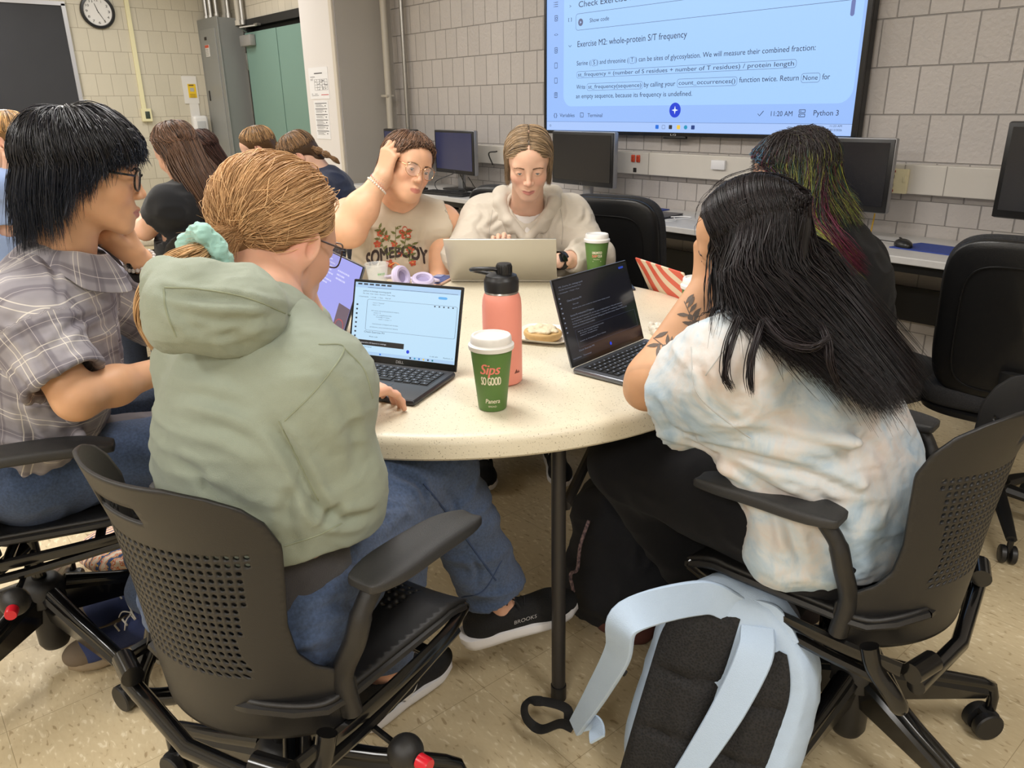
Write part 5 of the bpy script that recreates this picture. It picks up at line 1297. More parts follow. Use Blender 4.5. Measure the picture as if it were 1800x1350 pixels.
# ================= person in the plaid shirt =================
def plaid_mat():
    m, nt, b = _nt('plaid_cotton'); L = nt.links
    a = N(nt, 'ShaderNodeAttribute'); a.attribute_name = 'col'; sp = N(nt, 'ShaderNodeSeparateColor'); L.new(a.outputs['Color'], sp.inputs[0])
    def band(src, per, ph, wd):
        m1 = N(nt, 'ShaderNodeMath', operation='MULTIPLY_ADD'); L.new(src, m1.inputs[0]); m1.inputs[1].default_value = 1/per; m1.inputs[2].default_value = ph
        m2 = N(nt, 'ShaderNodeMath', operation='FRACT'); L.new(m1.outputs[0], m2.inputs[0])
        m3 = N(nt, 'ShaderNodeMath', operation='SUBTRACT'); L.new(m2.outputs[0], m3.inputs[0]); m3.inputs[1].default_value = .5
        m4 = N(nt, 'ShaderNodeMath', operation='ABSOLUTE'); L.new(m3.outputs[0], m4.inputs[0])
        m5 = N(nt, 'ShaderNodeMapRange', interpolation_type='SMOOTHSTEP'); L.new(m4.outputs[0], m5.inputs[0]); m5.inputs[1].default_value = wd*1.15/2; m5.inputs[2].default_value = wd*.55/2; m5.inputs[3].default_value = 0; m5.inputs[4].default_value = 1
        return m5.outputs[0]
    cur = None; base = lin((146, 142, 148))+(1,)
    specs = [(0, .085, .0, .34, (168, 164, 168), .55), (1, .090, .3, .34, (166, 162, 166), .55), (0, .085, .52, .22, (104, 99, 108), .6), (1, .090, .8, .22, (104, 99, 108), .6),
             (0, .085, .06, .022, (226, 220, 210), .75), (0, .085, -.06, .022, (226, 220, 210), .75), (1, .090, .36, .022, (226, 220, 210), .75), (1, .090, .24, .022, (226, 220, 210), .75), (0, .085, .5, .014, (214, 206, 206), .5), (1, .09, .8, .014, (214, 206, 206), .5)]
    for ax, per, ph, wd, c, st in specs:
        v = band(sp.outputs[ax], per, ph, wd); mm = N(nt, 'ShaderNodeMath', operation='MULTIPLY'); L.new(v, mm.inputs[0]); mm.inputs[1].default_value = st
        mx = N(nt, 'ShaderNodeMix', data_type='RGBA'); L.new(mm.outputs[0], mx.inputs['Factor']); mx.inputs['B'].default_value = lin(c)+(1,)
        if cur is None: mx.inputs['A'].default_value = base
        else: L.new(cur, mx.inputs['A'])
        cur = mx.outputs['Result']
    L.new(cur, b.inputs['Base Color']); b.inputs['Roughness'].default_value = .8; b.inputs['Specular IOR Level'].default_value = .2
    return m
def seg_param(P, A, B):
    d = B-A; L_ = np.linalg.norm(d); d = d/L_; q = P-A; s = q@d; r = np.linalg.norm(q-s[:, None]*d, axis=1); return s, r, L_, d
def make_G():
    root = person('person with shaggy black hair in a grey plaid short-sleeved shirt, chin on fist', V(-1.12, 1.66, 0))
    f = U(V(.87, .49)); J = dict(f=f, pel=V(-1.13, 1.66, .60), ch=V(-1.03, 1.66, .84), nk=V(-.955, 1.655, 1.035), sl=V(-1.0, 1.80, .965), sr=V(-.965, 1.485, .955))
    er, wr = at(135, 700, 1.43), at(300, 645, 1.66); el, wl = V(-.83, 1.93, .785), at(243, 455, 1.78)
    M = frame(V(.87, .42, -.20), V(-.05, -.02, 1)); t = at(152, 305, 1.66); s = 1.02
    S_ = Sculpt(); torso(S_, J, -.014, .95)
    head_prims(S_, M, t, s, nose=.8, jaw=.95); S_.cone(t+M@np.array([0, -.025, -.055]), J['nk'], .054, .058, .03)
    limb(S_, J['sr'], er, wr, .047, .042, .027, bulge=1); limb(S_, J['sl'], el, wl, .046, .040, .029, bulge=1)
    hm = handM(at(174, 408, 1.70)-wl, V(-.25, -.95, -.15), 'L'); ht = wl+hm@np.array([0, .012, 0])
    hand_prims(S_, hm, ht, .98, curl=(1.05, 1.15, 1.2, 1.25), spread=.03, thumb=(.25, .5))
    hm2 = handM(wr-er, (0, 0, 1), 'R'); hand_prims(S_, hm2, wr, .95, curl=(.4, .4, .5, .5))
    hr, hl = V(-1.09, 1.58, .56), V(-1.15, 1.76, .56); kr, kl = V(-.73, 1.80, .555), V(-.82, 2.02, .57); ar, al = V(-1.02, 1.86, .12), V(-.96, 1.72, .10)
    leg_prims(S_, hr, kr, al, (.075, .055, .034)); leg_prims(S_, hl, kl, ar, (.075, .055, .034))
    tan = (212, 164, 128)
    body_mesh(S_, root, skin_col(tan, M, t, s, lips=(178, 110, 108), blush=(216, 140, 112), bl=.25), .005, [box_of(t, (.15, .15, .17), .0022), box_of(ht+hm@np.array([0, .06, 0]), (.10, .10, .10), .0022)])
    eyes_obj(M, t, s, root, (40, 28, 22)); brows(M, t, s, root, (30, 26, 26), 1.3); glasses(M, t, s, root, mat('frame_black', (20, 20, 22), .25), w=.026, h=.021, roundness=.7, r=.0022)
    # shirt
    Mp = plaid_mat(); S_ = Sculpt(); torso(S_, J, .018, 1.0, .04); er2 = er*.80+J['sr']*.20+np.array([0, 0, .0]); dr = U(er-J['sr'])
    S_.cone(J['pel'], J['pel']-[0, 0, .06], .175, .178, .02, (f, .78)); S_.cut(J['pel']-[0, 0, .06], (0, 0, -1), .23)
    S_.cone(J['sr'], er2+dr*.03, .074, .080, .03); S_.cut(er2, dr, .13); S_.cone(er2+dr*.05, er2-dr*.05, .068, .058, .004, op='-')
    dl_ = U(el-J['sl']); e2 = el*.7+J['sl']*.3; S_.cone(J['sl'], e2+dl_*.03, .072, .076, .03); S_.cut(e2, dl_, .13); S_.cone(e2+dl_*.05, e2-dl_*.05, .065, .056, .004, op='-')
    for i in range(4): a = V(-.93, 1.56-.01*i, .86-.06*i); S_.cone(a, a+V(-.12, -.02, -.05-.01*i), .008, .004, .03)
    up = U(J['nk']-J['ch'])
    S_.cone(J['nk']+up*.06+f*.03, J['nk']-up*.02+f*.02, .062, .055, .01, op='-')
    P, Fc = S_.geo(.005); P = relax(P, Fc, 2); P0 = P.copy()
    P = folds(P, vnormals(P, Fc), .0055, (7, 7, 11), None, 2.2, .7); P = folds(P, vnormals(P, Fc), .0014, (30, 30, 45), None, 5.2, .5)
    P = creased(P, Fc, [([(95, 610), (130, 570), (195, 545)], .006, .008), ([(20, 560), (60, 620), (95, 690)], .006, .008), ([(205, 560), (212, 640), (190, 715)], .008, .009), ([(30, 720), (62, 780), (55, 860)], .007, .010), ([(60, 430), (95, 480), (105, 540)], .005, .007), ([(10, 640), (50, 690), (80, 720)], .006, .008), ([(120, 760), (135, 810), (110, 860)], .006, .009)], 1.2)
    s1, r1, L1, d1 = seg_param(P0, J['sr'], er2); s2, r2, L2, d2 = seg_param(P0, J['sl'], e2)
    rt = U(np.cross(f, up)); q = P0-J['ch']; uv = np.stack([q@rt+.4*(q@f), q@up, 0*s1], 1)
    m1 = (r1 < .092) & (s1 > .035); m2 = (r2 < .09) & (s2 > .035)
    for mk, s_, d_, O in ((m1, s1, d1, J['sr']), (m2, s2, d2, J['sl'])):
        a1 = U(np.cross(d_, up)); a2 = np.cross(d_, a1); qq = P0-O; uv[mk] = np.stack([np.arctan2(qq@a2, qq@a1)*.075, s_, 0*s_], 1)[mk]
    o = mesh_np('shirt', P, Fc, Mp, root, uv+1.0); bv = bvh_of(o)
    # collar, placket, buttons
    mb = MB(); cl = []
    for side in (-1, 1):
        pass
    nk = t+M@np.array([0, -.03, -.13])
    def ringp(a, r, h): return J['nk']+up*h+(f*math.cos(a)+rt*math.sin(a))*r+f*.012
    A_ = [math.radians(a) for a in range(22, 339, 12)]; outer = []
    vs = []
    for a in A_:
        front = math.cos(a); w_ = .050+.030*max(0, front)**2
        vs += [ringp(a, .062, .045-.03*max(0, front)), ringp(a, .069, .052-.03*max(0, front)), ringp(a, .085+.012*max(0, front), .036-.045*max(0, front)), ringp(a, .085+w_*.75, .02-w_*.75-.03*max(0, front))]
    n = len(A_); fs = [(i*4+j, i*4+j+1, (i+1)*4+j+1, (i+1)*4+j) for i in range(n-1) for j in range(3)]
    P2 = np.array(vs); c2 = np.stack([np.repeat(np.array(A_)*.09, 4), np.tile([0, .015, .04, .07], n), np.zeros(4*n)], 1)+1.0
    for i in range(len(P2)):
        l, nn, ix, dd = bv.find_nearest(Vector(P2[i]), .05)
        if l is not None and (Vector(P2[i])-l).dot(nn) < .006 and i % 4 >= 2: P2[i] = l+nn*.007
    c = mesh_np('collar', P2, np.array(fs), Mp, o, c2); md = c.modifiers.new('s', 'SOLIDIFY'); md.thickness = .004; md.offset = 0
    md = c.modifiers.new('b', 'SUBSURF'); md.levels = 2; md.render_levels = 2
    Mbt = mat('button', (170, 166, 170), .3)
    for h in (-.06, -.13, -.20, -.27):
        p = J['ch']+up*(h+.13)+f*.25; hit = bv.ray_cast(Vector(p), Vector(-f))
        if hit[0] is not None: q = MB(); nn = np.array(hit[1]); q.lathe([(0, .004), (.005, .003), (.0055, 0)], 12, c=np.array(hit[0]), R=basis(np.cross(nn, [0, 0, 1]), np.cross(nn, np.cross(nn, [0, 0, 1])))); q.build('button', Mbt, o)
    S_ = Sculpt(); S_.cone(J['nk']-up*.02+f*.0, J['ch']+f*.03, .075, .12, .02, (f, .8)); S_.cone(J['nk']+up*.03, J['nk']+up*.1+f*.02, .06, .06, .003, op='-'); S_.cone(J['nk']+f*.06+up*.05, J['nk']+f*.05, .04, .03, .01, op='-')
    sculpt_obj('undershirt', S_, cloth_mat('undershirt_grey', (104, 100, 104)), root, .005)
    # jeans
    S_ = Sculpt(); S_.cone(hl, hr, .108, .108, .04); leg_prims(S_, hr, kr, al+[0, 0, .05], (.100, .080, .058)); leg_prims(S_, hl, kl, ar+[0, 0, .05], (.100, .080, .058))
    j = sculpt_obj('jeans', S_, Mjean, root, .006, sm=2, fold=[(.0055, (8, 8, 10), None, 8., .7)])
    S_ = Sculpt(); S_.cone(V(-.99, 1.70, .635), V(-.86, 1.78, .63), .05, .018, .03, ((0, 0, 1), .35)); sculpt_obj('shirt_tail', S_, cloth_mat('plaid_tail', (118, 112, 118)), root, .004, fold=[(.004, (16, 16, 10), None, 3, .7)])
    # shoes: brown toe, navy side
    Mbr = mat('suede_brown', (112, 98, 82), .85, bump=.5, bscale=600); Mnv = mat('suede_navy', (52, 64, 108), .85, bump=.5, bscale=600); Msl = mat('sole_tan', (150, 134, 112), .6); Mgy = mat('shoe_grey', (166, 160, 154), .8)
    for an, fd in ((ar, U(V(-.80, -.60, 0))), (al, U(V(-.75, -.55, 0)))):
        mm = basis(np.cross(fd, (0, 0, 1)), fd); tt = np.array([an[0], an[1], .004])
        u = shoe(mm, tt, root, Mnv, Msl, 'vans')
        for nm, mt_, prim in (('toe_cap', Mbr, lambda S2: (S2.ell((0, .170, .044), (.0425, .050, .032), k=.02), S2.cut((0, .145, 0), (0, -1, -.1), .2), S2.cut((0, 0, .03), (0, 0, -1), .3))), ('heel_patch', Mgy, lambda S2: (S2.ell((0, -.030, .056), (.0355, .042, .048), k=.02), S2.cone((0, -.018, .14), (0, -.012, .07), .031, .027, .003, op='-'), S2.cut((0, 0, .03), (0, 0, -1), .3)))):
            S2 = Sculpt(); S2.fr(mm, tt); prim(S2); S2.fr(None); sculpt_obj(nm, S2, mt_, u, .003)
        S2 = Sculpt(); S2.cone(an+[0, 0, .06], an-[0, 0, .03], .036, .034); sculpt_obj('sock', S2, mat('sock_grey', (140, 138, 136), .9), root, .004)
    # watch and beads on the left wrist
    ax = U(wl-el); bs = basis(np.cross(ax, (0, 0, 1)), np.cross(ax, np.cross(ax, (0, 0, 1))))
    q = MB(); pts = [wl-ax*.030+(bs[:, 0]*math.cos(a)+bs[:, 1]*math.sin(a))*.0325 for a in np.linspace(0, 2*math.pi, 25)]
    for k in range(24):
        a, b_ = pts[k], pts[k+1]; q.add([a-ax*.013, a+ax*.013, b_+ax*.013, b_-ax*.013, a-ax*.013+(a-wl)*.0+U(a-wl+ax*.03)*.004, a+ax*.013+U(a-wl+ax*.03)*.004, b_+ax*.013+U(b_-wl+ax*.03)*.004, b_-ax*.013+U(b_-wl+ax*.03)*.004], [(4, 5, 6, 7), (0, 4, 7, 3), (1, 2, 6, 5)])
    w_ = q.build('wristwatch', mat('watch_strap', (24, 24, 26), .5), root); cc = wl-ax*.030+U(V(-.5, -.8, .3))*.036
    zz = U(V(-.5, -.8, .3)); q = MB(); q.box(cc, (.030, .034, .011), R=basis(np.cross(zz, ax)*-1, ax) , bev=.005); q.build('watch_case', mat('watch_black', (14, 14, 16), .15), w_)
    q = MB()
    for k in range(20):
        a = 2*math.pi*k/20; q.ball(wl-ax*.006+(bs[:, 0]*math.cos(a)+bs[:, 1]*math.sin(a))*.0335, .0052, 8)
    q.build('bead_bracelet', mat('beads', (196, 190, 186), .25, var=.2, vscale=60), root)
    q = MB(); q.tube([t+M@np.array(p)*s for p in ((-.0, 0, 0),)]*2, .001, 3) if 0 else None
    # hair: shaggy, black, from the crown
    rg = np.random.RandomState(8); Mh = hair_mat('hair_black', .30, .55); c1, c2 = np.array(lin((34, 33, 40))), np.array(lin((16, 16, 22)))
    crown = U([0.0, -.30, 1.0]); e1 = U(np.cross([1.0, 0, 0], crown)); e1 = e1 if e1[1] > 0 else -e1; e2 = np.cross(e1, crown)
    n = 8500; az = rg.uniform(-math.pi, math.pi, n); th0 = np.arccos(1-rg.rand(n)*1.12)*.92
    fr_ = np.cos(az)         # 1 front, -1 back
    thE = np.interp(fr_, [-1, -.3, .25, .6, 1], [1.78, 1.75, 1.70, 1.58, 1.46])+rg.normal(size=n)*.09
    th0 = np.minimum(th0, thE-.25)
    lift = np.interp(fr_, [-1, 0, 1], [.24, .23, .24])*(.6+.55*rg.rand(n))
    def D_(th): return np.sin(th)[:, None]*(np.cos(az)[:, None]*e1+np.sin(az)[:, None]*e2)+np.cos(th)[:, None]*crown
    def pt(u): th = th0+(thE-th0)*u; return ellp(D_(th), lift*np.minimum(1, .55+th/1.3)*np.minimum(1, .55+2*u))
    C = [pt(u) for u in (0, .25, .5, .75, 1.0)]
    out = D_(np.full(n, 1.5)); out[:, 2] = 0; out /= np.linalg.norm(out, axis=1)[:, None]+1e-9
    Ld = np.interp(fr_, [-1, -.5, -.1, .3, .6, 1], [.150, .135, .085, .030, .022, .030])*(.45+.6*rg.rand(n)); cv = np.interp(fr_, [-1, 0, 1], [.020, -.004, .004])
    C.append(C[-1]+out*(cv*.2)[:, None]+np.array([0, 0, -1])*(Ld*.5)[:, None]); C.append(C[-2]+out*(cv-.022*(fr_ < -.2))[:, None]+np.array([0, 0, -1])*Ld[:, None]+rg.normal(size=(n, 3))*.005)
    C = np.stack(C, 1); C += np.cumsum(rg.normal(size=C.shape)*.0011, 1)
    cl = np.stack([vnoise(np.stack([np.cos(az)*7, np.sin(az)*7, th0*2+q*9], 1)) for q in (0, 1, 2)], 1)[:, None, :]*np.linspace(0, 1, C.shape[1])[None, :, None]**1.3*.017; C += cl
    # the near cheek stays free
    hair = strands('hair', to_world(C, M, t, s), .0010, Mh, root, c1*(1-rg.rand(n, 1))+c2*rg.rand(n, 1), seed=3, colvar=.12, tipcol=(np.array(lin((18, 26, 42))), .6))
    hair_cap('hair_mass', M, t, s, Mh, hair, c2*1.2, th=.010, low=.0, extra=lambda S2: (S2.ell((0, -.035, .035), (.080, .080, .082), k=.02), S2.cone((0, -.070, .0), (0, -.075, -.07), .058, .040, k=.03), S2.ell((0, .10, -.02), (.12, .09, .075), k=.012, op='-')))
    return finish(root)
make_G()

# ================= person with long black hair and tie-dye shirt =================
def dye_mat():
    m, nt, b = _nt('tie_dye'); L = nt.links; g = N(nt, 'ShaderNodeTexCoord')
    n1 = N(nt, 'ShaderNodeTexNoise'); n1.inputs['Scale'].default_value = 7; n1.inputs['Detail'].default_value = 6; n1.inputs['Roughness'].default_value = .62; n1.inputs['Distortion'].default_value = .6; L.new(g.outputs['Object'], n1.inputs['Vector'])
    r = N(nt, 'ShaderNodeValToRGB'); L.new(n1.outputs['Fac'], r.inputs[0]); e = r.color_ramp.elements
    e[0].position = .30; e[0].color = lin((142, 166, 188))+(1,); e[1].position = .74; e[1].color = lin((208, 190, 178))+(1,)
    for p, c in ((.44, (172, 190, 204)), (.51, (194, 202, 207)), (.58, (204, 202, 200)), (.66, (203, 194, 188))): q = r.color_ramp.elements.new(p); q.color = lin(c)+(1,)
    L.new(r.outputs[0], b.inputs['Base Color']); b.inputs['Roughness'].default_value = .85; b.inputs['Specular IOR Level'].default_value = .15; b.inputs['Sheen Weight'].default_value = .1
    n2 = N(nt, 'ShaderNodeTexNoise'); n2.inputs['Scale'].default_value = 60; n2.inputs['Detail'].default_value = 4; L.new(g.outputs['Object'], n2.inputs['Vector'])
    bp = N(nt, 'ShaderNodeBump'); bp.inputs['Strength'].default_value = .35; bp.inputs['Distance'].default_value = .003; L.new(n2.outputs['Fac'], bp.inputs['Height']); L.new(bp.outputs[0], b.inputs['Normal'])
    return m
CO_ = Vector((0, 0, CAM_H))
def leaf(mb, bv, o, ax, side, l, w, rot, off=.0011, mi=None):
    """leaf laid on the surface: o point, ax/side tangent directions, rot angle"""
    c, s = math.cos(rot), math.sin(rot); pts = [(0, 0), (.25, .6), (.5, 1), (.75, .7), (1, 0), (.75, -.7), (.5, -1), (.25, -.6)]; out = []
    for a, b in pts:
        x, y = a*l, b*w/2; p = o+ax*(x*c-y*s)+side*(x*s+y*c); h = bv.ray_cast(CO_, (Vector(p)-CO_).normalized())
        if h[0] is None: return
        out.append(tuple(h[0]+h[1]*off))
    mb.add(out, [tuple(range(8))], mi)
def make_D():
    root = person('person with long straight black hair and a pale blue tie-dye shirt, leaning on one hand', V(.64, 1.36, 0))
    f = U(V(-.76, .65)); J = dict(f=f, pel=V(.63, 1.36, .585), ch=V(.565, 1.385, .785), nk=V(.475, 1.42, .965), sl=V(.385, 1.285, .895), sr=V(.640, 1.515, .895), belly=.0)
    el, wl = at(1150, 668, 1.43), at(1242, 512, 1.47); er, wr = V(.55, 1.80, .79), V(.50, 1.93, .79)
    M = frame(V(-.78, .48, -.42), V(-.22, .0, 1)); t = at(1322, 428, 1.43); s = 1.0
    S_ = Sculpt(); torso(S_, J, -.012, 1.0); head_prims(S_, M, t, s); S_.cone(t+M@np.array([0, -.03, -.05]), J['nk'], .055, .060, .03)
    limb(S_, J['sl'], el, wl, .054, .053, .036); S_.ell(at(1132, 690, 1.44), (.035, .035, .03), k=.03); limb(S_, J['sr'], er, wr, .050, .043, .029)
    hm = handM(U(at(1243, 455, 1.47)-wl), V(-.8, -.5, .1), 'L'); ht = wl+hm@np.array([0, .012, 0]); hand_prims(S_, hm, ht, .92, curl=(.6, .7, .8, .9), spread=.03, thumb=(.5, .4))
    hm2 = handM(wr-er, (0, 0, 1), 'R'); hand_prims(S_, hm2, wr, .92, curl=(.5, .5, .6, .6))
    hl, hr = V(.57, 1.29, .55), V(.69, 1.42, .55); kl, kr = V(.262, 1.62, .555), V(.42, 1.90, .57); al, ar = V(.55, 1.62, .11), V(.68, 1.72, .11)
    leg_prims(S_, hl, kl, al, (.08, .06, .038)); leg_prims(S_, hr, kr, ar, (.08, .06, .038))
    body = body_mesh(S_, root, skin_col((208, 160, 124), M, t, s, blush=(220, 128, 108), bl=.5), .005, [box_of(t, (.15, .15, .17), .0024), box_of(ht+hm@np.array([0, .05, 0]), (.10, .10, .10), .0024), box_of((el+wl)/2, (.10, .10, .10), .003)])
    eyes_obj(M, t, s, root, (50, 34, 24)); brows(M, t, s, root, (40, 30, 28))
    bb = bvh_of(body); mb = MB(); rr = random.Random(4)
    for (c0, c1_, n) in ((at(1143, 590, 1.40), at(1186, 622, 1.38), 14), (at(1203, 530, 1.42), at(1222, 575, 1.40), 12)):
        ax = U(c1_-c0); sd = U(np.cross(ax, V(0, -1, 0))); L_ = np.linalg.norm(c1_-c0)
        st = []
        for k in range(9):
            h = bb.ray_cast(CO_, (Vector(c0+ax*L_*1.1*k/8)-CO_).normalized())
            if h[0] is not None: st.append(np.array(h[0]+h[1]*.0005))
        if len(st) > 2: mb.tube(st, .0010, 4)
        for k in range(n):
            o = c0+ax*L_*(k/n)*1.1; sg = 1 if k % 2 else -1; leaf(mb, bb, o, ax, sd, .022+.008*rr.random(), .0075, sg*(.7+.5*rr.random())+(math.pi if rr.random() < .5 else 0))
        for k in range(3): o = c0+ax*L_*(.75+.15*k); leaf(mb, bb, o, ax, sd, .014, .012, k*2.1); leaf(mb, bb, o, ax, sd, .014, .012, k*2.1+3)
    tt_ = mb.build('leaf_tattoo', mat('tattoo_ink', (92, 80, 72), .6), body)
    # t-shirt
    S_ = Sculpt(); torso(S_, J, .026, 1.04, .05); dn = np.array([0, 0, -1.0])
    S_.cone(J['pel']+[0, 0, .06], J['pel']+dn*.07, .190, .188, .03, (f, .80)); S_.cut(J['pel']+dn*.075, (0, 0, -1), .27)
    S_.cone(V(.60, 1.27, .62), V(.55, 1.22, .54), .07, .05, .03); S_.cone(V(.505, 1.25, .67), V(.478, 1.23, .548), .052, .052, .04)
    dl_ = U(el-J['sl']); e2 = el-dl_*.085
    S_.cone(J['sl'], e2+dn*.018, .082, .082, .05); S_.cone(e2+dn*.02, e2+dl_*.02+dn*.075, .078, .072, .03); S_.cut(el-dl_*.060, dl_*.9+np.array([0, 0, .15]), .16); S_.cone(el+dl_*.03, e2-dl_*.02, .066, .052, .004, op='-')
    S_.cone(J['sl']+dn*.06, J['ch']+V(-.07, -.07, -.05), .07, .09, .06)
    dr_ = U(er-J['sr']); S_.cone(J['sr'], er-dr_*.04, .085, .078, .05)
    up = U(J['nk']-J['ch']); S_.cone(J['nk']+up*.05, J['nk']+up*.0, .070, .060, .01, op='-')
    # long drag folds from the arm to the back
    for i, (a, b) in enumerate(((V(.36, 1.25, .78), V(.58, 1.18, .80)), (V(.38, 1.24, .73), V(.60, 1.18, .72)), (V(.42, 1.24, .68), V(.63, 1.19, .64)), (V(.50, 1.22, .66), V(.56, 1.20, .56)), (V(.58, 1.20, .66), V(.62, 1.19, .56)))): S_.cone(a, b, .010, .004, .035)
    o = sculpt_obj('tie_dye_shirt', S_, dye_mat(), root, .005, sm=2, fold=[(.0060, (5, 5, 13), basis(V(.8, .55, 0), V(-.5, .8, .2)), 6.3, .75), (.0022, (22, 22, 40), None, 4.1, .6)], crease=([([(1190, 768), (1300, 798), (1420, 832), (1510, 872)], .009, .009), ([(1250, 790), (1330, 845), (1420, 895), (1500, 935)], .009, .010), ([(1335, 890), (1352, 935), (1350, 985)], .004, .009), ([(1380, 890), (1392, 945), (1412, 1000)], .007, .009), ([(1150, 700), (1180, 750), (1245, 772)], .007, .009), ([(1300, 755), (1400, 775), (1510, 800)], .006, .009), ([(1230, 640), (1250, 700), (1290, 745)], .005, .008), ([(1440, 860), (1470, 920), (1490, 980)], .006, .009), ([(1500, 760), (1550, 800), (1570, 850)], .005, .010)], 1.0))
    bv = bvh_of(o); Msd = mat('dye_seam', (186, 187, 186), .9)
    seam(o, bv, [at(1215, 610, 1.2), at(1225, 690, 1.1), at(1290, 750, 1.05), at(1320, 770, 1.05)], Msd, .0011)
    seam(o, bv, [at(1330, 560, 1.2), at(1285, 600, 1.15), at(1240, 660, 1.1)], Msd, .0011)
    # trousers
    S_ = Sculpt(); S_.cone(hl, hr, .115, .115, .04); leg_prims(S_, hl, kl, al+V(0, 0, .02), (.108, .084, .092)); leg_prims(S_, hr, kr, ar+V(0, 0, .02), (.108, .084, .092))
    S_.cut(al-[0, 0, .03], (0, 0, -1), .14); S_.cut(ar-[0, 0, .03], (0, 0, -1), .14)
    sculpt_obj('black_trousers', S_, Mblkc, root, .006, sm=2, fold=[(.006, (7, 7, 9), None, 8., .7)])
    Mvb = mat('canvas_cream', (214, 204, 184), .8); Mvr = mat('canvas_dark', (46, 38, 40), .8)
    for an, fd, lb in ((al, U(V(-.2, -.98, 0))*0+U(V(.75, -.1, 0)), None), (ar, U(V(.95, .1, 0)), None)):
        mm = basis(np.cross(fd, (0, 0, 1)), fd); tt = np.array([an[0], an[1], .004])-fd*.06; u = shoe(mm, tt, root, Mvr, mat('sole_cream', (206, 196, 172), .6), 'vans', .9)
        q = MB(); q.box(tt+mm@np.array([.0405, .12, .022]), (.003, .03, .014), R=mm); q.build('red_tab', mat('tab_red', (170, 50, 44), .6), u)
    # hair
    rg = np.random.RandomState(12); Mh = hair_mat('hair_black2', .36, .3); c1, c2 = np.array(lin((32, 25, 27))), np.array(lin((13, 10, 12)))
    W2 = lambda *p: at(*p)
    guides = [  # u, points after leaving the skull (world)
        (0.00, [W2(1264, 452, 1.40), W2(1276, 520, 1.35), W2(1286, 585, 1.31)]),
        (0.12, [W2(1280, 470, 1.35), W2(1292, 540, 1.30), W2(1300, 600, 1.26)]),
        (0.30, [W2(1290, 480, 1.30), W2(1330, 560, 1.25), W2(1420, 620, 1.17)]),
        (0.50, [W2(1335, 480, 1.28), W2(1400, 570, 1.22), W2(1515, 690, 1.14)]),
        (0.75, [W2(1390, 470, 1.32), W2(1460, 570, 1.25), W2(1555, 712, 1.16)]),
        (1.00, [W2(1440, 440, 1.44), W2(1495, 530, 1.38), W2(1600, 668, 1.33)])]
    n = 9500; rd = rand_dirs(n, rg, lambda d: (d[:, 2] > -.35) & ~((d[:, 1] > .46) & (d[:, 2] < .75)) & ~((d[:, 1] > .2) & (d[:, 2] < .05)))
    y0 = np.clip(rd[:, 1], -.995, .62); sidel = np.where(rd[:, 0] < .08, -1, 1)
    u = np.where(sidel < 0, np.interp(y0, [-.96, -.4, .1, .30, .42], [.85, .55, .26, .08, .0]), np.interp(y0, [-.96, 0, .42], [.85, .97, 1.0]))+rg.normal(size=n)*.05; u = np.clip(u, 0, 1)
    ph0 = np.minimum(np.arctan2(np.abs(rd[:, 0]), rd[:, 2]), 1.9); phE = np.maximum(1.55, ph0+.1)
    k_ = np.sqrt(np.maximum(0, 1-y0**2))
    def dd(ph): return np.stack([sidel*np.sin(ph)*k_, y0-.18*(ph/1.5)*(y0 > 0), np.cos(ph)*k_], 1)
    lf = .07+.07*rg.rand(n)
    C = [ellp(dd(ph0+(phE-ph0)*v), lf*min(1, .4+v)) for v in (0, .3, .6, .9)]
    C = to_world(np.stack(C, 1), M, t, s)
    us = np.array([g[0] for g in guides]); G_ = np.array([g[1] for g in guides])
    tail = np.stack([np.stack([np.interp(u, us, G_[:, j, c]) for c in range(3)], 1) for j in range(3)], 1)
    spread_ = np.array([.007, .014, .018])[None, :, None]; tail += rg.normal(size=(n, 1, 3))*spread_*.9+rg.normal(size=tail.shape)*.0015
    ln = .80+.25*rg.rand(n, 1); tail[:, 2] = tail[:, 1]+(tail[:, 2]-tail[:, 1])*ln
    C = np.concatenate([C, tail[:, :1], (tail[:, :1]+tail[:, 1:2])/2+rg.normal(size=(n, 1, 3))*.002, tail[:, 1:2], (tail[:, 1:2]+tail[:, 2:])/2, tail[:, 2:]], 1)
    C = drape(C, bv, .008, 5)
    hair = strands('hair', C, .0011, Mh, root, c1*(1-rg.rand(n, 1))+c2*rg.rand(n, 1), seed=5, colvar=.12)
    # thin locks that fall forward over the shirt
    L_ = []
    for a in ([W2(1300, 560, 1.24), W2(1283, 610, 1.2), W2(1275, 660, 1.18), W2(1287, 684, 1.17)], [W2(1340, 565, 1.22), W2(1322, 620, 1.18), W2(1318, 660, 1.16), W2(1322, 690, 1.15)], [W2(1345, 560, 1.22), W2(1380, 600, 1.17), W2(1430, 612, 1.14), W2(1460, 592, 1.14)], [W2(1440, 570, 1.2), W2(1455, 600, 1.15), W2(1460, 640, 1.13), W2(1475, 680, 1.13)]):
        m_ = 34; L_.append(np.stack([np.tile(p, (m_, 1)) for p in a], 1)+rg.normal(size=(m_, 1, 3))*.0030+rg.normal(size=(m_, 4, 3))*.0015)
    shift = drape(np.concatenate(L_), bv, .005, 0); strands('loose_locks', shift, .0011, Mh, hair, c1, seed=6)
    n = 60; strands('flyaway_hair', to_world(np.stack([ellp(dd2, .12+.03*v) for v, dd2 in zip((0, 1, 2), [U_ for U_ in (lambda d: (d, slerp(d, d+[0, -.6, .2], .5), slerp(d, d+[0, -.9, .1], 1.0)))(rand_dirs(n, rg, lambda d: d[:, 2] > .2))])], 1), M, t, s), .0004, Mh, hair, c1, seed=7)
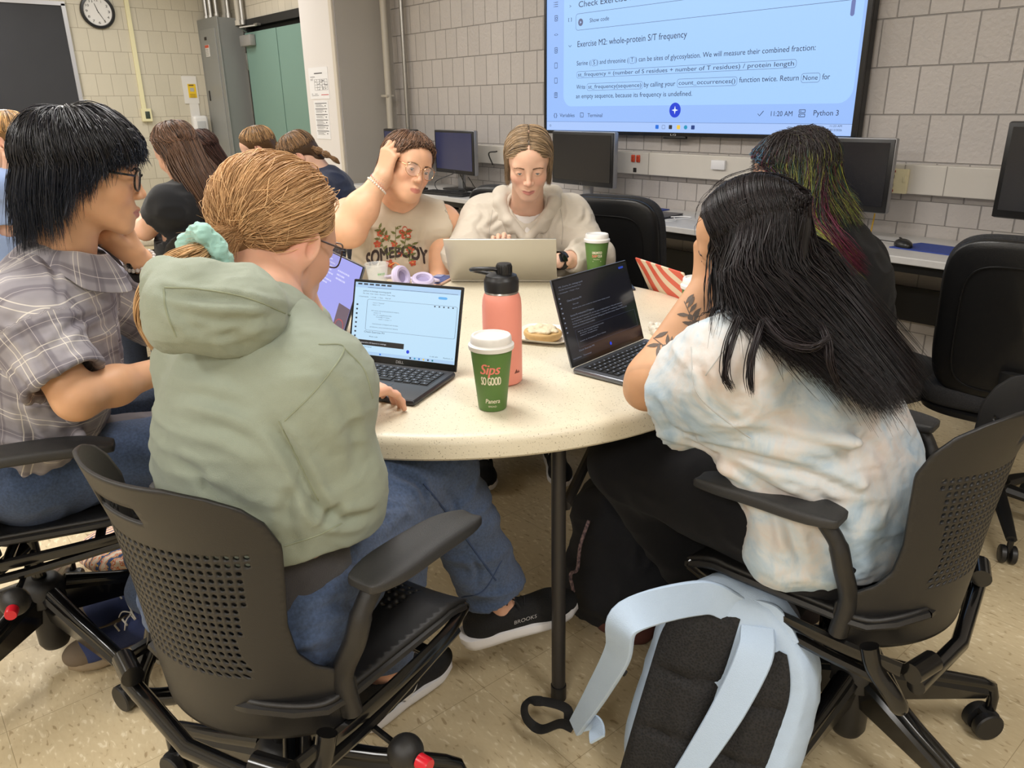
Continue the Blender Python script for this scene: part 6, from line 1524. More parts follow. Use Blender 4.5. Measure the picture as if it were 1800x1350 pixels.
    def ex(S2):
        S2.fr(None)
        pts = [t+M@np.array([-.02, -.05, .0]), W2(1360, 470, 1.37), W2(1420, 540, 1.32)]; S2.chain(pts, [.055, .050, .025], .03)
        S2.chain([t+M@np.array([-.035, .02, .0]), W2(1300, 500, 1.38), W2(1300, 560, 1.31)], [.045, .032, .014], .03)
    hair_cap('hair_mass', M, t, s, Mh, hair, c2*1.3, th=.004, low=-.25, extra=ex)
    return finish(root)
make_D()
# ================= person in the cream tank top, arm raised =================
def wavy_hair(root, M, t, s, spec, c1, c2, n, name='hair_mat_x', r=.0013, seed=1, crown=(0, -.3, 1.0), cap=True, face=None, tipcol=None, rough=.36):
    """spec: dict of tables over cos(azimuth) 1 front .. -1 back: end (angle from the crown), drop (m), lift"""
    rg = np.random.RandomState(seed); Mh = hair_mat(name, rough, .4)
    crown = U(crown); e1 = U(np.cross([1.0, 0, 0], crown)); e1 = e1 if e1[1] > 0 else -e1; e2 = np.cross(e1, crown)
    az = rg.uniform(-math.pi, math.pi, n); fr_ = np.cos(az); I = lambda k: np.interp(fr_, [a for a, b in spec[k]], [b for a, b in spec[k]])
    thE = I('end')+rg.normal(size=n)*.04; th0 = np.minimum(np.arccos(1-rg.rand(n)*1.1)*.92, thE-.2); lift = I('lift')*(.6+.55*rg.rand(n))
    sw = spec.get('swirl', 0)
    def D_(th, a): return np.sin(th)[:, None]*(np.cos(a)[:, None]*e1+np.sin(a)[:, None]*e2)+np.cos(th)[:, None]*crown
    def pt(u): th = th0+(thE-th0)*u; return ellp(D_(th, az+sw*u*np.sin(az)), lift*np.minimum(1, .55+th/1.3)*np.minimum(1, .55+2*u))
    C = [pt(u) for u in (0, .25, .5, .75, 1.0)]; out = D_(np.full(n, 1.5), az); out[:, 2] = 0; out /= np.linalg.norm(out, axis=1)[:, None]+1e-9
    Ld = I('drop')*(.5+.55*rg.rand(n)); fl = spec.get('flare', -.01); back = np.array([0, spec.get('back', 0.0), 0])
    C.append(C[-1]+np.array([0, 0, -1])*(Ld*.5)[:, None]+back*.5*(fr_ > -.2)[:, None]); C.append(C[-2]+out*fl+np.array([0, 0, -1])*Ld[:, None]+back*(fr_ > -.2)[:, None]+rg.normal(size=(n, 3))*.004)
    C = np.stack(C, 1); C += np.cumsum(rg.normal(size=C.shape)*spec.get('mess', .001), 1)
    if spec.get('wave'): ph = rg.rand(n)*.8; k = np.arange(C.shape[1]); C += spec['wave']*np.sin(k[None]*1.9+ph[:, None]*6)[..., None]*out[:, None]
    if callable(c1): tipcol = (c1(az, rg)[:, None], .30); cc = np.tile(np.asarray(c2), (n, 1))
    else: cc = np.asarray(c1)*(1-rg.rand(n, 1))+np.asarray(c2)*rg.rand(n, 1)
    hair = strands('hair', to_world(C, M, t, s), r*s, Mh, root, cc, seed=seed, colvar=.16, tipcol=tipcol)
    if cap: hair_cap('hair_mass', M, t, s, Mh, hair, c2, th=.008, low=.0, extra=lambda S2: (S2.cone((0, -.050, .0), (0, -.055, -.05), .052, .045, k=.03), S2.ell((0, .118, -.01), (.12, .100, .100), k=.012, op='-')))
    return hair, Mh
def decal(bv, O, X, Y, Dn, P2, faces, m, parent, name, off=.0008):
    """lays 2-D polygons (in metres along X,Y from O) on the surface met along Dn"""
    vs = []
    for x, y in P2:
        p = O+X*x+Y*y; h = bv.ray_cast(Vector(p-Dn*.3), Vector(Dn), .8)
        vs.append(tuple(np.array(h[0])+np.array(h[1])*off-Dn*off) if h[0] is not None else tuple(p))
    return MB().add(vs, faces).build(name, m, parent, smooth=False)
def flower(cx, cy, r, n=5, ph=0):
    pts = [(cx, cy)]; fs = []
    for k in range(n*6):
        a = ph+2*math.pi*k/(n*6); rr = r*(.62+.38*abs(math.cos(a*n/2-ph*n/2))); pts.append((cx+rr*math.cos(a), cy+rr*math.sin(a)))
    return pts, [(0, 1+k, 1+(k+1) % (n*6)) for k in range(n*6)]
def leaf2(cx, cy, l, w, a):
    c, s = math.cos(a), math.sin(a); P_ = [(0, 0), (.2, .7), (.45, 1), (.75, .6), (1, 0), (.75, -.6), (.45, -1), (.2, -.7)]
    return [(cx+x*l*c-y*w/2*s, cy+x*l*s+y*w/2*c) for x, y in P_], [tuple(range(8))]
def make_W1():
    root = person('person in a cream floral tank top and gold glasses, hand raised to the hair', V(-.45, 3.05, 0))
    f = U(V(.22, -.97)); J = dict(f=f, pel=V(-.47, 3.16, .60), ch=V(-.455, 3.09, .80), nk=V(-.425, 3.045, .985), sl=V(-.265, 3.06, .905), sr=V(-.615, 3.02, .935), belly=.0)
    er, wr = at(612, 402, 2.80), at(672, 312, 2.83); el, wl = V(-.262, 3.0, .69), V(-.36, 2.84, .625)
    M = frame(V(.58, -.80, -.16), V(.36, .05, 1)); t = at(716, 293, 2.92); s = 1.0
    S_ = Sculpt(); torso(S_, J, .008, 1.05); head_prims(S_, M, t, s, nose=.8, mouth_open=.5, jaw=1.12)
    S_.ell(t+M@np.array([0, .035, -.075])*s, (.055, .045, .04), k=.03)
    S_.cone(t+M@np.array([0, -.02, -.05]), J['nk'], .064, .070, .04)
    limb(S_, J['sr'], er, wr, .070, .060, .034, .03, bulge=1); S_.ell(er+[0, 0, -.012], (.058, .058, .05), k=.03); limb(S_, J['sl'], el, wl, .066, .052, .032, bulge=1)
    hm = handM(V(.35, .10, .93), V(-.45, -.88, .1), 'R'); hand_prims(S_, hm, wr, 1.0, curl=(.75, .85, .95, 1.05), spread=.05, thumb=(.6, .5))
    hm2 = handM(wl-el, (0, 0, 1), 'L'); hand_prims(S_, hm2, wl, 1.0, curl=(.4, .4, .5, .5))
    hl, hr = V(-.37, 3.16, .56), V(-.56, 3.14, .56); kl, kr = V(-.30, 2.72, .57), V(-.60, 2.70, .57)
    leg_prims(S_, hl, kl, V(-.30, 2.68, .1), (.085, .07, .045)); leg_prims(S_, hr, kr, V(-.62, 2.68, .1), (.085, .07, .045))
    body_mesh(S_, root, skin_col((226, 176, 142), M, t, s, lips=(196, 112, 104), blush=(228, 146, 118), bl=.4), .0055, [box_of(t, (.15, .15, .18), .0022), box_of(wr+[0, 0, .07], (.12, .12, .12), .0024)])
    eyes_obj(M, t, s, root, (84, 60, 40), look=(.15, 1, -.45)); brows(M, t, s, root, (88, 62, 48))
    glasses(M, t, s, root, mat('frame_gold', (206, 160, 120), .25, .9), w=.0265, h=.0235, y=.102, r=.0011)
    S_ = Sculpt(); torso(S_, J, .020, 1.06, .03)
    up = U(J['nk']-J['ch']); sx = U(J['sl']-J['sr'])
    for k_, a, sg in (('sl', el, 1), ('sr', er, -1)):
        c = J[k_]+sx*sg*.015; S_.cone(c+sx*sg*.10+[0, 0, .06], c+sx*sg*.03+[0, 0, .02], .10, .075, .006, op='-'); S_.cone(c+sx*sg*.05+[0, 0, .0], c+sx*sg*.05-[0, 0, .13], .075, .070, .006, op='-')
    S_.cone(J['nk']+f*.05+up*.09, J['nk']+f*.03, .085, .060, .006, op='-'); S_.cone(J['nk']+up*.08, J['nk']+up*.01, .075, .066, .006, op='-')
    Mtk = cloth_mat('tank_cream', (214, 200, 178), bump=.4, bs=900, var=.06)
    o = sculpt_obj('tank_top', S_, Mtk, root, .005, sm=2, fold=[(.0045, (8, 8, 12), None, 7.7, .7)], crease=([([(640, 385), (652, 420), (640, 465)], .006, .008), ([(742, 400), (738, 435), (748, 470)], .006, .008), ([(690, 395), (705, 410), (730, 405)], .004, .007), ([(620, 450), (640, 465), (660, 475)], .005, .008)], 2.5)); bv = bvh_of(o)
    S_ = Sculpt(); torso(S_, J, .0135, 1.05); 
    for k_, sg in (('sl', 1), ('sr', -1)): c = J[k_]; S_.cone(c+sx*sg*.03+[0, 0, .10], c+sx*sg*.03-[0, 0, .02], .09, .085, .006, op='-')
    S_.cut(J['ch']+up*.02, up, .4); sculpt_obj('dark_undershirt', S_, mat('undershirt_navy', (26, 30, 42), .8), root, .006)
    # print
    O = at(694, 438, 2.95); X = U(V(1, .18, 0)); Y = np.array([0, 0, 1.0]); Dn = U(V(.02, 1, -.12))
    pr = lambda pts, m, nm: decal(bv, O, X, Y, Dn, [q for P_, F_ in pts for q in P_], [tuple(i+sum(len(a[0]) for a in pts[:k]) for i in fc) for k, (P_, F_) in enumerate(pts) for fc in F_], m, o, nm)
    Mlt = mat('print_dark', (66, 54, 52), .8); Mfl = mat('print_red', (200, 92, 66), .8); Mlf = mat('print_green', (112, 116, 66), .8); Mye = mat('print_gold', (216, 170, 96), .8)
    vs, fs = text_geo('SOMEBODY'); w_ = vs[:, 0].max()
    lt = []
    for dx, dy in ((0, 0), (.0035, 0), (0, .003), (.0035, .003), (.0018, -.002)):
        P_ = [((x/w_-.5)*.235+dx, (y/.7)*.048*(1+.22*math.cos((x/w_)*6.28))-.050+.022*math.sin((x/w_-.1)*3.0)-.10*(x/w_-.45)**2+dy) for x, y in vs]; lt.append((P_, fs))
    pr(lt, Mlt, 'lettering')
    rr = random.Random(6); lv = []
    for (x0, y0, x1, y1) in ((-.03, -.03, -.06, .06), (.0, -.04, .01, .085), (.03, -.03, .05, .07), (.05, -.05, .07, .02), (-.02, .03, -.055, .085)):
        L_ = math.hypot(x1-x0, y1-y0); a = math.atan2(y1-y0, x1-x0); lv.append(([(x0-.0015*math.sin(a), y0+.0015*math.cos(a)), (x1-.001*math.sin(a), y1+.001*math.cos(a)), (x1+.001*math.sin(a), y1-.001*math.cos(a)), (x0+.0015*math.sin(a), y0-.0015*math.cos(a))], [(0, 3, 2, 1)]))
        for k in range(7): q = (k+.5)/7; lv.append(leaf2(x0+(x1-x0)*q, y0+(y1-y0)*q, .020+.008*rr.random(), .010, a+(1 if k % 2 else -1)*(.9+.3*rr.random())))
    pr(lv, Mlf, 'leaf_print')
    fl = [flower(-.052, .062, .014), flower(.045, .060, .026, 5, .4), flower(-.028, .045, .012, 5, .8), flower(.0, .02, .013, 5, .2), flower(.058, -.005, .016, 6), flower(.064, -.056, .014, 5, .5), flower(-.022, -.055, .018, 5), flower(.02, -.02, .010), flower(-.065, .022, .015, 5, .3)]
    pr(fl, Mfl, 'flower_print'); pr([flower(x, y, .0045, 5) for x, y in ((-.052, .062), (.045, .060), (-.028, .045), (0, .02), (.058, -.005), (.064, -.056), (-.022, -.055), (-.065, .022))], Mye, 'flower_centres')
    # necklace, bracelets
    bb = MB(); bb.tube(bez([J['nk']+sx*.055+f*.03+up*.02, J['nk']+f*.10-up*.045, J['nk']+f*.118-up*.095, J['nk']+f*.10-up*.045-sx*.02, J['nk']-sx*.055+f*.03+up*.02], 8), .0012, 5); bb.build('necklace', mat('silver', (200, 198, 195), .25, .9), root)
    ax = U(wr-er); b2 = basis(np.cross(ax, (0, 1, 0)), np.cross(ax, np.cross(ax, (0, 1, 0))))
    for i, (o_, c, r_) in enumerate(((-.035, (226, 216, 206), .0042), (-.022, (196, 120, 126), .0022), (-.012, (150, 160, 190), .0022), (-.002, (120, 84, 84), .0026))):
        q = MB()
        for k in range(26): a = 2*math.pi*k/26; q.ball(wr+ax*(o_+.006*math.sin(a+i))+(b2[:, 0]*math.cos(a)+b2[:, 1]*math.sin(a))*(.0385-.002*i), r_, 6)
        q.build('bracelet', mat('bracelet_%d' % i, c, .5), root)
    S_ = Sculpt(); S_.cone(hl, hr, .12, .12, .04); leg_prims(S_, hl, kl, V(-.30, 2.68, .14), (.11, .09, .07)); leg_prims(S_, hr, kr, V(-.62, 2.68, .14), (.11, .09, .07)); sculpt_obj('jeans', S_, Mjean2, root, .008)
    for a, lr in ((V(-.30, 2.68, 0), 0), (V(-.62, 2.68, 0), 0)): fd = V(0, -1, 0); mm = basis(np.cross(fd, (0, 0, 1)), fd); shoe(mm, a+[0, 0, .004], root, Mblkc, mat('sole_white', (222, 220, 222), .55), 'vans')
    wavy_hair(root, M, t, s, dict(end=[(-1, 1.7), (-.2, 1.66), (.3, 1.62), (.62, 1.50), (.85, 1.15), (1, 1.02)], drop=[(-1, .13), (-.2, .13), (.25, .14), (.6, .10), (.85, .02), (1, .012)], lift=[(-1, .18), (0, .16), (1, .12)], flare=-.015, back=-.012, mess=.0016, wave=.002, swirl=.35), np.array(lin((136, 104, 82))), np.array(lin((80, 58, 46))), 5200, 'hair_brown', seed=21, r=.0010, crown=(.15, -.12, 1))
    return finish(root)
make_W1()

# ================= person in the cream hoodie, facing the camera =================
def make_W2():
    root = person('person in a cream hoodie with middle-parted dark blond hair, looking down', V(.06, 3.1, 0))
    f = U(V(-.02, -1)); J = dict(f=f, pel=V(.06, 3.20, .60), ch=V(.065, 3.12, .80), nk=V(.068, 3.04, .955), sl=V(.225, 3.06, .915), sr=V(-.095, 3.06, .915), belly=.0)
    el, wl = V(.325, 2.93, .785), at(985, 458, 2.80); er, wr = V(-.185, 2.93, .80), at(868, 458, 2.80)
    M = frame(V(-.02, -.90, -.42), V(.01, 0, 1)); t = at(929, 285, 2.86); s = 1.0
    S_ = Sculpt(); torso(S_, J, -.012, 1.0); head_prims(S_, M, t, s, nose=.9, eyes=.8, mouth_open=.6, jaw=.92); S_.cone(t+M@np.array([0, -.03, -.05]), J['nk'], .056, .062, .03)
    limb(S_, J['sl'], el, wl, .05, .045, .029, bulge=1); limb(S_, J['sr'], er, wr, .05, .045, .029, bulge=1)
    hm = handM(V(-.98, .12, .05), (0, 0, 1), 'L'); hand_prims(S_, hm, wl, .95, curl=(.4, .4, .5, .5), spread=.08)
    hm2 = handM(V(.25, -.2, .9), V(0, 1, .2), 'R'); hand_prims(S_, hm2, wr, .92, curl=(.8, .9, 1.0, 1.0), spread=.08, thumb=(.9, .1))
    hl, hr = V(.16, 3.2, .56), V(-.04, 3.2, .56); kl, kr = V(.20, 2.76, .57), V(-.10, 2.76, .57)
    leg_prims(S_, hl, kl, V(.16, 2.74, .1), (.085, .07, .045)); leg_prims(S_, hr, kr, V(-.12, 2.72, .1), (.085, .07, .045))
    body_mesh(S_, root, skin_col((226, 182, 156), M, t, s, lips=(190, 112, 108), blush=(226, 146, 126), bl=.45), .0055, [box_of(t, (.15, .15, .18), .0021), box_of(wl+[0, 0, .02], (.10, .12, .08), .0026), box_of(wr+[0, 0, .07], (.09, .09, .11), .0024)])
    eyes_obj(M, t, s, root, (110, 120, 126), look=(0, 1, -.5)); brows(M, t, s, root, (122, 92, 70), 1.0)
    Mcr_ = cloth_mat('cream_fleece', (212, 202, 186), bump=.5, bs=1000, var=.06)
    S_ = Sculpt(); torso(S_, J, .022, 1.06, .045)
    for sh, e, w in ((J['sl'], el, wl), (J['sr'], er, wr)):
        d = U(w-e); S_.cone(sh, e, .082, .072, .05); S_.cone(e, w-d*.08, .070, .050, .03); S_.cone(w-d*.085, w-d*.05, .044, .042, .005); S_.cut(w-d*.05, d, .08); S_.cone(w, w-d*.09, .036, .034, .003, op='-')
        for k in range(4): a = e+(w-e)*(.10+.13*k); S_.cone(a+[0, 0, .055]+np.cross(d, [0, 0, 1])*.03, a+[0, 0, .03]-np.cross(d, [0, 0, 1])*.05, .010, .006, .025)
    up = U(J['nk']-J['ch']); sx = U(J['sl']-J['sr'])
    S_.cone(J['nk']+up*.10+f*.02, J['nk']+f*.03-up*.02, .075, .062, .008, op='-'); S_.cone(J['nk']+f*.11+up*.05, J['nk']+f*.135-up*.055, .055, .020, .008, op='-')
    H_ = Sculpt()
    for sg in (-1, 1):
        H_.chain([J['nk']-f*.095+up*.060, J['nk']-f*.05+sx*sg*.100+up*.060, J['nk']+f*.03+sx*sg*.104+up*.035, J['nk']+f*.095+sx*sg*.068-up*.030, J['nk']+f*.135+sx*sg*.010-up*.105], [.040, .036, .026, .020, .016], .012)
        H_.chain([J['nk']-f*.03+sx*sg*.115+up*.02, J['nk']+f*.05+sx*sg*.110-up*.01, J['nk']+f*.11+sx*sg*.065-up*.075], [.022, .018, .014], .02)
    H_.cone(J['nk']-f*.11+up*.05, J['nk']-f*.12-up*.04, .070, .05, .04)
    H_.cone(J['nk']+up*.16+f*.02, J['nk']+f*.03-up*.02, .078, .062, .008, op='-'); H_.cone(J['nk']+f*.12+up*.07, J['nk']+f*.145-up*.065, .058, .010, .006, op='-')
    o = sculpt_obj('hoodie', S_, Mcr_, root, .005, sm=2, fold=[(.0045, (9, 9, 14), None, 2.9, .8), (.0016, (30, 30, 50), None, 4.2, .5)], crease=([([(858, 400), (880, 382), (902, 352)], .007, .009), ([(978, 402), (990, 375), (985, 350)], .007, .009), ([(998, 436), (1020, 424), (1042, 420)], .008, .008), ([(835, 395), (850, 415), (875, 425)], .007, .009), ([(1010, 400), (1028, 385), (1030, 365)], .006, .009), ([(905, 400), (915, 415), (910, 430)], .006, .008), ([(945, 395), (955, 415), (950, 430)], .006, .008), ([(840, 360), (850, 380), (835, 400)], .005, .009)], 2.5)); bv = bvh_of(o)
    sculpt_obj('hood', H_, Mcr_, root, .004, sm=2, fold=[(.0035, (14, 14, 14), None, 6.1, .7)])
    for sg in (-1, 1):
        q = MB(); pts = []
        for p in bez([J['nk']+f*.14+sx*sg*.020-up*.085, J['nk']+f*.15+sx*(sg*.026)-up*.15, J['nk']+f*.15+sx*(sg*.030)-up*.20], 5):
            h, nn, ix, d = bv.find_nearest(Vector(p)); pts.append(np.array(h+nn*.003))
        q.tube(pts, .0028, 6); q.build('drawstring', mat('cord_cream', (214, 208, 198), .8), o)
    seam(o, bv, [J['sl']+up*.05-sx*.03+f*.02, J['sl']+f*.09-sx*.02-up*.02, J['sl']+f*.10-sx*.02-up*.10], mat('cream_seam', (180, 172, 160), .9)); seam(o, bv, [J['sr']+up*.05+sx*.03+f*.02, J['sr']+f*.09+sx*.02-up*.02, J['sr']+f*.10+sx*.02-up*.10], mat('cream_seam', (180, 172, 160), .9))
    S_ = Sculpt(); S_.cone(J['nk']+up*.005+f*.01, J['nk']-up*.08+f*.04, .066, .085, .02); S_.cone(J['nk']+up*.08+f*.02, J['nk']+up*.0+f*.012, .068, .060, .004, op='-'); sculpt_obj('inner_tshirt', S_, mat('tshirt_white', (222, 216, 210), .8), root, .004)
    S_ = Sculpt(); S_.cone(hl, hr, .12, .12, .04); leg_prims(S_, hl, kl, V(.16, 2.74, .14), (.11, .09, .07)); leg_prims(S_, hr, kr, V(-.12, 2.72, .14), (.11, .09, .07)); sculpt_obj('trousers', S_, Mblkc, root, .008)
    for a in (V(.16, 2.74, 0), V(-.12, 2.72, 0)): fd = V(.1, -1, 0); mm = basis(np.cross(fd, (0, 0, 1)), fd); shoe(mm, a+[0, 0, .004], root, Mblkc, mat('sole_white', (222, 220, 222), .55), 'vans')
    ax = U(wl-el); q = MB(); b2 = basis(np.cross(ax, (0, 0, 1)), np.cross(ax, np.cross(ax, (0, 0, 1)))); q.tube([wl-ax*.012, wl+ax*.012], .0345, 20, cap=False); q.tube([wl-ax*.012, wl+ax*.012], .0315, 20, cap=False)
    w_ = q.build('wristwatch', mat('watch_strap', (24, 24, 26), .5), root); q = MB(); zz = U(V(.25, -.85, .45)); q.box(wl+zz*.035, (.032, .036, .011), R=basis(np.cross(ax, zz), ax), bev=.006); q.build('watch_case', mat('watch_black', (14, 14, 16), .15), w_)
    # hair, middle part
    rg = np.random.RandomState(31); Mh = hair_mat('hair_dark_blond', .33, .45); c1, c2 = np.array(lin((178, 152, 120))), np.array(lin((112, 92, 70)))
    n = 6200; y0 = rg.uniform(-.95, .84, n); sd = np.where(rg.rand(n) < .5, -1, 1); ph0 = np.maximum(rg.uniform(.0, 1.2, n)**1.2, .035); phE = np.interp(y0, [-.95, 0, .50, .70], [1.75, 1.70, 1.66, 1.60]); kk = np.sqrt(1-y0**2)
    def dd(ph, u): yy = y0-np.maximum(0, y0+.1)*.40*u*(ph/1.5); k2 = np.sqrt(1-yy**2); return np.stack([sd*np.sin(ph)*k2, yy, np.cos(ph)*k2], 1)
    ph = lambda u: ph0+(np.maximum(phE, ph0+.15)-ph0)*u; lf = .05+.06*rg.rand(n)
    C = [ellp(dd(ph(u), u), lf*min(1, .3+1.6*u)) for u in (0, .25, .5, .75, 1)]
    drop = np.interp(y0, [-.95, -.3, .2, .7], [.13, .13, .12, .10])*(.55+.55*rg.rand(n)); 
    C.append(C[-1]+np.stack([-sd*.002, -.006+0*y0, -drop*.5], 1)); C.append(C[-2]+np.stack([-sd*(.003+.004*rg.rand(n)), -.010+0*y0, -drop], 1)+rg.normal(size=(n, 3))*.003)
    C = np.stack(C, 1); C += np.cumsum(rg.normal(size=C.shape)*.0008, 1)
    hair = strands('hair', to_world(C, M, t, s), .0010, Mh, root, c1*(1-rg.rand(n, 1))+c2*rg.rand(n, 1), seed=9, colvar=.12)
    hair_cap('hair_mass', M, t, s, Mh, hair, c2*.9, th=.001, low=.02, extra=lambda S2: (S2.cone((0, -.060, .0), (0, -.065, -.06), .058, .045, k=.03), S2.ell((0, .120, -.01), (.11, .095, .088), k=.012, op='-'), S2.cone((0, -.10, .128), (0, .10, .11), .006, .004, k=.006, op='-')))
    return finish(root)
make_W2()

# ================= person with rainbow hair =================
def make_P():
    root = person('person in a black shirt with wavy rainbow-dyed hair, seen from behind', V(.95, 2.15, 0))
    f = U(V(-.75, .62)); J = dict(f=f, pel=V(.97, 2.14, .60), ch=V(.93, 2.16, .80), nk=V(.865, 2.19, .99), sl=V(.76, 2.04, .92), sr=V(.985, 2.31, .92), belly=.0)
    M = frame(V(-.80, .45, -.35), V(-.05, 0, 1)); t = at(1392, 318, 2.22); s = 1.05
    el, wl = V(.70, 2.13, .72), V(.66, 2.34, .70); er, wr = V(.90, 2.46, .74), V(.76, 2.50, .70)
    S_ = Sculpt(); torso(S_, J, -.012, .98); head_prims(S_, M, t, s, detail=True); S_.cone(t+M@np.array([0, -.03, -.05]), J['nk'], .056, .060, .03)
    limb(S_, J['sl'], el, wl, .048, .042, .028); limb(S_, J['sr'], er, wr, .048, .042, .028)
    for w, e, sd in ((wl, el, 'L'), (wr, er, 'R')): hand_prims(S_, handM(w-e, (0, 0, 1), sd), w, .92, curl=(.4, .4, .5, .5))
    hl, hr = V(.90, 2.06, .56), V(1.04, 2.20, .56); kl, kr = V(.60, 2.38, .56), V(.74, 2.52, .56)
    for h, k in ((hl, kl), (hr, kr)): leg_prims(S_, h, k, k+V(.03, .0, -.46), (.085, .065, .045))
    body_mesh(S_, root, skin_col((222, 172, 146), M, t, s), .006, [box_of(t, (.14, .14, .17), .003)])
    eyes_obj(M, t, s, root); glasses(M, t, s, root, mat('frame_black', (20, 20, 22), .25), roundness=.7)
    S_ = Sculpt(); torso(S_, J, .020, 1.04, .045); dl_, dr_ = U(el-J['sl']), U(er-J['sr'])
    S_.cone(J['sl'], el-dl_*.06, .072, .070, .05); S_.cone(J['sr'], er-dr_*.06, .072, .070, .05); S_.cone(J['pel'], J['pel']-[0, 0, .07], .18, .18, .02, (f, .8))
    o = sculpt_obj('shirt', S_, Mblkc, root, .006, sm=2, fold=[(.006, (7, 7, 12), None, 9., .75)])
    S_ = Sculpt(); S_.cone(hl, hr, .115, .115, .04)
    for h, k in ((hl, kl), (hr, kr)): leg_prims(S_, h, k, k+V(.03, .0, -.42), (.105, .085, .07))
    sculpt_obj('jeans', S_, Mjean2, root, .008)
    for k in (kl, kr): fd = V(-.7, .7, 0); mm = basis(np.cross(fd, (0, 0, 1)), fd); a = k+V(.03, 0, 0); shoe(mm, np.array([a[0], a[1], .004]), root, Mblkc, mat('sole_white', (222, 220, 222), .55), 'vans')
    cols = [np.array(lin(c)) for c in ((46, 40, 40), (70, 124, 156), (48, 84, 70), (146, 150, 64), (98, 40, 60), (84, 92, 50))]
    def pick(az, rg):
        n = len(az); k = np.zeros(n, int); r = rg.rand(n); k = np.where(r < .46, 0, np.where(np.cos(az) > .45, np.where(r < .8, 1, 4), np.where(r < .60, 2, np.where(r < .76, 3, np.where(r < .86, 4, 5))))); return np.array(cols)[k]
    bv = bvh_of(o)
    rg = np.random.RandomState(41); Mh = hair_mat('hair_rainbow', .42, .35)
    h1, _ = wavy_hair(root, M, t, s, dict(end=[(-1, 1.75), (0, 1.65), (.5, 1.4), (1, 1.1)], drop=[(-1, .16), (-.2, .16), (.2, .10), (.6, .03), (1, .02)], lift=[(-1, .20), (0, .16), (1, .14)], flare=.02, back=-.035, mess=.0020, wave=.0040), pick, cols[0], 4800, 'hair_rainbow', r=.0010, seed=42)
    n = 2400; rg2 = np.random.RandomState(5); rt = rand_dirs(n, rg2, lambda d: d[:, 2] > .0); G = [at(1430, 380, 2.10), at(1462, 430, 2.03), at(1500, 472, 2.04)]; G2 = [at(1400, 400, 2.08), at(1412, 440, 2.04), at(1425, 470, 2.02)]
    w = rg2.rand(n, 1); C = np.concatenate([to_world(np.stack([ellp(rt, .12), ellp(slerp(rt, np.tile(U([-.4, -.8, -.1]), (n, 1)), .6), .16)], 1), M, t, s), np.stack([a*w+b*(1-w) for a, b in zip(G, G2)], 1)+rg2.normal(size=(n, 1, 3))*.018], 1)
    C += .004*np.sin(np.arange(5)[None]*2.2+rg2.rand(n, 1)*6)[..., None]*rg2.normal(size=(n, 1, 3)); C = drape(C, bv, .010, 3)
    cc = np.array(cols)[np.where(w[:, 0] > .7, 4, np.where(w[:, 0] > .45, np.where(rg2.rand(n) < .5, 3, 0), np.where(rg2.rand(n) < .5, 2, 3)))]
    blend = rg2.rand(n, 1) < .12; cc = np.where(blend, cols[0], cc)
    strands('hair_lengths', C, .0015, Mh, h1, cols[0], seed=8, sub=4, tipcol=None) if 0 else None
    P_ = cr(C, 4); tt = np.linspace(0, 1, P_.shape[1]); o2 = strands('hair_lengths', C, .0009, Mh, h1, cc, seed=8, sub=4)
    at_ = o2.data.attributes['col']; a_ = np.empty(len(o2.data.vertices)*4, np.float32); at_.data.foreach_get('color', a_); a_ = a_.reshape(n, len(tt), 3, 4)
    wv = np.clip((tt-.22)/.25, 0, 1)[None, :, None, None]; a_[..., :3] = a_[..., :3]*wv+cols[0]*(1-wv); at_.data.foreach_set('color', a_.ravel())
    return finish(root)
make_P()

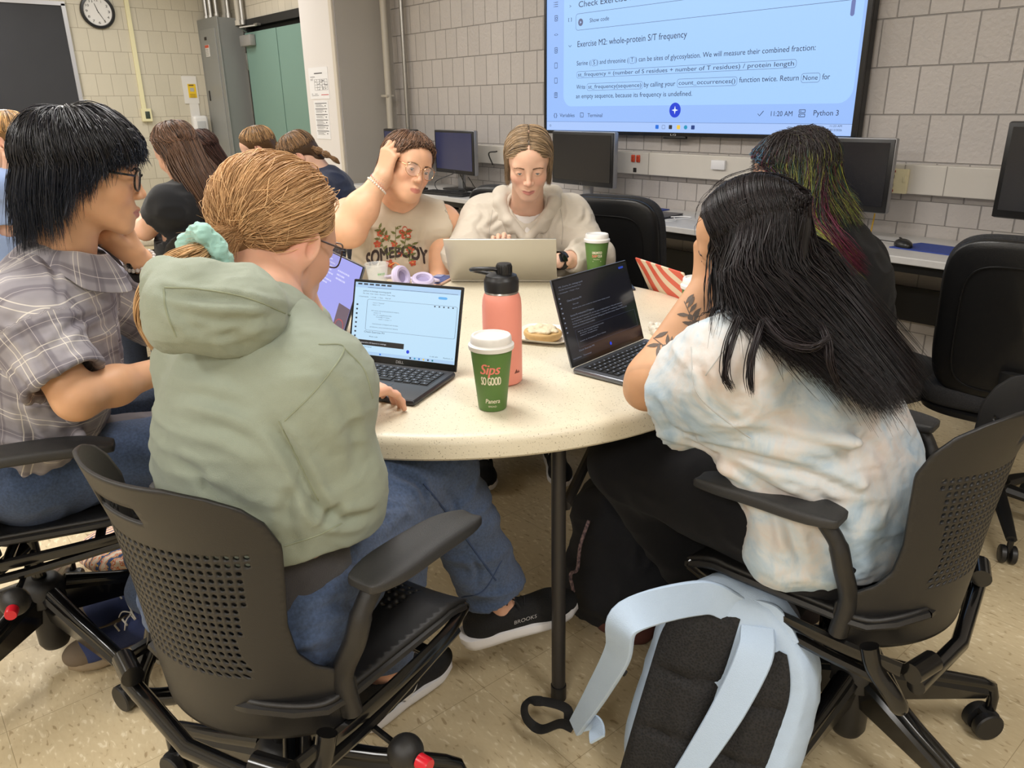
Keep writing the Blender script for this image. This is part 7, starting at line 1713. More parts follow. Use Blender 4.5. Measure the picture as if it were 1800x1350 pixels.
# ================= the group at the back of the room =================
def simple_person(label, loc, hd, face, upv, headp, shirt, haircol, spec, hn=1500, s=1.02, arm='L', elbow=None, wrist=None, skin=(224, 178, 152), sh_off=.17, lean=0.12, tail=None, crown=(0, -.3, 1), r=.0017, sleeve=.55, nose=.9, eyesc=(80, 60, 40)):
    root = person(label, V(*loc, 0), 'people at the back table')
    f = U(V(*hd)); rt = U(np.cross(f, [0, 0, 1])); t = headp; M = frame(V(*face), V(*upv)); nk = t+M@np.array([0, -.045, -.12])*s-np.array([0, 0, .045]); base = V(loc[0], loc[1], .60)
    J = dict(f=f, pel=base, nk=nk, ch=base*.42+nk*.58, sr=nk+rt*sh_off-[0, 0, .06], sl=nk-rt*sh_off-[0, 0, .06])
    S_ = Sculpt(); torso(S_, J, -.012, .95); head_prims(S_, M, t, s, nose=nose); S_.cone(t+M@np.array([0, -.03, -.05]), nk, .052, .056, .03)
    arms = {}
    for k_, sg in (('sr', 1), ('sl', -1)):
        e, w = J[k_]+rt*sg*.03+f*.16-[0, 0, .17], J[k_]+f*.38-rt*sg*.05-[0, 0, .15]; w[2] = max(w[2], .775); e[2] = max(e[2], .77)
        if elbow is not None and k_ == ('sl' if arm == 'L' else 'sr'): e, w = elbow, wrist
        arms[k_] = (e, w); limb(S_, J[k_], e, w, .046, .040, .026)
        hand_prims(S_, handM(w-e, (0, 0, 1) if abs(U(w-e)[2]) < .7 else f*-1+[0, 0, .1], 'R' if sg > 0 else 'L'), w, .9, curl=(.5, .55, .6, .6))
    for sg in (-1, 1):
        h = base+rt*sg*.09-[0, 0, .04]; k = h+f*.42; leg_prims(S_, h, k, k-[0, 0, .44], (.08, .06, .045))
    body_mesh(S_, root, skin_col(skin, M, t, s), .008, [box_of(t, (.14, .14, .17), .0034)])
    eyes_obj(M, t, s, root, eyesc)
    S_ = Sculpt(); torso(S_, J, .014, .98, .04); 
    for k_ in ('sr', 'sl'): e, w = arms[k_]; d = U(e-J[k_]); p = J[k_]*(1-sleeve)+e*sleeve; S_.cone(J[k_], p, .066, .066, .04); S_.cut(p, d, .1)
    if sleeve >= 1:
        for k_ in ('sr', 'sl'): e, w = arms[k_]; S_.cone(e, w-(w-e)*.15, .056, .042, .02)
    sculpt_obj('shirt', S_, shirt, root, .008, fold=[(.006, (8, 8, 12), None, loc[0]*3, .7)])
    S_ = Sculpt(); S_.cone(base+rt*.09-[0, 0, .04], base-rt*.09-[0, 0, .04], .11, .11, .04)
    for sg in (-1, 1): h = base+rt*sg*.09-[0, 0, .04]; k = h+f*.42; leg_prims(S_, h, k, k-[0, 0, .40], (.10, .08, .065))
    sculpt_obj('trousers', S_, Mjean2, root, .012)
    for sg in (-1, 1): k = base+rt*sg*.09+f*.42; mm = basis(np.cross(f, (0, 0, 1)), f); shoe(mm, np.array([k[0], k[1], .004]), root, Mblkc, mat('sole_white', (222, 220, 222), .55), 'vans')
    h, Mh = wavy_hair(root, M, t, s, spec, np.array(lin(haircol[0])), np.array(lin(haircol[1])), hn, 'hair_back', r=r, seed=int(abs(loc[0])*100), crown=crown)
    if tail is not None:
        for pts, rad, n, nm in tail:
            rg = np.random.RandomState(3); off = rg.normal(size=(n, 1, 3)); off /= np.linalg.norm(off, axis=2)[..., None]; off *= rg.rand(n, 1, 1)**.5
            C = np.stack([np.tile(p, (n, 1)) for p in pts], 1)+off*np.array(rad)[None, :, None]; strands(nm, C, r, Mh, h, np.array(lin(haircol[0]))*.6+np.array(lin(haircol[1]))*.4, seed=4)
    return finish(root)
Mbt_ = cloth_mat('tshirt_black2', (30, 31, 34), var=.2); Mnavy = cloth_mat('tshirt_navy', (34, 44, 72), var=.2); Mlbl = cloth_mat('shirt_lightblue', (150, 172, 214), var=.15); Mgn = cloth_mat('shirt_dark_teal', (40, 52, 60), var=.2)
LONG = dict(end=[(-1, 1.75), (0, 1.70), (.5, 1.5), (1, 1.0)], drop=[(-1, .34), (-.2, .32), (.25, .24), (.6, .10), (1, .02)], lift=[(-1, .10), (0, .10), (1, .10)], flare=.01, back=-.03, mess=.0012, swirl=.45)
BUNN = dict(end=[(-1, 1.6), (0, 1.55), (.5, 1.25), (1, .95)], drop=[(-1, .01), (1, .01)], lift=[(-1, .06), (0, .07), (1, .06)], flare=-.01, mess=.0008)
hp = at(312, 268, 3.42)
simple_person('person with very long brown hair and a black T-shirt, back turned, at the back table', (-1.42, 3.42), (-.85, .50), (-.80, .55, -.45), (-.1, 0, 1), hp, Mbt_, ((116, 86, 66), (66, 46, 36)), LONG, 1800, elbow=at(255, 405, 3.28), wrist=at(240, 385, 3.50), arm='L', sh_off=.15,
    tail=[([hp+M_ for M_ in (np.array([0, 0, .05]), V(.04, -.08, -.03), V(.10, -.12, -.14), V(.17, -.13, -.27))], (.03, .06, .05, .03), 800, 'hair_lengths')])
hp2 = at(352, 272, 4.30)
simple_person('person with long dark brown hair looking down, facing left, across the back table', (-1.58, 4.42), (-.5, -.85), (-.85, -.35, -.45), (0, 0, 1), hp2, Mgn, ((92, 64, 54), (48, 32, 28)), LONG, 1500, arm='R', sh_off=.15)
hp3 = at(456, 262, 4.62)
simple_person('person of whom only the top of a dark blond bun shows before the green door', (-1.28, 4.72), (-.7, -.6), (-.9, -.1, -.5), (0, 0, 1), hp3, Mbt_, ((176, 138, 92), (120, 88, 56)), BUNN, 1200, sh_off=.15,
    tail=[([hp3+q for q in (V(.07, .02, .02), V(.11, .0, -.0), V(.12, 0, -.03))], (.03, .03, .02), 200, 'hair_bun')])
hp4 = at(528, 276, 4.10)
simple_person('person with a light brown braid and navy T-shirt bent forward beside the white column', (-.86, 4.12), (-.93, .1), (-.72, -.05, -.68), (-.3, 0, 1), hp4, Mnavy, ((150, 116, 80), (98, 72, 50)), BUNN, 1500, sh_off=.17, elbow=V(-1.1, 3.92, .78), wrist=V(-1.35, 3.95, .78), arm='L',
    tail=[([hp4+q for q in (V(.05, -.02, .045), V(.085, -.035, .04), V(.105, -.042, .032), V(.125, -.048, .024), V(.145, -.055, .014), V(.165, -.06, .003), V(.19, -.065, -.012), V(.21, -.07, -.030))], (.028, .012, .020, .010, .018, .008, .014, .004), 260, 'braid')])
hp5 = at(14, 245, 3.72)
simple_person('person with a blond ponytail and light blue shirt at the far left, hand on cheek', (-2.42, 3.62), (-.8, .4), (-.95, .05, -.25), (0, 0, 1), hp5, Mlbl, ((206, 168, 118), (150, 112, 70)), BUNN, 1500, sh_off=.16, arm='L', elbow=at(14, 385, 3.6), wrist=at(16, 305, 3.62), sleeve=1.0,
    tail=[([hp5+q for q in (V(.06, -.02, .02), V(.10, -.03, .0), V(.12, -.03, -.06), V(.11, -.03, -.10))], (.03, .022, .022, .010), 260, 'ponytail')])
q = MB(); q.lathe([(.012, -.006), (.018, 0), (.012, .006)], 16, c=hp5+V(.085, -.025, .012), R=ry(1.2)); tag(q.build('hair_tie', mat('hair_tie_white', (200, 200, 205), .6)), 'small white and black hair tie on the blond ponytail at the far left', 'hair tie') if 0 else None
# ------------------------------------------------------------------ things on the round table
TZ0 = .742
def uvbox_frame(c, x, y): return basis(x, y)
Mkeys = mat('laptop_key', (30, 31, 34), .5); Mglow = emis('key_legend', (190, 198, 214), .55)
def laptop(label, hl, hr, front_dir, depth, lid_h, lid_ang, body_m, deck_m, scr, lidback=None, lighted=True, keys=True, th=.013):
    """hl, hr: hinge corners on the table (world, z = table); front_dir: horizontal unit vector from the hinge to the user; lid_ang: angle between lid and deck"""
    hl, hr = np.asarray(hl, float), np.asarray(hr, float); x = U(hr-hl); W_ = np.linalg.norm(hr-hl); c = (hl+hr)/2
    y = U(np.array([-x[1], x[0], 0])); y = y if y@front_dir < 0 else -y      # y: from the user to the hinge
    t = thing('laptop', label, 'laptop', c); R = basis(x, y)
    if R[2, 2] < 0: x = -x; R = basis(x, y)
    L3 = lambda p: R @ np.asarray(p, float)
    b = MB(); b.box(L3((0, -depth/2, th/2+.001)), (W_, depth, th), R=R, bev=.0055, seg=3); b = b.build('base', body_m, t)
    d = MB(); d.box(L3((0, -depth/2, th+.0008)), (W_-.006, depth-.006, .0016), R=R, bev=.004); d = d.build('deck', deck_m, b)
    if keys:
        kw, kd = W_*.88, depth*.44; k0 = -depth*.10
        wl = MB(); wl.box(L3((0, k0-kd/2, th+.0014)), (kw+.006, kd+.006, .001), R=R); wl.build('keyboard_well', Mkeys, d, smooth=False)
        kb = MB(); lg = MB(); rr = random.Random(2)
        for r_ in range(6):
            n = (14, 14, 14, 13, 12, 8)[r_]; h_ = kd/6*(.62 if r_ == 0 else 1.06); yy = k0-kd/6*(r_+.5)
            ws = [1.0]*n
            if r_ == 5: ws = [1, 1, 1, 5, 1, 1, 1, 1]
            if r_ in (3, 4): ws[0] = 1.6; ws[-1] = 1.8
            tot = sum(ws); xx = -kw/2
            for i, w_ in enumerate(ws):
                ww = kw*w_/tot; kb.box(L3((xx+ww/2, yy, th+.003)), (ww*.86, kd/6*.80, .0022), R=R, bev=.0008, seg=1)
                if w_ < 3: lg.box(L3((xx+ww/2, yy, th+.0043)), (.0035, .0045, .0003), R=R)
                xx += ww
        kb.build('keys', Mkeys, d, smooth=False); lg.build('key_legends', Mglow if lighted else mat('legend_grey', (150, 150, 155), .5), d, smooth=False)
        tp = MB(); tp.box(L3((0, -depth*.78, th+.0015)), (W_*.36, depth*.34, .0012), R=R, bev=.0005); tp.build('trackpad', mat('trackpad_'+deck_m.name, tuple(int(255*min(1, q)**.45*.92) for q in deck_m.node_tree.nodes['Principled BSDF'].inputs['Base Color'].default_value[:3]), .3, .3), d, smooth=False)
    a = lid_ang; ld = np.array([0, -math.cos(a), math.sin(a)])          # direction up the lid (local)
    ld = R @ ld; O = L3((0, .0, th)); ln = U(np.cross(ld, x))            # normal; towards the user
    if (R.T @ ln)[1] > 0: ln = -ln
    Rl = np.stack([x, ld, np.cross(x, ld)], 1)
    m = MB(); m.box(O+ld*lid_h/2-ln*.003, (W_, lid_h, .0055), R=Rl, bev=.0025, seg=2); lid = m.build('lid', lidback or body_m, t)
    f = lambda u, v, o=.0004: O+x*(u*W_/2*sgn)+ld*(v*lid_h)+ln*o
    sgn = 1 if (R.T @ np.cross(ld, x))@np.array([0, -1, 0]) > 0 else 1
    # screen-left as the user sees it
    ux = U(np.cross(ln, ld))*-1; ux = U(np.cross(ld, ln))
    g = lambda u, v, o=.0006: O+ux*((u-.5)*W_)+ld*(v*lid_h)+ln*o
    bz = MB(); bz.add([g(.004, .01), g(.996, .01), g(.996, .992), g(.004, .992)], [(0, 1, 2, 3)]); bz.build('bezel', mat('laptop_bezel', (12, 12, 14), .2), lid, smooth=False)
    scr(g, lid, W_, lid_h)
    return t
def quad(mb, g, u0, u1, v0, v1, o, mi=None): mb.add([g(u0, v0, o), g(u1, v0, o), g(u1, v1, o), g(u0, v1, o)], [(0, 1, 2, 3)], mi)
def code_rows(mb, g, u0, v0, rows, lh, cw, o, rng, ind=True):
    v = v0
    for r_ in rows:
        u = u0+(.02*r_[0] if ind else 0); n = r_[1]
        while n > 0:
            k = min(n, rng.randint(2, 7)); quad(mb, g, u, u+cw*k, v, v+lh*.42, o); u += cw*(k+.9); n -= k+1
        v -= lh
# --- open laptop with the pale notebook page
def scr_dell(g, lid, W_, H_):
    s = MB(); quad(s, g, .02, .98, .085, .965, .0010); s = s.build('screen', emis('page_pale', (190, 224, 248), 1.0), lid, smooth=False)
    a = MB(); quad(a, g, .022, .978, .90, .962, .0013); quad(a, g, .022, .978, .087, .125, .0013); a.build('browser_bar', emis('bar_blue', (172, 206, 240), 1), s, smooth=False)
    rr = random.Random(1); f3 = lambda x, y: g(x, y, .0017); T = MB(); ar = W_/H_
    tx = lambda st, x0, x1, y, h: text_on(T, st, f3, x0, x1, y, h)
    for k in range(6): quad(T, g, .045+.055*k, .085+.055*k, .935, .955, .0016)
    tx('python-in-biology-morning.ipynb', .10, .36, .855, .018); tx('File  Edit  View  Insert  Runtime  Tools  Help', .10, .40, .825, .013); tx('+ Commands    + Code   + Text     Run all', .06, .36, .785, .014)
    tx('word = "banana"', .20, .31, .72, .012); tx('letter = "a"', .20, .27, .695, .012); tx('def count_occurrences(word, letter):', .19, .45, .625, .012); tx('count = 0', .215, .28, .60, .012); tx('for i in range(len(word)):', .215, .385, .575, .012); tx('if word[i] == letter:', .24, .37, .55, .012); tx('count = count + 1', .265, .385, .525, .012); tx('return(count)  # aligned with for/else', .21, .45, .465, .012); tx('print(count_occurrences(word, letter))', .19, .45, .425, .012)
    tx('Check Exercise M1', .14, .33, .355, .022); tx('Show code', .19, .27, .305, .015); tx('Terminal', .15, .22, .175, .015); tx('Python 3', .88, .96, .145, .013); tx('11:20 AM', .76, .83, .145, .013)
    for k in range(8): quad(T, g, .045, .062, .68-.055*k, .70-.055*k, .0016)
    for k, u in enumerate((.76, .80, .84, .88, .92)): quad(T, g, u, u+.012, .738, .755, .0016)
    quad(T, g, .14, .96, .905, .909, .0016)
    T.build('text', emis('text_dark', (58, 70, 88), .6), s, smooth=False)
    q = MB(); rrect(lambda x, y: g(x, y, .0015), q, .145, .965, .385, .765, .02, .003); q.build('cell_outline', emis('line_grey', (90, 104, 128), 1), s, smooth=False)
    q = MB(); quad(q, g, .03, .52, .20, .265, .0020); q = q.build('notification', emis('note_black', (24, 24, 28), .6), s, smooth=False)
    q2 = MB(); text_on(q2, 'and hide generative AI features in settings.', lambda x, y: g(x, y, .0026), .05, .36, .225, .016); q2.build('text', emis('text_white', (225, 228, 235), .9), q, smooth=False)
    q = MB(); rrect(lambda x, y: g(x, y, .0018), q, .79, .87, .835, .865, .015); q.build('share_button', emis('pill_blue', (96, 176, 238), 1), s, smooth=False)
    q = MB(); q.add([g(.56+.014*math.cos(t_), .175+.022*math.sin(t_), .0018) for t_ in np.linspace(0, 6.28, 16, endpoint=False)], [tuple(range(16))]); q.build('round_button', emis('tv_blue', (20, 62, 214), 1), s, smooth=False)
    for k, (u, c_) in enumerate(((.30, (20, 110, 220)), (.58, (40, 50, 70)), (.62, (30, 150, 190)), (.66, (24, 110, 200)), (.70, (240, 200, 70)), (.74, (60, 70, 90)), (.78, (30, 120, 130)))):
        q = MB(); quad(q, g, u, u+.014, .095, .115, .0016); q.build('taskbar_icon', emis('dicon%d' % k, c_, 1), s, smooth=False)
    q = MB(); text_on(q, 'DELL', lambda x, y: g(x, y, .0012), .46, .53, .025, .032); q.build('logo', mat('logo_silver2', (190, 190, 195), .3, .5), lid, smooth=False)
Mdd = mat('dark_deck', (70, 72, 76), .45, .3); Mdb = mat('dark_laptop', (60, 62, 66), .35, .6); Msv = mat('space_grey', (120, 124, 132), .32, .85); Msvd = mat('space_grey_deck', (104, 108, 116), .4, .6)
hlD, hrD = atz(612, 640, TZ0), atz(802, 664, TZ0)
lapD = laptop('open dark laptop showing a pale notebook page, beside the person in sage hoodie', hlD, hrD, U(V(-.35, -.93)), .200, .198, math.radians(107), Mdb, Mdd, scr_dell)
q = MB(); cc = atz(703, 708, TZ0+.0155)-TC*0; Rst = basis(hrD-hlD, np.cross([0, 0, 1], hrD-hlD)); q.box(cc, (.013, .014, .0004), R=Rst)
# --- space grey laptop with the dark page
def scr_mac(g, lid, W_, H_):
    s = MB(); quad(s, g, .018, .982, .06, .978, .0010); s = s.build('screen', emis('page_dark', (16, 17, 26), .8), lid, smooth=False)
    s.data.materials[0].node_tree.nodes['Principled BSDF'].inputs['Roughness'].default_value = .12
    T = MB(); f3 = lambda x, y: g(x, y, .0015); tx = lambda st, x0, x1, y, h: text_on(T, st, f3, x0, x1, y, h)
    tx('M2_Course_for_biology.ipynb', .06, .36, .89, .016); tx('File Edit View Insert Runtime Tools', .06, .33, .86, .013); tx('+ Commands  + Code + Text', .04, .30, .825, .013)
    tx('Check Exercise M1', .12, .30, .72, .020); tx('Show code', .18, .25, .67, .014); tx('Write your own code to check how many occur', .16, .66, .625, .013); tx('Exercise M2: whole-protein S/T frequency', .12, .42, .55, .019)
    tx('Serine (S) and threonine (T) can be sites of glycosylation. We will measure', .12, .80, .515, .014); tx('st_frequency = (number of S residues + number of T residues) / length', .12, .80, .485, .013); tx('Write st_frequency(sequence) by calling your function twice. Return None for', .12, .86, .455, .014); tx('an empty sequence, because its frequency is undefined.', .12, .40, .425, .014)
    tx('def st_frequency(sequence):', .16, .50, .36, .012); tx('# your code here', .18, .42, .335, .012); tx('return frequency', .18, .40, .31, .012); tx('assert st_frequency("") is None', .16, .50, .25, .012); tx('Check Exercise M2', .12, .32, .15, .018); tx('Variables   Terminal', .03, .26, .085, .014)
    for k in range(8): quad(T, g, .030, .046, .77-.055*k, .785-.055*k, .0014)
    T.build('text', emis('text_pale', (150, 158, 178), .55), s, smooth=False)
    q = MB(); rrect(lambda x, y: g(x, y, .0014), q, .13, .95, .19, .395, .01, .002); q.build('cell_outline', emis('line_blue', (58, 66, 90), 1), s, smooth=False)
    q = MB(); rrect(lambda x, y: g(x, y, .0014), q, .86, .93, .915, .94, .01); q.build('share_button', emis('pill_dark', (30, 62, 160), 1), s, smooth=False)
    q = MB(); q.add([g(.53+.013*math.cos(t_), .105+.020*math.sin(t_), .0014) for t_ in np.linspace(0, 6.28, 16, endpoint=False)], [tuple(range(16))]); q.build('round_button', emis('tv_blue', (20, 62, 214), 1), s, smooth=False)
hlM, hrM = atz(1006, 657, TZ0), atz(1134, 603, TZ0)
hrM = hlM+U(hrM-hlM)*.312
lapM = laptop('open space grey laptop with a dark code page, in front of the tattooed forearm', hlM, hrM, U(V(.75, -.66)), .215, .212, math.radians(108), Msv, Msvd, scr_mac)
# --- silver laptop seen from behind
def scr_off(g, lid, W_, H_):
    s = MB(); quad(s, g, .02, .98, .05, .97, .0010); s.build('screen', emis('page_pale2', (200, 220, 240), .8), lid, smooth=False)
Msil2 = mat('silver_lid', (198, 194, 184), .38, .55)
hlW, hrW = V(-.215, 2.735, TZ0), V(.165, 2.705, TZ0)
lapW = laptop('silver laptop seen from behind, in front of the person in the cream hoodie', hlW, hrW, U(V(0, 1)), .235, .205, math.radians(127), Msil2, Msil2, scr_off, keys=False)
# --- laptop with lilac screen
def scr_lilac(g, lid, W_, H_):
    s = MB(); quad(s, g, .015, .985, .04, .98, .0010); s = s.build('screen', emis('page_lilac', (158, 160, 236), 1.0), lid, smooth=False)
    T = MB(); rr = random.Random(9); code_rows(T, g, .10, .90, [(0, 12), (0, 20), (1, 16), (1, 14), (2, 18), (0, 10), (0, 22), (1, 12)], .045, .012, .0014, rr); code_rows(T, g, .45, .80, [(0, 26), (0, 18), (0, 22)], .05, .012, .0014, rr)
    T.build('text', emis('text_lilac', (206, 206, 250), 1), s, smooth=False)
    q = MB(); quad(q, g, .70, .985, .04, .45, .0014); q.build('shaded_panel', emis('panel_mauve', (112, 92, 110), .8), s, smooth=False)
    q = MB(); rrect(lambda x, y: g(x, y, .0018), q, .74, .95, .10, .28, .09, .012); q.build('red_ring', emis('ring_red', (196, 70, 70), .9), s, smooth=False)
hl, hr = V(-.60, 2.20, TZ0), V(-.445, 1.93, TZ0)
lapL = laptop('open laptop with a lilac screen, partly hidden behind the pale notebook laptop', hl, hr, U(V(-.83, -.55)), .215, .215, math.radians(112), Msv, Msvd, scr_lilac, keys=False)
# --- laptop with red and cream wavy lid, seen from behind
def wavy_lid():
    m, nt, b = _nt('wavy_red_cream'); L = nt.links; g = N(nt, 'ShaderNodeTexCoord')
    mp = N(nt, 'ShaderNodeMapping'); L.new(g.outputs['Object'], mp.inputs[0]); mp.inputs['Rotation'].default_value = (.3, .2, .9)
    w = N(nt, 'ShaderNodeTexWave', wave_type='BANDS'); w.inputs['Scale'].default_value = 4.2; w.inputs['Distortion'].default_value = 9.0; w.inputs['Detail'].default_value = 0; w.inputs['Detail Scale'].default_value = 1.0; w.inputs['Phase Offset'].default_value = 1.3; L.new(mp.outputs[0], w.inputs['Vector'])
    sc = N(nt, 'ShaderNodeValToRGB'); sc.color_ramp.interpolation = 'CONSTANT'; sc.color_ramp.elements[0].color = lin((214, 92, 70))+(1,); sc.color_ramp.elements[1].position = .52; sc.color_ramp.elements[1].color = lin((226, 208, 182))+(1,)
    L.new(w.outputs['Fac'], sc.inputs[0]); L.new(sc.outputs[0], b.inputs['Base Color']); b.inputs['Roughness'].default_value = .4
    return m
hl, hr = V(.515, 2.635, .655), V(.622, 2.37, .655)
lapO = laptop('laptop with a red and cream wavy patterned lid, just beyond the table edge', hl, hr, U(V(.93, -.37)), .20, .205, math.radians(118), Msv, Msvd, scr_off, lidback=wavy_lid(), keys=False)

# --- paper cups
Mcg_ = mat('cup_green', (86, 122, 58), .5); Mlid = mat('cup_lid_white', (232, 230, 226), .35); Mcream = mat('cup_print_cream', (232, 224, 200), .6); Mpink = mat('cup_print_pink', (236, 132, 116), .6)
def cup(label, c, face, s=1.0, kind=0):
    """face: world direction the printed side looks"""
    t = thing('paper_cup', label, 'cup', c, 0, 'green paper coffee cups'); h = .142*s; r0, r1 = .0295*s, .0435*s
    MB().lathe([(0, .001), (r0-.001, .001), (r0, .003), (r0+(r1-r0)*.5, h/2), (r1, h-.006), (r1-.001, h)], 48).build('sleeve', Mcg_, t)
    MB().lathe([(r1+.0025, h-.011), (r1+.0035, h-.008), (r1+.0035, h-.002), (r1+.001, h), (r1-.001, h+.002), (r1-.002, h+.014), (r1-.004, h+.017), (r1-.008, h+.0175), (r1-.010, h+.0135), (0, h+.0125)], 48).build('lid', Mlid, t)
    q = MB(); q.box((0, (r1-.016)*1, h+.0145), (.012, .004, .001)); q.build('sip_hole', mat('slot_dark', (60, 50, 40), .6), t) if 0 else None
    a0 = math.atan2(face[1], face[0])
    def cyl(x, z, o=.0005): r = r0+(r1-r0)*z/h+o; a = a0+x/(r); return (r*math.cos(a), r*math.sin(a), z)
    if kind == 0:
        q = MB(); text_on(q, 'Sips', cyl, -.024, .016, .086, .022, shear=.25)
        vs, fs = text_geo('Sips'); 
        for dx in (.0008, .0016): text_on(q, 'Sips', lambda x, z: cyl(x+dx, z, .0006), -.024, .016, .086, .022, shear=.25)
        q.build('lettering', Mpink, t, smooth=False)
        q = MB()
        for dx in (0, .0006, .0012): text_on(q, 'SO GOOD', lambda x, z: cyl(x+dx, z, .0005), -.022, .020, .062, .018)
        text_on(q, 'Panera', cyl, -.013, .017, .021, .010, shear=.1); text_on(q, 'Panera', lambda x, z: cyl(x+.0005, z, .0006), -.013, .017, .021, .010, shear=.1); text_on(q, 'BREAD', cyl, -.007, .010, .012, .0035); q.build('lettering', Mcream, t, smooth=False)
    else:
        q = MB()
        for dx in (0, .0006): text_on(q, 'UNLIMITED', lambda x, z: cyl(x+dx, z), -.018, .018, .092, .009); text_on(q, 'CLUB', lambda x, z: cyl(x+dx, z), .003, .018, .080, .009)
        text_on(q, 'Panera Bread', cyl, -.012, .010, .071, .0035); quad(q, lambda u, v, o: cyl(-.015+.03*u, .064+.002*v, o), 0, 1, 0, 1, .0006); q.build('lettering', Mcream, t, smooth=False)
        q = MB(); text_on(q, 'SIP', cyl, -.018, .002, .080, .009); text_on(q, 'SIP', lambda x, z: cyl(x+.0006, z, .0006), -.018, .002, .080, .009); q.build('lettering', Mpink, t, smooth=False)
    return t
cup('green paper coffee cup with a white lid at the near edge of the table', atz(866, 716, TZ0), V(-.02, -1), 1.0, 0)
cup('green paper coffee cup beside the silver laptop at the far side of the table', V(.312, 2.78, TZ0), V(-.06, -1), 1.0, 1)
cup('green paper coffee cup partly hidden behind the tattooed forearm', V(.500, 2.02, TZ0), V(.1, 1), 1.0, 0)

# --- coral bottle
Mco = mat('coral_powder', (244, 156, 138), .42, bump=.2, bscale=900); Mbl = mat('bottle_black', (26, 26, 28), .42)
bt = thing('water_bottle', 'coral water bottle with a black spout lid and carry loop', 'bottle', V(-.020, 1.672, TZ0))
MB().lathe([(0, .001), (.039, .001), (.0435, .005), (.044, .012), (.044, .178), (.0425, .194), (.0395, .204), (.0365, .209)], 56).build('body', Mco, bt)
MB().lathe([(.0362, .206), (.0375, .209), (.0362, .213)], 40).build('steel_ring', Mst, bt)
l_ = MB().lathe([(.0355, .212), (.0380, .213), (.0385, .220), (.0385, .236), (.037, .240), (.035, .243), (.034, .247), (.022, .252), (0, .252)], 48).build('lid', Mbl, bt)
q = MB(); q.lathe([(.0165, .248), (.0172, .252), (.0172, .270), (.0155, .274), (0, .2745)], 28, c=(.010, 0, 0)); 
for k in range(18): a = 2*math.pi*k/18; q.box((.010+.0172*math.cos(a), .0172*math.sin(a), .261), (.002, .002, .014), R=rz(a))
q.build('spout_cap', Mbl, l_)
vx = V(-1, -.1)[:2]
q = MB(); lp = [np.array([V(a, b)[0], V(a, b)[1], z]) for a, b, z in ((.020, .0, .250), (-.010, -.012, .262), (-.040, -.014, .264), (-.060, -.006, .262), (-.064, .006, .258), (-.055, .014, .254), (-.030, .012, .249), (-.006, .008, .246))]
q.tube(bez(lp, 6), .0062, 10, sq=((0, 0, 1), .75)); q.box(lp[1]*.6+lp[0]*.4, (.03, .018, .010), bev=.004); q.build('carry_loop', Mbl, l_)
q = MB(); a0 = math.atan2(*V(.75, -.66)[[1, 0]]); cy = lambda x, z: (.0444*math.cos(a0+x/.044), .0444*math.sin(a0+x/.044), z)
for x0, z0, w_, hh in ((-.004, .030, .012, .010), (.003, .030, .008, .007)): q.add([cy(x0-w_/2, z0), cy(x0+w_/2, z0), cy(x0, z0+hh)], [(0, 1, 2)])
q.build('emblem', mat('emblem_dark', (120, 60, 52), .5), bt, smooth=False)

# --- plate with half a bagel, wrappers
pl = thing('paper_plate', 'white square paper plate with a bagel half on it', 'plate', V(.095, 2.02, TZ0)); Mpl = mat('plate_paper', (236, 231, 222), .55)
q = MB(); 
def sqr(r, z, n=48): return [(math.copysign(abs(math.cos(a))**.45, math.cos(a))*r, math.copysign(abs(math.sin(a))**.45, math.sin(a))*r, z) for a in np.linspace(0, 2*math.pi, n, endpoint=False)]
vs = []; fs = []
for i, (r, z) in enumerate(((0.0, .003), (.060, .003), (.068, .006), (.082, .014), (.083, .0145), (.081, .0125), (.066, .003), (.058, .0005), (0, .0005))): vs += sqr(r, z)
for i in range(8): fs += [(i*48+j, i*48+(j+1) % 48, (i+1)*48+(j+1) % 48, (i+1)*48+j) for j in range(48)]
rp = rz(.5); q.add([rp @ np.array(v) for v in vs], fs); q.build('plate_dish', Mpl, pl)
S_ = Sculpt(); c = V(.085, 2.00, TZ0+.018)
for k in range(14):
    a = 2*math.pi*k/14; S_.ell(c+np.array([.034*math.cos(a), .028*math.sin(a), 0]), (.020, .020, .014), k=.012)
S_.cut(c+[0, 0, .008], (0, 0, 1), .2)
Mbg = mat('bagel_crust', (214, 176, 116), .6, var=.25, vscale=40); bg = thing('bagel', 'half bagel with cream cheese lying on the white paper plate', 'bagel', c); bg.location = tuple(c)
def rel(o, root): o.matrix_parent_inverse = Matrix.Translation(-Vector(root.location)); return o
rel(sculpt_obj('crust', S_, Mbg, bg, .002), bg)
S_ = Sculpt(); rr = random.Random(4)
for k in range(46): a = rr.uniform(0, 6.28); r_ = rr.uniform(.3, 1.15); S_.ell(c+np.array([.034*r_*math.cos(a), .030*r_*math.sin(a), .010+rr.uniform(-.001, .002)]), (.011, .011, .005), k=.005)
rel(sculpt_obj('spread', S_, mat('cream_cheese', (232, 218, 186), .5, bump=1, bscale=150, var=.12, vscale=60), bg, .002, fold=[(.0018, (90, 90, 90), None, 1, .5)]), bg)
def crumple(name, label, cat, c, r, m, seed):
    S_ = Sculpt(); rr = random.Random(seed)
    for k in range(14): S_.ell(c+np.array([rr.uniform(-1, 1)*r*.8, rr.uniform(-1, 1)*r*.8, r*.35+rr.uniform(0, .4)*r]), (r*.5, r*.35, r*.32), basis([rr.random()-.5, rr.random()-.5, rr.random()-.5], [rr.random()-.5, rr.random()-.5, rr.random()-.5]), k=.004)
    P, Fc = S_.geo(.002); P = folds(P, vnormals(P, Fc), .003, (60, 60, 60), None, seed, .9); P[:, 2] = np.maximum(P[:, 2], c[2]+.0005)
    o = mesh_np(name, P, Fc, m); tag(o, label, cat); return o
Mnap = mat('napkin_print', (228, 220, 206), .8, var=.3, vscale=120)
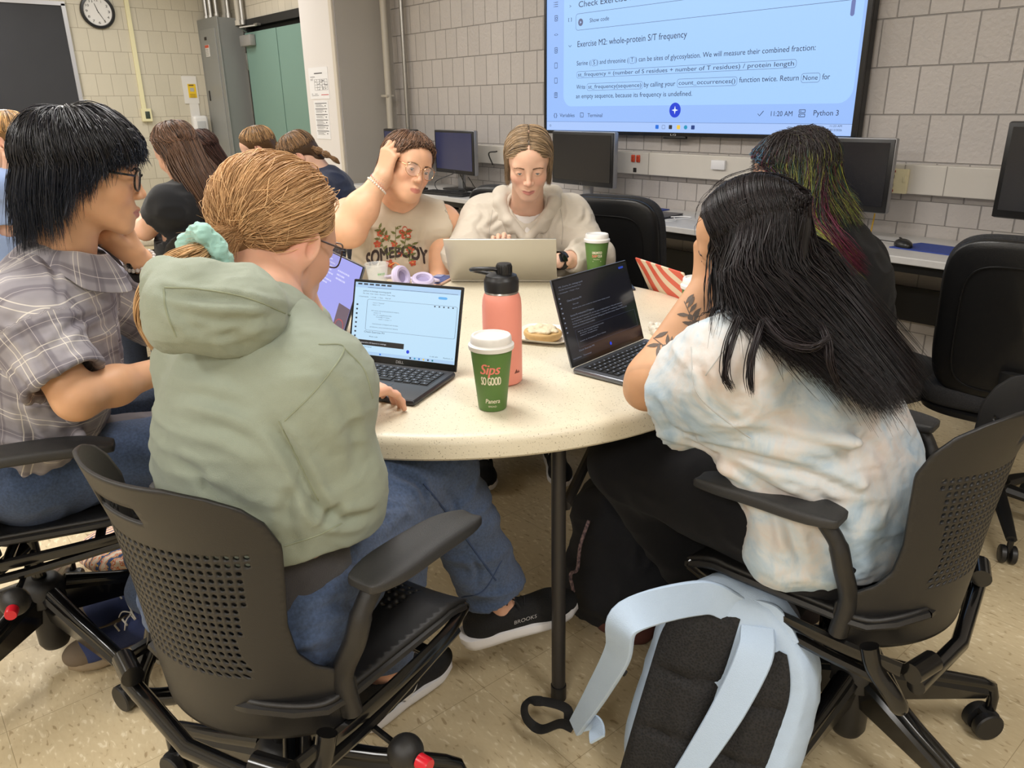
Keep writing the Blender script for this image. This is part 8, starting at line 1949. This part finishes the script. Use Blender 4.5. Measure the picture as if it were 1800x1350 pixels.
crumple('paper_napkin', 'crumpled printed napkin lying behind the tattooed forearm', 'napkin', V(.398, 2.04, TZ0), .026, Mnap, 3)
crumple('food_wrapper', 'crumpled patterned paper wrapper at the foot of the cup by the forearm', 'wrapper', V(.475, 1.93, TZ0), .028, Mnap, 8)

# --- clear plastic cup, headphones, phones
Mcl = mat('clear_plastic', (240, 243, 242), .06, alpha=.24, spec=1.0); pc = thing('plastic_cup', 'clear plastic cup with a green emblem beside the lilac headphones', 'cup', V(-.462, 2.655, TZ0))
MB().lathe([(0, .003), (.026, .003), (.0265, .0), (.028, .006), (.040, .082), (.0425, .084), (.0425, .088), (.0405, .087), (.039, .084), (.027, .008), (0, .0065)], 40).build('cup_wall', Mcl, pc)
a0 = math.atan2(*V(.35, -.93)[[1, 0]]); cy = lambda x, z: ((.029+.012*z/.082+.0006)*math.cos(a0+x/.038), (.029+.012*z/.082+.0006)*math.sin(a0+x/.038), z)
q = MB(); text_on(q, 'eco', cy, -.006, .020, .052, .012); text_on(q, 'eco', lambda x, z: cy(x+.0006, z), -.006, .020, .052, .012); q.build('lettering', mat('eco_green', (120, 190, 120), .5), pc, smooth=False)
q = MB(); q.lathe([(.0300, .012), (.0312, .020)], 40); q.build('green_band', mat('eco_band', (104, 160, 84), .5, alpha=.8), pc)
Mhp = mat('lilac_matte', (206, 196, 222), .5); Mhc = mat('lilac_cushion', (190, 180, 210), .7); hpn = thing('headphones', 'lilac over-ear headphones lying on the table behind the notebook laptop', 'headphones', V(-.335, 2.625, TZ0))
H0 = V(-.27, 2.42, 0); H0[2] = TZ0
def hv(x, y, z): return V(x, y, z)
for (cx, cy_, cz, n_) in ((-.045, .0, .045, V(.75, -.5, .25)), (.035, -.01, .030, V(.10, -.35, .9))):
    zz = U(n_); Rr = basis(np.cross([0, 1, .2], zz), np.cross(zz, np.cross([0, 1, .2], zz)))
    q = MB(); pr_ = [(0, -.012), (.028, -.011), (.038, -.004), (.040, .004), (.036, .008)]; q.lathe(pr_, 32, c=hv(cx, cy_, cz), R=Rr); e_ = q.build('ear_cup', Mhp, hpn)
    q = MB(); q.lathe([(.020, .006), (.024, .017), (.032, .019), (.038, .014), (.039, .006)], 32, c=hv(cx, cy_, cz), R=Rr); q.build('ear_cushion', Mhc, e_)
    q = MB(); q.lathe([(0, .006), (.022, .006)], 24, c=hv(cx, cy_, cz), R=Rr); q.build('ear_mesh', mat('lilac_mesh', (150, 140, 175), .8), e_)
q = MB(); q.tube(bez([hv(-.060, .01, .05), hv(-.10, .05, .035), hv(-.05, .11, .018), hv(.04, .11, .016), hv(.08, .05, .02), hv(.062, .0, .03)], 8), .008, 10, sq=((0, 0, 1), .6)); q.build('headband', Mhp, hpn)
ph = thing('smartphone', 'smartphone in a blue patterned case lying beside the lilac headphones', 'phone', V(-.262, 2.745, TZ0)); Rp = rz(.55)
MB().box((0, 0, .005), (.078, .15, .009), R=Rp, bev=.006, seg=3).build('case', mat('case_tan', (206, 168, 150), .5), ph)
q = MB(); q.box((0, 0, .0102), (.068, .14, .002), R=Rp, bev=.0009); q.build('case_back', mat('case_blue', (72, 92, 156), .4, var=.5, vscale=60), ph)
q = MB(); q.box(Rp @ np.array([-.014, .048, .012]), (.03, .035, .003), R=Rp, bev=.0015); q.build('camera_block', mat('case_cam', (150, 160, 200), .3), ph)
ph = thing('smartphone', 'slim dark smartphone lying on the table behind the dark-screen laptop', 'phone', V(.385, 2.63, TZ0)); MB().box((0, 0, .004), (.072, .145, .008), R=rz(.9), bev=.004, seg=3).build('case', mat('phone_dark', (40, 44, 54), .3), ph)
q = MB(); q.tube(bez([V(-.425, 2.70, TZ0+.07), V(-.405, 2.71, TZ0+.078), V(-.385, 2.70, TZ0+.066), V(-.375, 2.68, TZ0+.055)], 6), .0015, 6)
tag(q.build('wire_loop', mat('orange_cord', (220, 130, 50), .5)), 'thin orange cord between the plastic cup and the headphones', 'cord')

# ------------------------------------------------------------------ backpacks on the floor
Mbb = mat('baby_blue_canvas', (182, 202, 226), .75, bump=.5, bscale=600, var=.07, vscale=6); Mbm = None
def mesh_fabric():
    m, nt, b = _nt('black_airmesh'); L = nt.links; g = N(nt, 'ShaderNodeTexCoord'); v = N(nt, 'ShaderNodeTexVoronoi'); v.inputs['Scale'].default_value = 230; L.new(g.outputs['Object'], v.inputs['Vector'])
    r = N(nt, 'ShaderNodeValToRGB'); L.new(v.outputs['Distance'], r.inputs[0]); r.color_ramp.elements[0].color = lin((10, 10, 11))+(1,); r.color_ramp.elements[0].position = .15; r.color_ramp.elements[1].color = lin((34, 33, 34))+(1,); r.color_ramp.elements[1].position = .7
    L.new(r.outputs[0], b.inputs['Base Color']); b.inputs['Roughness'].default_value = .85
    bp = N(nt, 'ShaderNodeBump'); bp.inputs['Strength'].default_value = .6; bp.inputs['Distance'].default_value = .002; L.new(v.outputs['Distance'], bp.inputs['Height']); L.new(bp.outputs[0], b.inputs['Normal']); return m
Mbm = mesh_fabric(); Mweb = mat('black_webbing', (22, 22, 23), .75, bump=.6, bscale=900)
bp_ = thing('backpack', 'pale blue backpack with black mesh back panel leaning on the floor by the chair', 'backpack', V(.36, 1.18, 0))
# local frame: x across the back panel, y up the bag, z out of the back panel (towards the camera)
By = U(V(.12, .10, .42)-V(.0, -.0, .0)); Bz = U(V(-.40, -.80, .25)); Bz = U(Bz-By*(By@Bz)); Bx = np.cross(By, Bz); B0 = V(.325, 1.155, .02)
BP = lambda x, y, z: B0+Bx*x+By*y+Bz*z; Rb = np.stack([Bx, By, Bz], 1)
S_ = Sculpt(); S_.fr(Rb, B0)
S_.cone((-.08, .06, -.05), (.09, .06, -.05), .068, k=.06); S_.cone((-.08, .14, -.05), (.10, .14, -.05), .070, k=.06); S_.cone((-.08, .22, -.05), (.105, .22, -.05), .070, k=.06); S_.cone((-.08, .30, -.05), (.10, .30, -.05), .068, k=.06); S_.cone((-.07, .36, -.045), (.08, .36, -.045), .064, k=.06); S_.cone((-.03, .41, -.045), (.03, .41, -.045), .060, k=.05)
S_.cone((.02, .10, -.13), (.02, .30, -.12), .08, k=.05); S_.cut((0, 0, .012), (0, 0, 1), .5); S_.fr(None)
rel(sculpt_obj('bag_body', S_, Mbb, bp_, .006, sm=2, fold=[(.0035, (8, 8, 8), None, 2., .7), (.0016, (26, 26, 26), None, 5., .5)]), bp_)
def pad(x0, x1, y0, y1, name, m, z=.012, h=.016, grooves=()):
    mb = MB(); nx, ny = 20, 34; vs = []
    for j in range(ny+1):
        for i in range(nx+1):
            u, v = i/nx, j/ny; y = y0+(y1-y0)*v; taper = 1-.22*max(0, (v-.72)/.28)**2; x = (x0+(x1-x0)*u); x = x*taper if abs(x0+x1) < .4 else x
            e = min(1, 5.5*min(u, 1-u))**.5*min(1, 7*min(v, 1-v))**.5; gz = min([1]+[min(1, abs(v-g_-.06*(u-.5))/.035) for g_ in grooves]); vs.append(BP(x, y, z+h*e*(.35+.65*gz)+.004*math.sin(u*9+v*5)))
    fs = [(j*(nx+1)+i, j*(nx+1)+i+1, (j+1)*(nx+1)+i+1, (j+1)*(nx+1)+i) for j in range(ny) for i in range(nx)]
    return rel(mb.add(vs, fs).build(name, m, bp_), bp_)
pad(-.135, .002, .02, .41, 'back_panel', Mbm, grooves=(.30, .62)); pad(.012, .125, .02, .38, 'back_panel', Mbm, grooves=(.36, .68))
def strap(pts, w, th, name, m, parent=None, nrm=None):
    P_ = bez(pts, 8); k = len(P_); vs = []; W_ = w if isinstance(w, (list, tuple)) else [w, w]
    for i, p in enumerate(P_):
        t_ = U(P_[min(i+1, k-1)]-P_[max(0, i-1)]); nn = np.asarray(nrm(p, i/(k-1)) if callable(nrm) else (nrm if nrm is not None else Bz), float); nn = U(nn-t_*(nn@t_)); sd = np.cross(t_, nn); ww = np.interp(i/(k-1), np.linspace(0, 1, len(W_)), W_)/2
        for a, b in ((-1, -.6), (-.93, -1), (.93, -1), (1, -.6), (1, .6), (.93, 1), (-.93, 1), (-1, .6)): vs.append(p+sd*a*ww+nn*b*th/2)
    fs = [(i*8+j, i*8+(j+1) % 8, (i+1)*8+(j+1) % 8, (i+1)*8+j) for i in range(k-1) for j in range(8)]+[tuple(range(7, -1, -1)), tuple((k-1)*8+j for j in range(8))]
    o = MB().add(vs, fs).build(name, m, parent or bp_); 
    if parent is None: rel(o, bp_)
    return o
# right strap runs down the panel, left strap arches out to the left
strap([BP(.035, .405, .01), BP(.045, .36, .035), BP(.03, .25, .045), BP(.0, .12, .045), BP(-.03, -.0, .04)], [.062, .066, .060, .050, .045], .014, 'shoulder_strap', Mbb)
strap([BP(-.01, .42, .00), BP(-.075, .43, .045), at(1105, 1085, 1.17), at(1085, 1150, 1.18), at(1050, 1215, 1.22), at(1012, 1278, 1.27)], [.060, .066, .062, .055, .048, .036], .014, 'shoulder_strap', Mbb, nrm=lambda p, u: Bz*(1-u)+V(-.75, -.5, .35)*u)
strap([BP(-.02, .425, -.01), BP(.05, .432, .000), BP(.10, .395, .0)], [.035, .05, .035], .016, 'shoulder_yoke', Mbb)
e_ = at(1008, 1280, 1.27)
strap([e_, at(985, 1272, 1.30), at(950, 1282, 1.33), at(925, 1262, 1.36), at(925, 1236, 1.39), at(955, 1233, 1.41), at(995, 1245, 1.40), at(1000, 1268, 1.37)], [.022, .022, .022], .003, 'webbing_strap', Mweb, nrm=lambda p, u: V(-.2, -.3, .9) if .35 > u or u > .7 else V(-.7, -.5, .5))
strap([at(1012, 1275, 1.27), at(1045, 1270, 1.24), at(1050, 1300, 1.20)], [.030, .034, .036], .006, 'strap_tab', Mbb)
q = MB(); q.tube(bez([BP(.045, .42, -.035), BP(.05, .455, -.04), BP(.085, .44, -.045), BP(.115, .375, -.045), BP(.125, .335, -.04)], 8), .013, 10, sq=(Bz, .6)); rel(q.build('carry_handle', mat('handle_charcoal', (50, 50, 52), .7), bp_), bp_)
q = MB(); q.tube(bez([BP(.125, .36, -.06), BP(.165, .26, -.075), BP(.172, .14, -.08), BP(.165, .04, -.075)], 8), .0035, 6); rel(q.build('zip', mat('zip_blue', (160, 182, 212), .5), bp_), bp_)
q = MB(); q.tube(bez([at(1100, 1185, 1.22), at(1080, 1165, 1.24), at(1078, 1140, 1.26)], 5), .007, 6, sq=(Bz, .3)); rel(q.build('webbing_strap', Mweb, bp_), bp_)
# dark backpack under the table
b2 = thing('backpack', 'black and maroon backpack with patterned cord lying under the table', 'backpack', V(.27, 1.78, 0))
S_ = Sculpt(); c = V(.27, 1.80, 0)
for p, r in (((-.02, .0, .12), .12), ((.03, .03, .25), .11), ((.05, .08, .10), .12), ((-.02, .06, .30), .08), ((.10, -.02, .10), .10)): S_.ell(c+V(*p), (r, r, r*1.05), k=.07)
S_.cut((c[0], c[1], .012), (0, 0, -1), .5)
rel(sculpt_obj('bag_body', S_, mat('black_canvas', (26, 27, 33), .85, var=.3, vscale=12, bump=.6, bscale=500), b2, .007, sm=2, fold=[(.011, (9, 9, 9), None, 3., .8)]), b2)
S_ = Sculpt(); S_.ell(c+V(.02, -.06, .035), (.10, .07, .045), k=.03); S_.cut((c[0], c[1], .006), (0, 0, -1), .5); rel(sculpt_obj('bottom_panel', S_, mat('maroon_canvas', (92, 52, 44), .8), b2, .006, fold=[(.006, (12, 12, 12), None, 3., .8)]), b2)
q = MB(); q.tube(bez([at(1035, 915, 1.72), at(1020, 960, 1.70), at(1015, 1000, 1.68), at(1003, 1010, 1.66), at(1008, 1040, 1.66)], 8), .0045, 8); rel(q.build('patterned_cord', mat('cord_pattern', (190, 160, 160), .8, var=.8, vscale=140, var2=(50, 46, 70)), b2), b2)
# striped pouch on the floor at the left
S_ = Sculpt(); c = V(-1.25, 2.10, .0)
S_.ell(c+[0, 0, .055], (.12, .10, .05), k=.02); S_.ell(c+V(.08, .02, .085), (.07, .06, .05), k=.03); S_.cut((c[0], c[1], .006), (0, 0, -1), .5)
def zig():
    m, nt, b = _nt('zigzag_cloth'); L = nt.links; g = N(nt, 'ShaderNodeTexCoord'); w = N(nt, 'ShaderNodeTexWave', wave_type='BANDS'); w.inputs['Scale'].default_value = 16; w.inputs['Distortion'].default_value = 2.2; w.inputs['Detail Scale'].default_value = 6; L.new(g.outputs['Object'], w.inputs['Vector'])
    r = N(nt, 'ShaderNodeValToRGB'); r.color_ramp.interpolation = 'CONSTANT'; L.new(w.outputs['Fac'], r.inputs[0]); e = r.color_ramp.elements; e[0].color = lin((226, 210, 190))+(1,); e[1].position = .85; e[1].color = lin((60, 80, 130))+(1,)
    for p, c_ in ((.2, (214, 120, 70)), (.38, (230, 214, 196)), (.55, (200, 84, 96)), (.7, (224, 190, 90))): q = e.new(p); q.color = lin(c_)+(1,)
    L.new(r.outputs[0], b.inputs['Base Color']); b.inputs['Roughness'].default_value = .8; return m
tag(sculpt_obj('cloth_pouch', S_, zig(), None, .005, fold=[(.006, (12, 12, 12), None, 1, .7)]), 'multicoloured zigzag patterned pouch on the floor behind the left chair', 'pouch')
q = MB(); q.tube(bez([V(-1.27, 2.02, .03), V(-1.22, 1.93, .02), V(-1.27, 1.86, .012), V(-1.24, 1.80, .012)], 6), .012, 8, sq=((0, 0, 1), .25)); tag(q.build('webbing_strap', Mweb), 'dark grey flat strap trailing on the floor from the zigzag pouch', 'strap')
